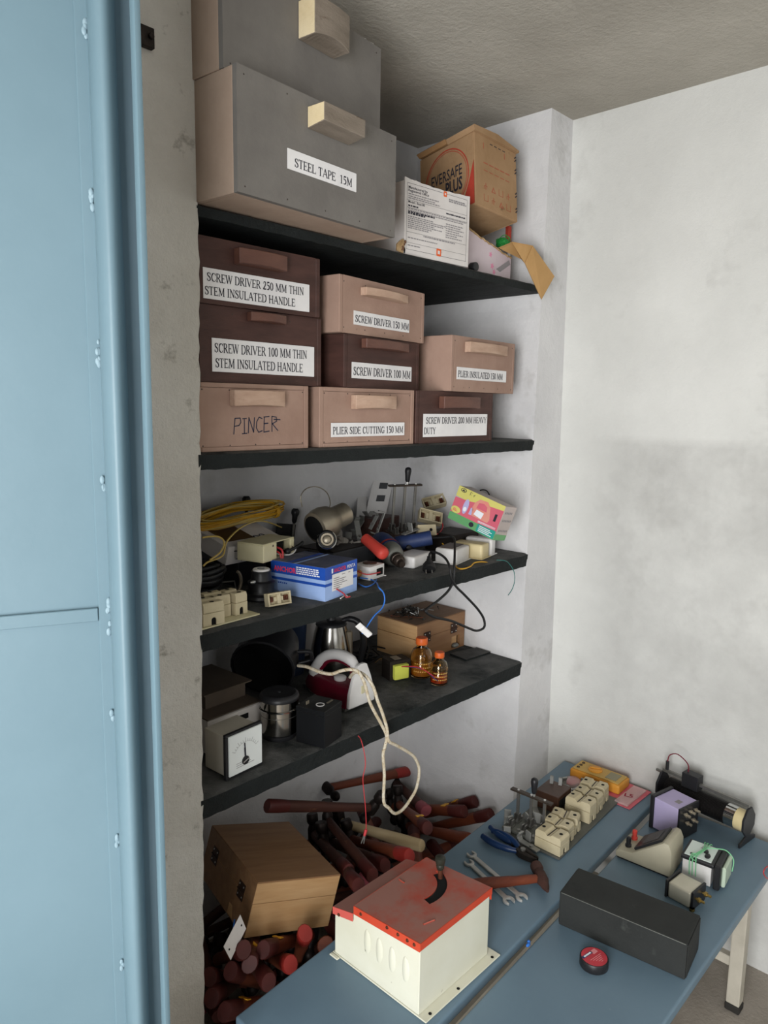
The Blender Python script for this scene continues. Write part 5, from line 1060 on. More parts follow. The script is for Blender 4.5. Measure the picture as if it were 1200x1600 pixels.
# heel plate: narrow top, broad foot, curling into the handle above
hpz = .125
mb = MB(); prof = [(-.050, .008), (.050, .008), (.047, .045), (.034, .085), (.018, hpz-.004), (.008, hpz), (-.008, hpz), (-.018, hpz-.004), (-.034, .085), (-.047, .045)]
mb.prism(prof, -.012, -.0005, 'x'); mb.build('heel_plate', m_wpl, ir, bev=.003, seg=2, smooth=40)
mb = MB(); mb.box(-.0135, -.0118, -.008, .004, .040, .062); mb.build('heel_label', m_crmd, ir)
mb = MB(); mb.tube([V(.004, 0, .095), V(.03, 0, .122), V(.08, 0, .128), V(.13, 0, .112), V(.165, 0, .078), (V(.178, 0, .048))], .02, 12, radii=[.013, .0155, .0155, .0155, .0175, .020]); mb.build('handle', m_wpl, ir, smooth=60)
mb = MB(); mb.tube([V(.012, 0, .105), V(.02, 0, .085), V(.014, 0, .055)], .013, 10, radii=[.011, .013, .015]); mb.tube([V(.03, 0, .109), V(.08, 0, .114), V(.125, 0, .100), V(.155, 0, .070)], .0085, 8); mb.build('handle_lining', m_mar, ir, smooth=60)
mb = MB(); mb.lathe([(.017, 0), (.018, .008), (.014, .011)], 18); mb.build('dial', m_wpl, ir, M=T(.075, 0, .0565), smooth=40)
# braided cord: from the handle, over, and down in a long loop
def cyc(x, y): return (560+x*.2333, 920+y*.2333)
def az(px, z): return at_z(px[0], px[1], z)
cp = [((466, 1040), 1.40), ((480, 1042), 1.36), ((500, 1050), 1.32), ((518, 1053), 1.29), ((533, 1048), 1.27), ((548, 1046), 1.255), ((560, 1050), 1.245), ((569, 1066), 1.236), ((577, 1095), 1.232), ((586, 1114), 1.230), ((596, 1132), 1.228), ((604, 1150), 1.227), ((601, 1168), 1.226), ((598.5, 1180), 1.226),
      ((600.5, 1211), 1.225), ((599.5, 1252), 1.224), ((607, 1262), 1.223), ((617, 1271), 1.222), ((630, 1264), 1.222), ((643, 1246), 1.222), ((651, 1230), 1.222), ((655, 1203), 1.222), ((648, 1184), 1.222), ((636, 1174), 1.223), ((618, 1164), 1.223), ((607, 1157), 1.223),
      ((604.5, 1138), 1.224), ((597, 1113), 1.226), ((590, 1095), 1.228), ((583, 1073), 1.232), ((572, 1057), 1.245), ((560, 1050), 1.262), ((552, 1052), 1.285), ((547, 1058), 1.31)]
P = [at_y(*a, y) for a, y in cp]
ic = thing('iron_lead', 'braided white flex from the iron, hanging in a loop below the shelf', 'flex', T(P[0])); 
mb = MB(); mb.tube([p-P[0] for p in P], .0043, 8); mb.build('flex', m_rope, ic, smooth=70)
mb = MB()                                        # brown tracer thread winding round the flex
Q = []
for i in range(len(P)-1):
    for k in range(10):
        t_ = k/10; a, b, c, d_ = P[max(i-1, 0)], P[i], P[i+1], P[min(i+2, len(P)-1)]
        Q.append(.5*((2*b)+(c-a)*t_+(2*a-5*b+4*c-d_)*t_*t_+(3*b-a-3*c+d_)*t_**3))
tw = []; s_ = 0
for i in range(1, len(Q)-1):
    t_ = (Q[i+1]-Q[i-1]).normalized(); u = t_.cross(V(.2, .9, .1)).normalized(); v = t_.cross(u); s_ += (Q[i]-Q[i-1]).length
    tw.append(Q[i]+.0040*(math.cos(s_*380)*u+math.sin(s_*380)*v)-P[0])
mb.tube(tw, .0009, 4, sub=1); mb.build('tracer_thread', mat('tan_thread', '9a7b52', rough=.9), ic)
# --- transformer with yellow tape
P = at_z(612, 1067, ZD); tr = thing('transformer', 'small iron-core transformer with yellow taped winding and thin leads', 'transformer', T(P.x, P.y, ZD1) @ Rz(-16))
mb = MB(); w, d, h = .072, .060, .060; mb.box(0, w, .010, d, 0, h*.18); mb.box(0, w, .010, d, h*.82, h); mb.box(0, w*.14, .010, d, h*.18, h*.82); mb.box(w*.86, w, .010, d, h*.18, h*.82); mb.build('core', m_lam, tr, bev=.0008)
mb = MB(); mb.box(w*.15, w*.85, .0, d+.006, h*.06, h*.80); mb.build('winding', m_ytp, tr, bev=.004, seg=2, smooth=40)
mb = MB(); mb.box(w*.3, w*.62, .02, .05, h+.0004, h+.0016); mb.build('top_label', m_alu, tr)
q1, q2, q3, q4_ = [at_z(*p, ZD+z)-at_z(612, 1067, ZD) for p, z in (((630, 1046), .035), ((645, 1040), .050), ((665, 1052), .035), ((678, 1064), .003))]
R2 = Rz(16).to_3x3()
mb = MB(); mb.tube([R2 @ V(q.x, q.y, q.z) for q in (V(.029, .004, .042)+V(0, -.004, 0), q2+V(0, -.02, 0), q3+V(0, -.025, 0), q4_+V(0, -.02, .002))], .0014, 5); mb.build('red_lead', m_red, tr)
mb = MB(); mb.tube([R2 @ V(q.x, q.y, q.z) for q in (V(.034, .0, .042), q2+V(.01, -.03, -.006), q3+V(0, -.035, -.008), q4_+V(.003, -.03, .002))], .0014, 5); mb.build('blue_lead', m_navy, tr)
# --- two orange capped bottles
def bottle(px, label, r, h, fl, lv):
    q = at_z(*px, ZD); o = thing('bottle', label, 'bottle', T(q.x+r*.68, q.y+r*.6, ZD1), 'orange capped bottles')
    mb = MB(); mb.lathe([(r*.80, 0), (r*.97, .003), (r, .008), (r, h*.42), (r*.97, h*.44), (r, h*.46), (r*.99, h*.58), (r*.80, h*.70), (r*.48, h*.76), (r*.46, h*.84), (r*.42, h*.84), (r*.44, h*.765), (r*.76, h*.69), (r*.95, h*.575), (r*.955, .008), (r*.76, .004), (.0005, .004)], 26, caps=False)
    mb.lathe([(r*.80, 0), (.0005, 0)], 26, caps=False); mb.build('glass', m_glz, o, smooth=50)
    mb = MB(); mb.lathe([(r*.74, .0045), (r*.945, .0085), (r*.945, h*lv), (.0005, h*lv)], 24, caps=False); mb.lathe([(r*.74, .0045), (.0005, .0045)], 24, caps=False); mb.build('liquid', fl, o, smooth=50)
    mb = MB(); N = 26
    mb.lathe([(r*.54, h*.835), (r*.56, h*.845), (r*.56, h*.97), (r*.50, h), (r*.2, h)], 22); mb.build('cap', m_ocap, o, smooth=40)
    for k in range(18):
        a = 2*PI*k/18; mb = None
    # raised printed lettering, a few gilt strokes round the front
    mb = MB()
    for row in range(3):
        for k in range(9):
            a = math.radians(-135-48+12*k+3*row); z = h*(.18+.10*row); rr = r*1.004
            mb.add([(rr*math.cos(a), rr*math.sin(a), z), (rr*math.cos(a+.12), rr*math.sin(a+.12), z), (rr*math.cos(a+.12), rr*math.sin(a+.12), z+h*.035), (rr*math.cos(a), rr*math.sin(a), z+h*.022)], [(0, 1, 2, 3)])
    tag(mb.build('print', mat('gilt_print', 'c9a24a', rough=.5), o), kind='stuff')
bottle((658, 1062), 'larger bottle with orange cap and pale amber liquid, by the wooden box', 0.033, .122, m_amb, .40)
bottle((686, 1073), 'smaller bottle with orange cap and red liquid, nearer the shelf edge', 0.0265, .098, m_rfl, .34)
# --- hinged wooden instrument box

HB = V(1.722, 1.478, ZD1); w, d = .250, .175; h = at_y(648.3, 978.3, 1.478).z-ZD1; hl_ = h*.60
hb = thing('instrument_box', 'flat hinged wooden instrument box at the right end of the lowest shelf', 'box', T(HB))
mb = MB(); t = .010; a_, b_ = w*.72, w*.90
# front wall with a square opening near its right end
mb.box(0, a_, 0, t, 0, hl_-.0006); mb.box(b_, w, 0, t, 0, hl_-.0006); mb.box(a_, b_, 0, t, hl_*.62, hl_-.0006); mb.box(a_, b_, 0, t, 0, hl_*.10)
mb.box(0, w, d-t, d, 0, hl_-.0006); mb.box(w-t, w, t, d-t, 0, hl_-.0006); mb.box(t, w-t, t, d-t, 0, t); mb.build('lower_case', m_walw, hb)
mb = MB(); mb.box(-.0005, t, 0.0003, d, 0, hl_-.0006); mb.build('left_board', m_pine, hb)
mb = MB(); mb.box(-.0005, w+.0005, .0003, d, hl_+.0006, h-.004); mb.build('lid', m_pine, hb, bev=.0008)
mb = MB(); mb.box(-.0008, w+.0008, -.0004, d+.0008, h-.0038, h); mb.build('lid_top', m_wtop, hb, bev=.0006)
mb = MB(); mb.box(0.001, w, -.0003, .0002, hl_+.0006, h-.004); mb.build('lid_front', m_walw, hb)
for xx in (w*.20, w*.76):
    mb = MB(); mb.box(xx-.017, xx+.017, -.0016, -.0004, hl_-.016, hl_+.018); mb.cyl((xx-.017, -.0022, hl_), (xx+.017, -.0022, hl_), .0022, n=8); g = mb.build('hinge', m_hng, hb)
    for dx, dz_ in ((-.011, -.010), (.011, -.010), (-.011, .011), (.011, .011)): mb = MB(); mb.cyl((xx+dx, -.0024, hl_+dz_), (xx+dx, -.0015, hl_+dz_), .0022, n=8); mb.build('screw', m_tin, g)
mb = MB(); mb.box(a_+.012, b_-.004, t+.0005, t+.03, hl_*.12, hl_*.6); mb.build('inner_block', m_pine, hb)
mb = MB(); mb.sphere((a_+.016, -.004, hl_*.20), .011, 10, 8, sc=(1.3, 1, .75)); mb.build('clay_lump', m_gear, hb, smooth=60)
# heap of screws on its lid
m_scr = mat('blackened_screws', '4a4743', '2c2a28', scale=60, rough=.4, metal=.7)
r5 = random.Random(55); mb = MB()
for k in range(120):
    a = r5.uniform(0, 2*PI); rr = abs(r5.gauss(0, .032)); z = .0025+max(0, .020-rr*.42)*r5.uniform(.1, 1)
    c = V(rr*math.cos(a)*1.35, rr*math.sin(a)*.9, z); dr2 = V(r5.uniform(-1, 1), r5.uniform(-1, 1), r5.uniform(-.35, .35)).normalized()*r5.uniform(.006, .011)
    mb.cyl(c-dr2, c+dr2, .0013, n=5, mi=0 if k % 5 else 1); mb.cyl(c+dr2*.9, c+dr2*1.06, .0030, n=6, mi=0 if k % 5 else 1)
o = mb.build('screw_heap', [m_scr, m_tin], M=T(HB.x+.085, HB.y+.105, ZD1+h+.0012)); tag(o, 'heap of dark screws on the lid of the hinged wooden box', 'screws', kind='stuff')
P0, P1 = at_z(620, 957, ZD1+h+.003), at_z(629, 963, ZD1+h+.003); P0 = V(1.735, 1.60, ZD1+h+.003); mb = MB(); mb.cyl((0, 0, 0), (.06, -.085, 0), .0016, n=6); mb.cyl((-.003, .004, 0), (0, 0, 0), .0032, n=6); o = mb.build('long_bolt', m_cu, M=T(P0)); tag(o, 'long thin coppery bolt lying left of the screw heap', 'bolt')
q = at_z(712, 1015, ZD); mb = MB(); mb.prism([(0, 0), (.12, -.01), (.125, .05), (.01, .075)], 0, .006, 'z'); o = mb.build('slate_tile', m_slab, M=T(1.85, 1.375, ZD1)); tag(o, 'flat dark slate tile on the lowest shelf before the wooden box', 'tile')
# tangle of black parts left of the wooden box
q = at_z(598, 1034, ZD); tg = thing('wire_tangle', 'tangle of black leads and a connector left of the hinged wooden box', 'wire tangle', T(q.x-.045, q.y+.02, ZD1))
mb = MB()
for k in range(7):
    pts = [V(r5.uniform(-.045, .045), r5.uniform(-.035, .05), .006+r5.uniform(0, .035)) for _ in range(5)]; mb.tube(pts, .0034, 6)
mb.build('leads', m_rub, tg, smooth=70)
mb = MB(); mb.tube([V(.0, -.03, .01), V(.01, -.04, .022), V(.03, -.035, .018), V(.035, -.02, .006)], .0012, 5); mb.build('tan_lead', mat('tan_thread', '9a7b52'), tg)
mb = MB(); mb.box(-.02, .02, .02, .05, 0, .028); mb.build('connector', m_blk, tg, bev=.003)
mb = MB(); mb.tube([at_z(622, 1022, ZD1+.012)-at_z(600, 1030, ZD1), V(.06, .05, .03), V(.12, .03, .012), V(.14, 0, .004)], .0025, 6); mb.build('stray_lead', m_rub, tg, smooth=70)
# red wire with a crocodile clip hanging off the shelf edge
rp = [((560, 1150), ZD, .003), ((564, 1156), 1.242), ((569, 1175), 1.232), ((571, 1195), 1.229), ((567, 1216), 1.228), ((569, 1240), 1.227), ((571, 1262), 1.226), ((572, 1282), 1.226), ((572, 1298), 1.226)]
o, P = wire('red_wire', 'thin red wire with a crocodile clip dangling from the lowest shelf', rp, .0012, m_red)
a, b = at_y(572, 1296, 1.226)-P[0], at_y(566, 1318, 1.226)-P[0]
mb = MB(); mb.cyl(a, a.lerp(b, .45), .0045, .0035, n=8); mb.build('clip_boot', m_red, o, smooth=50)
mb = MB(); s_ = V(.69, -.7, 0); mb.cyl(a.lerp(b, .4)+s_*.001, b+s_*.004, .0028, .0012, n=6); mb.cyl(a.lerp(b, .4)-s_*.001, b-s_*.003, .0028, .0012, n=6); mb.build('clip_jaws', m_steel, o, smooth=50)
# ================================================================== hammers heaped on the floor of the niche
m_ham = mat('red_brown_varnish', '7a3f29', '5f2e1f', scale=4, rough=.5, stretch=(1, 5, 5), bump=.1, bscale=60, spots=[('8a5a3a', 14, .66, .12)], spec=.35)
m_ham2 = mat('dark_worn_handle', '4e2c21', '3a201a', scale=5, rough=.65, stretch=(1, 5, 5), spots=[('7a5238', 12, .64, .12)])
m_hend = mat('red_painted_end', '52211d', '411a17', scale=9, rough=.55, spots=[('8d5a48', 30, .72, .06)])
m_hend2 = mat('bright_red_end', 'a3332c', '8f2c27', scale=12, rough=.45)
m_hrose = mat('rose_butt', '9a4c54', '844048', scale=14, rough=.6)
m_stk = mat('yellow_sticker', 'e0a52a', rough=.5)
m_forg = mat('forged_iron', '2f2826', '221d1c', scale=20, rough=.5, metal=.7, bump=.1)
m_cmal = mat('pale_ash_handle', 'cdb893', 'bfa87f', scale=5, rough=.6, stretch=(1, 8, 8), spots=[('8d7350', 12, .70, .1)])
HL = .30; HS_ = 1.3
def ham_mesh(mh, me, sticker, name='hammer'):
    """handle along +x with its butt at the origin, head at x = HL"""
    mb = MB(); st = [(.052, .0125, .0148), (.10, .0120, .0145), (.16, .0105, .0125), (.22, .0095, .0115), (.275, .0095, .0120), (.305, .0090, .0110)]
    mb.rings([[V(x, a*math.cos(2*PI*j/12), b*math.sin(2*PI*j/12)) for j in range(12)] for x, a, b in st]); h = mb
    e = MB(); e.rings([[V(x, a*math.cos(2*PI*j/12), b*math.sin(2*PI*j/12)) for j in range(12)] for x, a, b in ((.0, .0125, .0150), (.0025, .0142, .0165), (.03, .0140, .0162), (.0517, .0126, .0149))])
    hd = MB(); hd.M = T(HL-.005, 0, 0)
    hd.rings([[V(r_*math.cos(2*PI*j/12), r_*math.sin(2*PI*j/12), z) for j in range(12)] for r_, z in ((.0125, .048), (.0142, .045), (.0142, .030), (.0095, .022), (.0135, .012), (.0140, -.012), (.0090, -.020), (.0088, -.026), (.0125, -.032), (.0130, -.040), (.0085, -.048), (.003, -.051))])
    s = None
    if sticker: s = MB(); s.box(.062, .076, -.009, .009, .0135, .0152); 
    return h, e, hd, s, mh, me
def build_hammer(label, M, mh, me, sticker=False, group='hammers heaped under the lowest shelf'):
    h, e, hd, s, mh, me = ham_mesh(mh, me, sticker)
    o = thing('hammer', label, 'hammer', M, group)
    h.build('handle', mh, o, smooth=50); e.build('grip_end', me, o, smooth=50); hd.build('head', m_forg, o, smooth=50)
    if s: s.build('sticker', m_stk, o)
    return o
proto = {}
VIS = None
def place_hammer(label, M, kind, group='hammers heaped under the lowest shelf'):
    if kind not in proto:
        mh, me, st = {'a': (m_ham, m_hend, False), 'b': (m_ham2, m_hend, False), 'c': (m_ham, m_hend, True), 'd': (m_ham, m_hend2, False), 'e': (m_ham2, m_hrose, False), 'f': (m_ham, m_ham, False)}[kind]
        proto[kind] = build_hammer(label, M, mh, me, st, group); return proto[kind]
    return dup(proto[kind], M, label, group)
def ham_M(pb, yb, ph, far=True, roll=0, L=HL*1.3):
    B = at_y(*pb, yb); d = ray(*ph).normalized(); oc = EYE-B; b = d.dot(oc); c = oc.length_squared-L*L; disc = b*b-c
    t = -b+(math.sqrt(disc) if disc > 0 else 0)*(1 if far else -1)
    Hd = EYE+d*t; u = (Hd-B).normalized()
    up = V(0, 0, 1) if abs(u.z) < .9 else V(1, 0, 0)
    return frame(B, u, up) @ Rx(roll) @ Matrix.Scale(L/HL, 4)
HS = [((637, 1205), 1.725, (509, 1232), False, 80, 'd', 'topmost hammer of the heap, by the back wall, with bright red butt'),
      ((417, 1259), 1.55, (579, 1269), True, 20, 'b', 'long dark hammer lying level across the heap, butt to the left under the shelf'),
      ((666, 1267), 1.46, (617, 1222), True, 60, 'e', 'hammer pointing its rose coloured butt outward beneath the flex loop'),
      ((743, 1252), 1.38, (655, 1216), True, 0, 'c', 'upper right hammer with a yellow sticker, against the side wall'),
      ((726, 1268), 1.35, (613, 1244), True, 0, 'c', 'stickered hammer second from the right, butt toward the bench'),
      ((768, 1272), 1.29, (640, 1268), True, 10, 'a', 'rightmost hammer in the heap, butt reaching past the bench edge'),
      ((734, 1312), 1.24, (640, 1292), True, 0, 'f', 'brown hammer low at the right of the heap, above the pliers'),
      ((668, 1294), 1.30, (622, 1256), True, 0, 'c', 'hammer with a sticker band, pointing down toward the red lidded box'),
      ((640, 1338), 1.20, (556, 1312), True, 0, 'd', 'hammer with red varnished butt just behind the red lid'),
      ((582, 1368), 1.24, (511, 1280), True, 0, 'b', 'dark hammer sloping down behind the red lidded box'),
      ((560, 1384), 1.22, (527, 1316), True, 0, 'b', 'dark hammer next to the tilted wooden box, butt downward'),
      ((545, 1362), 1.30, (489, 1302), True, 0, 'b', 'dark hammer touching the top corner of the tilted wooden box'),
      ((602, 1352), 1.27, (545, 1290), True, 0, 'b', 'dark hammer between the pale handle and the red lid'),
      ((390, 1507), 1.235, (402, 1440), True, 40, 'c', 'stickered hammer with its round butt outward, below the white tag'),
      ((381, 1484), 1.245, (420, 1440), True, 0, 'a', 'hammer butt showing close under the corner of the tilted wooden box'),
      ((454, 1507), 1.19, (405, 1482), True, 0, 'd', 'hammer with a bright red butt just above the blue bench edge'),
      ((327, 1527), 1.295, (380, 1480), True, 0, 'a', 'hammer butt at the far left, against the plaster edge'),
      ((360, 1517), 1.265, (400, 1480), True, 0, 'a', 'hammer butt between the far left one and the stickered one'),
      ((411, 1484), 1.245, (470, 1470), True, 0, 'c', 'hammer in the shade right under the tilted wooden box'),
      ((350, 1581), 1.225, (430, 1520), True, 0, 'c', 'lowest visible hammer, with yellow band, beside the bench corner'),
      ((477, 1458), 1.215, (395, 1470), True, 0, 'd', 'hammer with red butt and orange sticker below the wooden box front'),
      ((508, 1476), 1.20, (440, 1478), True, 0, 'f', 'brown hammer lying along the underside of the wooden box'),
      ((330, 1560), 1.255, (400, 1510), True, 0, 'b', 'dark hammer low at the left, below the far left butt'),
      ((420, 1535), 1.19, (370, 1500), True, 0, 'b', 'dark hammer under the bright red butt, next to the bench')]
import numpy as np
def samples(M):                                      # points down the handle and across the head, in the room
    return np.array([tuple(M @ V(HL*k/10, 0, 0)) for k in range(11)] + [tuple(M @ V(HL-.005, 0, .045*k)) for k in (-1, -.5, .5, 1)])
TBI = frame(V(.9386, 1.3301, .3581), V(.9412, -.2003, -.2721), V(.2667, -.0542, .9623)).inverted()
MP = ham_M((660, 1322), 1.285, (536, 1286), True, 0, .33) @ Matrix.Scale(.30/.33*1.12, 4)
taken = [samples(MP)]; rs_ = random.Random(77)
def clear(S):
    A = np.concatenate(taken); d = math.sqrt(((S[:, None, :]-A[None, :, :])**2).sum(2).min())
    for p in S:
        q = TBI @ V(*p)
        if -.02 < q.x < .262 and -.02 < q.y < .313 and -.02 < q.z < .157: d = min(d, .012)
    if S[:, 0].max() > 1.965 or S[:, 1].max() > 1.757 or S[:, 2].min() < .02 or (S[S[:, 1] > 1.22][:, 0].min() if (S[:, 1] > 1.22).any() else 1) < .80: d = min(d, .010)
    return d
for pb, yb, ph, far, roll, k, lb in HS:              # the butt stays where the photograph shows it, the rest swings until it is clear
    M0 = ham_M(pb, yb, ph, far, roll); B = M0.translation.copy(); best = None
    for t_ in range(260):
        g = t_/260
        R = Rz(rs_.uniform(-30, 30)*g) @ Matrix.Rotation(math.radians(rs_.uniform(-24, 24)*g), 4, V(M0[1][0], -M0[0][0], 0).normalized())
        M = T(B) @ R @ T(-B) @ M0 @ Rx(rs_.uniform(-60, 60)*g if k != 'c' else 0); d = clear(samples(M))
        if best is None or d > best[0]+.002: best = (d, M)
        if d > .0385: break
    taken.append(samples(best[1])); place_hammer(lb, best[1], k)
# pale mallet handle
M = MP
o = thing('hammer', 'hammer with a pale unvarnished handle lying across the dark heap', 'hammer', M, 'hammers heaped under the lowest shelf')
mb = MB(); mb.rings([[V(x, a*math.cos(2*PI*j/12), b*math.sin(2*PI*j/12)) for j in range(12)] for x, a, b in ((0, .012, .0135), (.003, .0145, .0165), (.08, .0145, .0165), (.2, .012, .014), (.32, .011, .0125))]); mb.build('handle', m_cmal, o, smooth=50)
mb = MB(); mb.box(.297, .325, -.014, .014, -.045, .045); mb.build('head', m_forg, o, bev=.004, seg=2)
# the rest of the heap: packed so that no two handles or heads cut into each other
rh = random.Random(12); HID = []
def side(x): return 'left' if x < 1.2 else ('middle' if x < 1.5 else 'right')
def fits(S):
    if S[:, 0].min() < .81 or S[:, 0].max() > 1.955 or S[:, 1].max() > 1.745 or S[:, 2].min() < .022: return False
    A = np.concatenate(taken)
    if ((S[:, None, :]-A[None, :, :])**2).sum(2).min() < .0375**2: return False
    for p in S:
        q = TBI @ V(*p)
        if -.025 < q.x < .267 and -.025 < q.y < .318 and -.025 < q.z < .16: return False
    return True
n = 0
for t_ in range(5200):
    if n >= 96: break
    lay = t_/5200
    if rh.random() < .22:
        M = T(rh.uniform(.83, 1.2), rh.uniform(1.215, 1.30), .03+.24*rh.random()) @ Rz(80+rh.uniform(-14, 14)) @ Ry(rh.uniform(-6, 5)) @ Rx(rh.uniform(0, 360)) @ Matrix.Scale(1.25, 4)
    else:
        z = .024+.23*lay+rh.uniform(0, .03); yaw = rh.choice((0, 180, 180, 230))+rh.uniform(-45, 45)
        cx = rh.uniform(1.0, 1.78); cy = rh.uniform(1.22, 1.70)
        if z > .05+.21*(1-abs(cx-1.38)/.9) and cx > 1.45 and cy < 1.36: continue
        M = T(cx, cy, z) @ Rz(yaw) @ Ry(rh.uniform(-10, 10)) @ Rx(90+rh.uniform(-25, 25)) @ Matrix.Scale(1.3, 4) @ T(-HL/2, 0, 0)
    k = rh.choice('abbbe'); S = samples(M)
    if not fits(S): continue
    taken.append(S); n += 1
    if VIS is not None and n not in VIS: continue
    u = M.to_3x3() @ V(1, 0, 0); hx = S[0]
    kind_ = {'a': 'red brown', 'b': 'dark worn', 'e': 'rose butted'}[k]
    way = 'butt outward' if u.y > abs(u.x) else ('butt to the left' if u.x > 0 else 'butt to the right')
    dep = 'back' if S[:, 1].mean() > 1.58 else ('core' if S[:, 1].mean() > 1.42 else 'front')
    lev = 'low in' if M.translation.z < .12 else ('midway up' if M.translation.z < .2 else 'high in')
    place_hammer('%s hammer, %s, %s the %s %s of the heap' % (kind_, way, lev, side(float(S[:, 0].mean())), dep), M, k, 'hammers buried in the heap')['serial'] = n
print('PACKED', n)
# ---------------------------------------------------------------- wooden box tilted on the heap (pose solved from its corners)
TB = frame(V(.9386, 1.3301, .3581), V(.9412, -.2003, -.2721), V(.2667, -.0542, .9623)); w, d, h = .242, .293, .137; hl_ = h*.60
tb = thing('instrument_box', 'pale wooden hinged box lying tilted on the heap of hammers', 'box', TB)
mb = MB(); mb.box(0, w, 0, d, 0, hl_-.0004); mb.build('lower_case', m_pine, tb, bev=.0008)
mb = MB(); mb.box(0, w, 0, d, hl_+.0006, h-.004); mb.build('lid', m_pine, tb, bev=.0008)
mb = MB(); mb.box(0, w, 0, d, h-.0038, h); mb.build('lid_top', m_walw, tb, bev=.0006)  # same wood as the lid, coloured darker to stand for shade
mb = MB(); mb.box(-.0008, -.0002, .0, d, 0, hl_-.0008); mb.build('side_shade', m_walw, tb); mb = MB(); mb.box(-.0008, -.0002, .0, d, hl_+.001, h-.002); mb.build('side_shade', m_walw, tb)  # thin dark sheets: shade of the left side put into colour
for yy in (d*.22, d*.80):
    mb = MB(); mb.box(-.0022, -.0009, yy-.017, yy+.017, hl_-.020, hl_+.020); mb.cyl((-.0028, yy-.017, hl_), (-.0028, yy+.017, hl_), .0022, n=8); g = mb.build('hinge', m_hng, tb)
    for dy, dz_ in ((-.011, -.012), (.011, -.012), (-.011, .013), (.011, .013)): mb = MB(); mb.cyl((-.0022, yy+dy, hl_+dz_), (-.0032, yy+dy, hl_+dz_), .0022, n=8); mb.build('screw', m_tin, g)
mb = MB(); mb.prism([(d*.26, .004), (d*.36, .004), (d*.36, .030), (d*.30, .030)], -.0014, -.0009, 'x'); mb.build('chipped_corner', m_pine, tb)
mb = MB(); mb.tube([V(-.003, d*.2, .012), V(-.008, d*.16, .004), V(-.012, d*.12, -.010)], .002, 5); mb.build('tag_cord', m_blu, tb)
pl = [at_y(349, 1479, 1.262), at_y(375, 1429, 1.285), at_y(384, 1451, 1.275), at_y(360, 1500, 1.25)]
ux = (pl[1]-pl[0]); nrm = (pl[1]-pl[0]).cross(pl[3]-pl[0]).normalized()*.0012; q = pl[0]
mb = MB(); mb.add([p-q for p in pl]+[p-q-nrm for p in pl], [(0, 1, 2, 3), (7, 6, 5, 4), (0, 4, 5, 1), (1, 5, 6, 2), (2, 6, 7, 3), (3, 7, 4, 0)])
wt = mb.build('metal_tag', m_alu, M=T(q)); wt.data.materials[0] = m_wcard; tag(wt, 'white plate tag with a hole at each end, hanging from the tilted wooden box', 'tag')
for k in (.12, .88):
    c = (pl[0].lerp(pl[1], k)+pl[3].lerp(pl[2], k))/2-q; n_ = -nrm.normalized()
    mb = MB(); mb.cyl(c-n_*.0004, c+n_*.0016, .0024, n=8); mb.cyl(c-n_*.0018, c+n_*.0006, .0024, n=8); mb.build('hole', m_hole, wt)
# ================================================================== two low benches and what stands on them
ZT = .436
m_top = mat('blue_grey_laminate', '687f8f', '5f7585', scale=3, rough=.45, bump=.03, bscale=200, spots=[('8796a0', 26, .73, .06)], spec=.45)
m_edge = mat('laminate_edge', '55697a', rough=.5)
m_leg = mat('cream_enamel_leg', 'c2bcae', 'aca698', scale=8, rough=.5, spots=[('5d5850', 35, .72, .05)])
m_rubf = mat('rubber_foot', '2b2926', rough=.8)
def bench(label, poly, legs, rails):
    o = thing('bench', label, 'bench', T(0, 0, 0), 'two low blue grey benches')
    c = V(sum(p[0] for p in poly)/4, sum(p[1] for p in poly)/4, 0); o.location = c
    mb = MB(); mb.prism([(p[0]-c.x, p[1]-c.y) for p in poly], ZT-.026, ZT, 'z'); mb.build('top', m_top, o, bev=.006, seg=3, smooth=40)
    mb = MB(); ins = [(c.x+(p[0]-c.x)*.93, c.y+(p[1]-c.y)*.80) for p in poly]
    mb.prism([(p[0]-c.x, p[1]-c.y) for p in ins], ZT-.055, ZT-.0265, 'z'); mb.build('apron', m_leg, o, bev=.001)
    for x, y in legs:
        mb = MB(); mb.box(x-c.x-.0175, x-c.x+.0175, y-c.y-.0175, y-c.y+.0175, .022, ZT-.0555); mb.build('leg', m_leg, o, bev=.003, seg=2)
        mb = MB(); mb.box(x-c.x-.0195, x-c.x+.0195, y-c.y-.0195, y-c.y+.0195, .0, .0215); mb.build('rubber_foot', m_rubf, o, bev=.003)
    for (xa, ya), (xb, yb), z in rails:
        mb = MB(); a, b = V(xa-c.x, ya-c.y, z), V(xb-c.x, yb-c.y, z); q = frame(a, b-a, V(0, 0, 1)); mb.M = q; mb.box(.018, (b-a).length-.018, -.012, .012, -.014, .014); mb.build('rail', m_leg, o, bev=.002)
    return o
bench('blue grey bench nearer the shelves, carrying the red lidded switch box', [(.735, .775), (2.150, .838), (2.155, 1.172), (.742, 1.086)],
      [(.83, .84), (2.05, .89), (2.05, 1.11), (.83, 1.02)], [((2.05, .89), (2.05, 1.11), .14), ((.83, .84), (.83, 1.02), .14), ((.83, .93), (2.05, 1.0), .14)])
bench('blue grey bench nearer the photographer, carrying the long black box and meters', [(.70, .470), (2.135, .474), (2.130, .812), (.70, .748)],
      [(.80, .53), (1.99, .528), (1.99, .75), (.80, .70)], [((1.99, .528), (1.99, .75), .14), ((.80, .53), (.80, .70), .14), ((.80, .62), (1.99, .64), .14)])
ZT1 = ZT+.0008
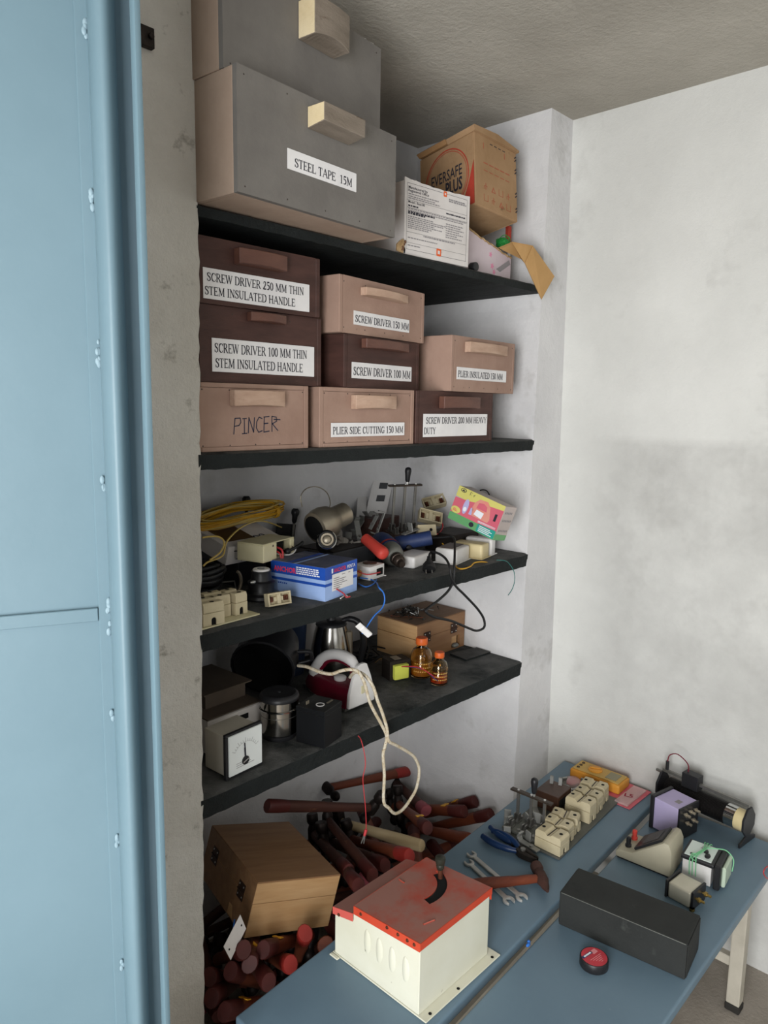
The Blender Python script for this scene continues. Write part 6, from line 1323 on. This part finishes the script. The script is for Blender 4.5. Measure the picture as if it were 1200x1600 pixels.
# ---------------------------------------------------------------- starter box with a red lid and a lever
m_box = mat('cream_enamel_box', 'd9d8c8', 'cfcdb9', scale=4, rough=.45, spots=[('8a836e', 22, .70, .07), ('57503f', 60, .76, .04)])
m_rlid = mat('red_enamel_lid', 'b4402c', 'a83a28', scale=6, rough=.45, spots=[('8f2a24', 11, .62, .12)], dust=('9a7268', 7, .92, (.28, .52)))
m_redge = mat('red_enamel_edge', 'c3482f', 'b8402a', scale=10, rough=.45)
X0, Y0, Wd, Dp = .993, .826, .243, .243
sb_ = thing('starter_box', 'cream metal starter box with dusty red lid and lever, on the left bench', 'starter', T(X0, Y0, ZT1))
zf, zr, zs, zb = .151, .146, .128, .106               # heights: front edge, ridge, behind the ridge, back
yr = .180
prof = [(0, .004), (Dp, .004), (Dp, zb), (yr+.004, zs), (yr, zr-.012), (0, zf)]
mb = MB(); mb.prism(prof, 0, Wd-.012, 'x'); mb.build('case', m_box, sb_, bev=.0012)
mb = MB(); mb.box(-.002, Wd+.008, -.021, Dp+.006, 0, .0035); mb.build('base_plate', m_box, sb_, bev=.0012)
for x, y in ((.02, -.013), (Wd-.012, -.013), (Wd*.45, -.014)): mb = MB(); mb.cyl((x, y, .0036), (x, y, .0042), .0035, n=10); mb.build('bolt_hole', m_hole, sb_)
mb = MB(); mb.box(-.012, -.0025, Dp-.02, Dp+.006, 0, .0035); mb.build('lug', m_box, sb_, bev=.002)
# lid: main panel with a curved slot, turned-down edges, lower strip behind the ridge
xa, xb = -.002, Wd-.009; th = .002
def zl(y): return zf+.012+(zr+.002-zf-.012)*y/yr
# the slot is a real opening along an arc; the panel is built in four pieces round it
N = 14; A0, A1 = math.radians(-106), math.radians(-20); cx0, cy0 = .128, .148
inn = [(cx0+.066*math.cos(A0+(A1-A0)*i/N), cy0+.066*math.sin(A0+(A1-A0)*i/N)) for i in range(N+1)]
out = [(cx0+.088*math.cos(A0+(A1-A0)*i/N), cy0+.088*math.sin(A0+(A1-A0)*i/N)) for i in range(N+1)]
mb = MB()
def quadz(pts): mb.add([(p[0], p[1], zl(p[1])) for p in pts]+[(p[0], p[1], zl(p[1])-th) for p in pts], [tuple(range(len(pts))), tuple(range(2*len(pts)-1, len(pts)-1, -1))]+[(i, len(pts)+i, len(pts)+(i+1) % len(pts), (i+1) % len(pts)) for i in range(len(pts))])
ya, yb = -.002, yr+.002
quadz([(xa, ya), (out[0][0], ya), out[0], inn[0], (inn[0][0], yb), (xa, yb)])
quadz([(out[-1][0], ya), (xb, ya), (xb, yb), (inn[-1][0], yb), inn[-1], out[-1]])
for i in range(N): quadz([(out[i][0], ya), (out[i+1][0], ya), out[i+1], out[i]]); quadz([inn[i], inn[i+1], (inn[i+1][0], yb), (inn[i][0], yb)])
mb.build('lid_panel', m_rlid, sb_)
mb = MB(); mb.prism([(p[0], p[1]) for p in inn+out[::-1]], zf-.004, zf+.0015, 'z'); mb.build('slot_depth', m_hole, sb_)
mb = MB(); mb.prism([(ya, zl(ya)-.0185), (ya, zl(ya)), (yb, zl(yb)), (yb, zl(yb)-.0185)], xa-.0016, xa-.0001, 'x'); mb.build('lid_edge', m_redge, sb_)
mb = MB(); mb.box(xa-.0016, xb+.001, ya-.0016, ya-.0001, zl(0)-.0155, zl(ya)); mb.build('lid_edge', m_redge, sb_)
mb = MB(); mb.box(xb+.0001, xb+.0016, ya, yb, zl(yb)-.014, zl(yb)); mb.build('lid_edge', m_redge, sb_)
mb = MB(); mb.box(xa, xb, yb-.0005, yb+.001, zs+.002, zl(yb)); mb.build('ridge', m_redge, sb_)
mb = MB(); mb.prism([(yb+.0012, zs+.0025), (Dp+.002, zb+.0085), (Dp+.002, zb-.008), (Dp+.0005, zb-.008), (Dp+.0005, zb+.006), (yb+.0012, zs)], xa-.0016, xb, 'x'); mb.build('rear_lid', m_rlid, sb_)
m_rose2 = mat('faded_rose_edge', 'c4584f', rough=.5)
mb = MB(); mb.prism([(yb+.0012, zs+.0025), (Dp+.002, zb+.0085), (Dp+.002, zb-.008), (yb+.0012, zs-.016)], xa-.0032, xa-.0017, 'x'); mb.build('rear_lid_edge', m_rose2, sb_)
for y, z in ((.030, zf+.002), (.012, zf+.003), (.055, zf+.001), (.085, zf+.000), (yr-.02, zr-.005)):
    mb = MB(); mb.cyl((xa-.0016, y, z), (xa-.0034, y, z), .0038, .003, n=10); mb.build('lid_screw', m_cu, sb_, smooth=40)
mb = MB(); mb.cyl((xa-.0032, Dp-.018, zb), (xa-.005, Dp-.018, zb), .0036, n=10); mb.build('lid_screw', m_cu, sb_)
for yc in (.146, .111, .075, .038):                  # four pressed louvres on the left side
    mb = MB(); n = 12; rs = []
    for i in range(n+1):
        s = i/n; z = .056+.056*s; k = math.sin(PI*s)**.45 if 0 < s < 1 else 0
        rs.append([V(-.0004, yc-.011*k-.002, z), V(-.0028*k-.0005, yc-.006*k, z), V(-.0024*k-.0005, yc+.004*k, z), V(-.0004, yc+.007*k, z)])
    mb.rings(rs); mb.build('louvre', m_box, sb_, smooth=60)
for x0, y0, x1, y1 in ((.045, .030, .070, .022), (.125, .155, .128, .172), (.20, .110, .205, .128)):
    mb = MB(); a, b = V(x0, y0, zl(y0)+.0006), V(x1, y1, zl(y1)+.0006); mb.tube([a, a.lerp(b, .5), b], .0022, 6, 1); mb.build('pressed_bar', m_rlid, sb_)
lm = V(inn[-3][0]*.5+out[-3][0]*.5, inn[-3][1]*.5+out[-3][1]*.5, zf-.004)
top = at_y(688, 1338, Y0+lm.y)-V(X0, Y0, ZT1); 
mb = MB(); mb.tube([lm, lm.lerp(top, .55)], .0055, 10, 1); mb.build('lever', m_cu, sb_, smooth=50)
mb = MB(); d_ = (top-lm).normalized(); M = frame(lm.lerp(top, .45), d_.cross(V(0, 1, .1)), d_); L_ = (top-lm).length*.55
mb.lathe([(.006, 0), (.0085, .004), (.0095, L_*.35), (.0085, L_*.42), (.0105, L_*.5), (.0118, L_*.75), (.0115, L_*.92), (.007, L_)], 16); mb.build('lever_grip', mat('olive_black_grip', '2d2f28', '24261f', rough=.4), sb_, M=M, smooth=50)
# ---------------------------------------------------------------- fuse board: plate, six fuse holders, switch, clips
fb = thing('fuse_board', 'grey metal plate full of clips under the row of fuse holders on the bench', 'plate', T(1.640, .890, ZT1) @ Rz(3))
m_fbp = mat('grey_mounting_plate', '6b6c66', '595a55', scale=12, rough=.6, metal=.3)
mb = MB(); mb.box(0, .40, 0, .185, 0, .006); mb.build('plate', m_fbp, fb, bev=.001)
MBd = T(1.640, .890, ZT1) @ Rz(3)
ln = ['nearest cream fuse holder on the bench board, turned with its broad side out', 'second cream fuse holder from the near end of the bench board', 'third cream fuse holder from the near end, its carrier twisted', 'fourth cream fuse holder from the near end, tallest of the row', 'fifth cream fuse holder from the near end of the bench board', 'farthest cream fuse holder, next to the yellow multimeter']
for i, (dx, dy, rz, W_, H_, sk) in enumerate(((.004, .002, -3, .050, .050, 0), (.068, .012, 0, .040, .050, 3), (.122, .018, 0, .040, .046, 14), (.205, .012, 0, .046, .060, 0), (.272, .018, 2, .042, .052, 0), (.330, .026, 2, .042, .052, 3))):
    f = thing('fuse_holder', ln[i], 'fuse holder', MBd @ T(dx, dy, .0065) @ Rz(rz), 'cream fuse holders on the bench board')
    fuse_holder(f, .078, W_, H_, True, .0, sk)
ks2 = thing('knife_switch', 'knife switch with upright blades and black handle on the bench board', 'knife switch', T(1.648, 1.080, ZT+.0075) @ Rz(-87))
Hk2 = at_x(830, 1238, 1.70).z-ZT-.0075; print('KS2', Hk2)
knife_switch(ks2, .125, .080, .098, 3, mbase=m_fbp)
rb = thing('relay_block', 'dark brown block with metal clips on top, behind the bench fuse holders', 'relay', MBd @ T(.19, .105, .0065))
mb = MB(); mb.box(0, .085, 0, .075, 0, .052); mb.build('body', m_brn, rb, bev=.0015)
mb = MB(); mb.box(.01, .05, -.001, .0, .012, .040); mb.build('window', m_hole, rb)
for x, y in ((.062, .055), (.070, .030)): 
    mb = MB(); mb.prism([(0, 0), (.014, 0), (.014, .020), (.012, .020), (.012, .002), (.002, .002), (.002, .024), (0, .024)], -.005, .005, 'y'); mb.build('clip', m_zinc, rb, M=T(x, y, .0525) @ Rz(20))
for i, (dx, dy, rz, k, z, lb) in enumerate(((-.0, .150, 30, 0, .0065, 'bent grey clip on the board corner nearest the pliers'), (.010, .095, -20, 0, .0065, 'grey channel clip on the board left of the near fuse holder'), (.035, .120, 70, 2, .0065, 'grey hooked clip on the board in front of the knife switch'), (.062, .105, 10, 1, .0065, 'grey tee clip on the board behind the near fuse holders'),
                                            (.115, .110, 40, 0, .0065, 'grey channel clip on the board behind the third fuse holder'), (-.004, .055, 80, 2, .0065, 'grey hooked clip on the near edge of the board by the pliers jaws'), (.085, .145, -35, 0, .0065, 'grey channel clip between the upright blades and the brown block'), (.300, .125, -10, 0, .0065, 'grey channel clip at the far end of the board'), (.335, .110, 60, 2, .0065, 'grey hooked clip beside the farthest fuse holder'))):
    clip(MBd @ T(dx, dy, z) @ Rz(rz) @ Matrix.Scale(1.25, 4), lb, k)
    
for o_ in [o for o in C.objects if o.get('group') == 'loose grey metal clips left of the knife switch' and 'board' in o.get('label', '')]: o_['group'] = 'grey metal clips on the bench board'
for o_ in [o for o in C.objects if o.name.startswith('metal_clip') and 'farthest fuse' in o.get('label', '')]: o_['group'] = 'grey metal clips on the bench board'
# ---------------------------------------------------------------- pliers with blue handles
m_bgrip = mat('blue_dipped_handle', '1b3660', '162c50', scale=20, rough=.35, spec=.5); m_jaw = mat('dark_tool_steel', '3a3430', '2c2724', scale=25, rough=.5, metal=.7)
pv = at_z(818, 1330, ZT+.018); ux = (at_z(842, 1343, ZT+.018)-at_z(775, 1305, ZT+.018)); ux.z = 0
pr = thing('pliers', 'pliers with dark blue dipped handles, left of the fuse board', 'pliers', frame(V(pv.x, pv.y, ZT1), ux, V(0, 0, 1)))
def hand(s, nm): 
    mb = MB(); mb.tube([V(-.018, s*.006, .012), V(-.045, s*.020, .013), V(-.085, s*.027, .012), V(-.125, s*.021, .010)], .008, 9, radii=[.0075, .009, .0095, .0095, .008]); mb.build('handle', m_bgrip, pr, smooth=60)
hand(1, 'h'); hand(-1, 'h')
mb = MB(); mb.prism([(-.020, -.010), (-.004, -.016), (.012, -.014), (.046, -.006), (.046, -.0005), (.012, -.0005), (-.020, .002)], .002, .020, 'z'); mb.build('jaw', m_jaw, pr, bev=.002)
mb = MB(); mb.prism([(-.020, .010), (-.004, .016), (.012, .014), (.046, .006), (.046, .0005), (.012, .0005), (-.020, .0025)], .004, .022, 'z'); mb.build('jaw', m_jaw, pr, bev=.002)
mb = MB(); mb.cyl((-.002, 0, .001), (-.002, 0, .0245), .007, n=14); mb.build('pivot', m_steel, pr)
pv2 = at_z(800, 1303, ZT+.03); pr2 = None
# third blue handle: a second pair lying under the clips
q = at_z(766, 1291, ZT+.012); ux2 = at_z(830, 1340, ZT+.012)-q; ux2.z = 0
p2 = thing('pliers', 'second pair of blue handled pliers, half under the first', 'pliers', frame(V(q.x, q.y, ZT1), ux2, V(0, 0, 1)))
mb = MB(); mb.tube([V(0, 0, .009), V(.04, -.006, .010), V(.075, .001, .009), V(.095, .006, .008)], .008, 9, radii=[.007, .009, .009, .007]); mb.build('handle', m_bgrip, p2, smooth=60)
mb = MB(); mb.prism([(.0925, -.004), (.125, .0), (.165, .006), (.165, .012), (.12, .018), (.0925, .012)], .001, .014, 'z'); mb.build('jaw', m_jaw, p2, bev=.002)
# ---------------------------------------------------------------- spanners
m_span = mat('satin_chrome_tool', 'c6c5c1', 'b2b1ad', scale=30, rough=.38, metal=.55)
def spanner(label, pa, pb, z):
    A, B = at_z(*pa, z), at_z(*pb, z); u = B-A; u.z = 0; L = u.length
    o = thing('spanner', label, 'spanner', frame(V(A.x, A.y, z), u, V(0, 0, 1)), 'open ended spanners beside the starter box')
    def jaw(cx, s, k):
        pts = []; R = .0135*k
        for i in range(15):
            a = math.radians(38+ (360-76)*i/14); pts.append((cx+s*R*math.cos(a)*1.05, R*math.sin(a)))
        pts += [(cx+s*R*.75, -.0065*k), (cx-s*R*.25, -.0065*k), (cx-s*R*.4, 0), (cx-s*R*.25, .0065*k), (cx+s*R*.75, .0065*k)]
        mb = MB(); mb.prism(pts, 0, .006, 'z'); return mb
    jaw(0, -1, 1.0).build('open_jaw', m_span, o, bev=.0008); jaw(L, 1, 1.1).build('open_jaw', m_span, o, bev=.0008)
    mb = MB(); mb.box(.0125, L-.0135, -.0065, .0065, .0008, .0052); mb.build('shank', m_span, o, bev=.001)
spanner('spanner farther from the starter box, its jaw beside the hammer head', (737, 1337), (815, 1404), ZT1)
spanner('spanner nearest the starter box, lying under the hammer handle', (733, 1350), (795, 1409), ZT1+.0001)
# ---------------------------------------------------------------- hammer on the bench
A, B = at_z(762, 1378, ZT+.028), at_z(842, 1372, ZT+.020); u = (B-A); u.z = 0
hd_ = at_z(846, 1372, ZT+.018); hx = at_z(856, 1396, ZT+.016)-at_z(836, 1352, ZT+.016); hx.z = 0
bh = thing('hammer', 'rusty brown hammer lying on the bench over the spanners', 'hammer', T(hd_.x, hd_.y, ZT1))
ud = (V(hd_.x, hd_.y, 0)-V(A.x, A.y, 0)).normalized(); m_rst = mat('rusty_head', '4b3029', '3a2620', scale=22, rough=.75, bump=.25, bscale=120)
mb = MB(); mb.tube([-ud*.215+V(0, 0, .026), -ud*.15+V(0, 0, .024), -ud*.07+V(0, 0, .020), -ud*.014+V(0, 0, .018)], .013, 12, radii=[.013, .0145, .013, .0115, .0105]); mb.build('handle', m_ham, bh, smooth=60)
mb = MB(); mb.M = frame(V(0, 0, .018), V(0, 0, 1).cross(hx), hx); mb.lathe([(.012, -.052), (.0155, -.049), (.0155, -.034), (.0115, -.026), (.015, -.014), (.015, .012), (.012, .022), (.010, .034), (.004, .052)], 14); mb.build('head', m_rst, bh, smooth=40)
# ---------------------------------------------------------------- yellow multimeter on a red blister card
m_clam = mat('clear_blister', 'e8c8c6', rough=.15, alpha=.45, spec=.6); m_rcard = mat('rose_card', 'd8707a', 'cc5a68', scale=9, rough=.5, spots=[('e5b8b6', 14, .60, .1)]); m_mm = mat('yellow_meter_case', 'd7963a', 'cc8a30', scale=9, rough=.45); m_mmf = mat('ochre_meter_face', 'c3a15a', 'b8944d', scale=9, rough=.5)
q0, q1, q2 = at_z(884, 1224, ZT), at_z(984, 1266, ZT), at_z(1017, 1238, ZT); u = (q1-q0); u.z = 0
bc_ = thing('blister_pack', 'rose red blister card with clear cover under the yellow multimeter', 'blister pack', frame(V(q1.x, q1.y, ZT1), V(1, -.02, 0), V(0, 0, 1)))
Lb = .225; Wb = .145
mb = MB(); mb.box(0, Wb, 0, Lb, 0, .0025); mb.build('card', m_rcard, bc_, bev=.0006)
mb = MB(); mb.box(.004, Wb-.012, .01, Lb*.235, .0028, .010); mb.build('near_cover', m_clam, bc_, bev=.003, seg=2)
mb = MB(); mb.lathe([(.036, .0028), (.036, .008), (.028, .016), (.010, .019)], 20, sy=.8); mb.build('domed_cover', m_clam, bc_, M=T(.008, Lb*.90, 0), smooth=50); mb = MB(); mb.lathe([(.022, .0028), (.020, .008), (.008, .010)], 16, sy=.75); mb.build('red_insert', mat('crimson_insert', 'b52a44', rough=.5), bc_, M=T(.008, Lb*.90, 0), smooth=50)
mb = MB(); sans(mb, 'L5', .0, .0, .020, .026, 0, 0, .03); mb.build('marking', mat('dark_red_print', '8d1f3a', rough=.6), bc_, M=T(.050, .030, .0104) @ Rz(-72) @ Rx(-90) @ T(-.013, 0, 0))
for v in bc_.children[-1].data.vertices: pass
mmo = thing('multimeter', 'yellow multimeter with round selector lying on the rose blister card', 'multimeter', frame(V(2.062, .928, ZT+.0036), V(1, .02, 0), V(0, 0, 1)))
mb = MB(); mb.box(0, .078, 0, .170, 0, .030); mb.build('case', m_mm, mmo, bev=.007, seg=3, smooth=40)
mb = MB(); mb.box(.006, .072, .006, .164, .0302, .0335); mb.build('face', m_mmf, mmo, bev=.002, seg=2)
mb = MB(); mb.lathe([(.0225, .0336), (.0225, .037), (.020, .039)], 24); mb.build('selector', m_mm, mmo, M=T(.040, .100, 0), smooth=40); mb = MB(); mb.box(-.004, .004, -.017, .017, .0392, .043); mb.build('pointer', m_mm, mmo, M=T(.040, .100, 0) @ Rz(25), bev=.001)
mb = MB(); mb.box(.016, .062, .020, .056, .0336, .0345); mb.build('display', mat('lcd_grey', '8b8468', rough=.3), mmo)
for k in range(3): mb = MB(); mb.lathe([(.005, .0336), (.005, .0352), (.003, .0352), (.003, .034)], 12, caps=False); mb.build('jack', m_nail, mmo, M=T(.020+.018*k, .150, 0))
mb = MB(); mb.box(.0, .078, .02, .165, -.0, .0001); 
# ---------------------------------------------------------------- long black box and tape roll
m_lbox = mat('black_fibre_box', '2a2c2b', '212322', scale=6, rough=.75, bump=.15, bscale=60, spots=[('3e403e', 12, .64, .14)], dust=('3c3e3c', 8, .35))
lb = thing('long_box', 'long black fibreboard box lying on the near bench', 'box', T(1.461, .486, ZT1) @ Rz(7.6)); w, d, h = .112, .283, .083
mb = MB(); mb.box(0, w, 0.0008, d-.0008, 0, h); mb.build('sleeve', m_lbox, lb, bev=.002, seg=2)
mb = MB(); mb.box(.003, w-.003, -.0012, .0006, .003, h-.003); mb.build('end_cap', m_lbox, lb, bev=.0006); mb = MB(); mb.box(.003, w-.003, d-.0006, d+.0012, .003, h-.003); mb.build('end_cap', m_lbox, lb, bev=.0006)
mb = MB(); mb.box(-.0006, .0, .004, d-.004, h-.0022, h-.001); mb.build('worn_edge', m_gear, lb)
q = at_z(932, 1524, ZT); tp_ = thing('tape_roll', 'black roll of insulating tape with red printed label on the near bench', 'tape', T(q.x+.022, q.y+.018, ZT1) @ Rz(-10))
R = .0305
mb = MB(); mb.lathe([(R*.96, 0), (R, .0015), (R, .0185), (R*.96, .020)], 36); mb.build('roll', m_blk, tp_, smooth=40)
mb = MB(); mb.lathe([(R*.90, .0202), (R*.90, .0206)], 30); mb.build('red_label', mat('red_label', 'c5404a', 'b33842', scale=40, rough=.45), tp_)
mb = MB(); mb.box(-R*.80, R*.2, R*.28, R*.50, .0207, .0209); mb.build('dark_band', m_navy, tp_); mb = MB(); mb.box(-R*.62, R*.1, R*.33, R*.45, .0210, .0212); mb.build('white_print', m_wl, tp_)
mb = MB(); mb.box(R*.15, R*.62, R*.15, R*.5, .0207, .0209)
for k in range(5): mb.box(-R*.5+.004*k, R*.6-.003*k, R*(-.1-.13*k), R*(-.06-.13*k), .0207, .0209)
tag(mb.build('fine_print', m_clam if 0 else mat('pale_red_print', 'd98c90', rough=.6), tp_), kind='stuff')
# ---------------------------------------------------------------- instruments on the near bench
m_bge = mat('beige_desk_meter', 'b3ad98', 'a8a28d', scale=8, rough=.5)
dm = thing('desk_meter', 'beige sloping desk meter with black and red terminals', 'meter', T(1.772, .650, ZT1) @ Rz(4)); Wm = .098
prof = [(.142, .004), (.142, .020), (.132, .027), (.098, .030), (.018, .092), (.006, .090), (-.002, .072), (-.004, .004)]
mb = MB(); mb.prism(prof, 0, Wm, 'x'); mb.build('case', m_bge, dm, bev=.004, seg=2, smooth=40); mb = MB(); mb.box(.003, Wm-.003, 0, .138, 0, .0038); mb.build('base', m_blk, dm)
mb = MB(); a, b = V(0, .094, .0335), V(0, .026, .0862); nn = V(0, .6, .8); mb.add([(.012, a.y, a.z), (Wm-.010, a.y, a.z), (Wm-.010, b.y, b.z), (.012, b.y, b.z), (.012, a.y+.004, a.z+.005), (Wm-.010, a.y+.004, a.z+.005), (Wm-.010, b.y+.004, b.z+.005), (.012, b.y+.004, b.z+.005)], [(0, 3, 2, 1), (4, 5, 6, 7), (0, 1, 5, 4), (1, 2, 6, 5), (2, 3, 7, 6), (3, 0, 4, 7)]); mb.build('scale_window', m_blk, dm)
mb = MB(); a2, b2 = a.lerp(b, .25), a.lerp(b, .85); mb.add([(.022, a2.y+.0045, a2.z+.0056), (Wm-.02, a2.y+.0045, a2.z+.0056), (Wm-.02, b2.y+.0045, b2.z+.0056), (.022, b2.y+.0045, b2.z+.0056)], [(0, 1, 2, 3)]); mb.build('dial', m_gad, dm)
for x, m in ((.026, m_blk), (.070, m_sock)):
    mb = MB(); mb.lathe([(.0075, .0275), (.0085, .030), (.0085, .0345), (.0058, .036), (.0065, .046), (.0062, .054), (.003, .056)], 12); mb.build('terminal', m, dm, M=T(x, .118, 0), smooth=40)
m_lv = mat('lavender_case', 'b9aed0', 'aea2c8', scale=8, rough=.5)
lm_ = thing('lavender_meter', 'lavender cased panel meter with black terminal back, behind the desk meter', 'meter', T(1.945, .700, ZT1) @ Rz(-12)); w, d, h = .096, .080, .100
mb = MB(); mb.box(.004, w-.004, .004, d, .004, h-.004); mb.build('case', m_lv, lm_, bev=.002, seg=2); mb = MB(); mb.box(0, w, d+.0005, d+.012, 0, h); mb.build('bezel', m_blk, lm_, bev=.002)
mb = MB(); mb.box(.002, w-.002, -.002, .0035, .002, h-.002); mb.build('terminal_board', m_blk, lm_, bev=.001)
mb = MB(); mb.box(.030, .050, .02, .035, h-.0039, h-.0036); mb.build('top_mark', m_greyi, lm_)
for x, z in ((.025, .078), (.048, .080), (.071, .078), (.035, .050), (.064, .050)): mb = MB(); mb.cyl((x, -.0022, z), (x, -.020, z), .0038, n=8); mb.cyl((x, -.006, z), (x, -.010, z), .0065, n=6); mb.build('terminal', m_alu, lm_)
# meter tied with green string
gs = thing('stringed_meter', 'small meter with white dial facing up, tied round with green string', 'meter', T(1.808, .555, ZT1) @ Rz(6)); w, d, h = .088, .080, .066
mb = MB(); mb.box(.006, w-.006, .006, d-.004, 0, h-.013); mb.build('case', m_wpl, gs, bev=.002, seg=2)
mb = MB(); mb.box(0, w, 0, d, h-.0125, h-.002); mb.build('bezel', m_blk, gs, bev=.003, seg=2); mb = MB(); mb.box(.007, w-.007, .008, d-.007, h-.0018, h); mb.build('dial', mat('pale_mint_dial', 'd5e0da', rough=.35), gs)
mb = MB(); mb.box(-.001, w+.001, -.016, -.001, 0.0, h+.001); mb.build('side_flange', m_blk, gs, bev=.003); mb = MB(); mb.box(.012, w-.004, -.026, -.0165, .006, h-.006); mb.build('rear_cover', mat('mint_plastic', 'b9c9b4', rough=.4), gs, bev=.003)
mb = MB(); mb.sphere((.028, .022, h+.001), .009, 10, 6, sc=(1.3, .8, .5)); mb.sphere((.046, .030, h+.001), .007, 10, 6, sc=(1.3, .9, .5)); tag(mb.build('pointer_hub', m_blk, gs, smooth=60), kind='stuff')
mb = MB(); mb.cyl((.016, .058, h), (.016, .058, h+.0012), .0035, n=10); mb.build('zero_screw', m_blk, gs)
mb = MB(); 
for k in range(4): mb.box(.056+.006*k, .0585+.006*k, .034, .046-.002*k, h+.0001, h+.0005)
tag(mb.build('dial_print', m_ink2, gs), kind='stuff')
m_gst = mat('mint_string', '7fc493', rough=.7); mb = MB()
for off in (0, .008, .015):
    mb.tube([V(-.004, .040+off, .02), V(-.003, .042+off, h-.004), V(.01, .043+off*.5, h+.003), V(.05, .032+off*.4, h+.004), V(w-.004, .028+off, h+.003), V(w+.005, .026+off, h-.010), V(w+.005, .024+off, .02)], .0013, 5)
mb.tube([V(.06, .03, h+.004), V(.07, .008, h+.006), V(.08, -.012, h+.003), V(.082, -.029, h-.016), V(.078, -.0285, .02)], .0013, 5); mb.tube([V(-.003, .045, h-.004), V(-.012, .05, h+.004), V(.004, .055, h+.007), V(.018, .046, h+.003)], .0013, 5)
mb.build('string', m_gst, gs)
# small metal block with two terminals
sm = thing('coil_block', 'small pale metal block with black ends and two brass terminals', 'block', T(1.692, .560, ZT1) @ Rz(-6)); 
mb = MB(); mb.box(0, .062, .006, .064, .0, .042); mb.build('shell', mat('pale_metal', 'cfcab9', 'c2bda9', scale=8, rough=.35, metal=.3), sm, bev=.006, seg=3, smooth=40)
mb = MB(); mb.box(-.003, .064, .0645, .070, .0, .046); mb.build('end_plate', m_blk, sm, bev=.001); mb = MB(); mb.box(.0, .064, -.001, .0055, .0, .045); mb.build('end_plate', m_blk, sm, bev=.001)
m_brass = mat('brass', 'b39a5c', 'a38a4e', scale=20, rough=.35, metal=.9)
for x in (.014, .048): mb = MB(); mb.cyl((x, -.0012, .026), (x, -.022, .026), .0032, n=8); mb.lathe([(.006, 0), (.0065, .004), (.006, .007)], 10); mb.cyl((x, -.006, .026), (x, -.012, .026), .0062, n=8); mb.build('terminal', m_brass, sm)
# sliding rheostat by the wall
rh_ = thing('slide_rheostat', 'slide rheostat with dark wound tube and bright top bar, against the right wall', 'rheostat', frame(V(2.085, .560, ZT1), V(.035, .25, 0), V(0, 0, 1))); L_ = .262
for x in (0, L_):
    mb = MB(); mb.prism([(-.045, 0), (.045, 0), (.045, .01), (.012, .022), (.034, .045), (.034, .075), (.012, .104), (-.012, .104), (-.034, .075), (-.034, .045), (-.012, .022), (-.045, .01)], x-.003, x+.003, 'x'); mb.build('end_plate', m_blk, rh_, bev=.0012)
mb = MB(); mb.M = T(0, 0, .060) @ Ry(90); mb.lathe([(.030, .0035), (.030, .030)], 28); mb.build('ivory_end', m_ivory, rh_, smooth=40)
mb = MB(); mb.M = T(0, 0, .060) @ Ry(90); mb.lathe([(.0305, .0302), (.0305, .058)], 28); mb.build('chrome_band', m_chrome, rh_, smooth=40)
mb = MB(); mb.M = T(0, 0, .060) @ Ry(90); mb.lathe([(r_, 0.0585+.0034*i+dz_) for i in range(54) for r_, dz_ in ((.0290, 0), (.0308, .0012), (.0308, .0022), (.0290, .0033))], 24); mb.build('wound_tube', mat('wound_wire', '2c2a29', '222020', scale=40, rough=.35, metal=.6), rh_)
mb = MB(); mb.box(-.0, L_, -.005, .005, .1045, .1135); mb.cyl((L_+.003, 0, .100), (L_+.022, 0, .100), .005, n=10); mb.build('slide_bar', m_steel, rh_, bev=.0008)
mb = MB(); mb.box(L_*.55, L_*.55+.050, -.016, .016, .090, .134); mb.build('slider', m_blk, rh_, bev=.002, seg=2)
mb = MB(); mb.cyl((L_-.012, 0, .114), (L_-.012, 0, .140), .005, n=10); mb.build('post', m_blk, rh_)
mb = MB(); mb.tube([V(L_-.012, 0, .139), V(L_-.016, -.002, .160), V(L_-.04, -.004, .172), V(L_*.72, -.004, .155), V(L_*.70, 0, .133)], .0017, 6); mb.build('red_lead', m_mar, rh_, smooth=60)
q = at_z(1193, 1320, .40); o, P = wire('red_wire', 'end of a red wire hanging at the near bench edge, frame right', [((1204, 1352), 0.462), ((1196, 1356), 0.462), ((1193, 1364), 0.462), ((1198, 1372), 0.462), ((1206, 1374), 0.462)], .0016, m_red)
q = at_z(818, 1475, ZT); mb = MB(); mb.sphere((0, 0, .004), .005, 8, 6, sc=(1.5, .8, .8)); mb.sphere((.007, .003, .006), .004, 8, 6); o = mb.build('wire_crumb', m_blu, M=T(q.x, q.y-.012, ZT1-.0), smooth=60); tag(o, 'tiny crumpled blue bit on the edge of the near bench', 'scrap')
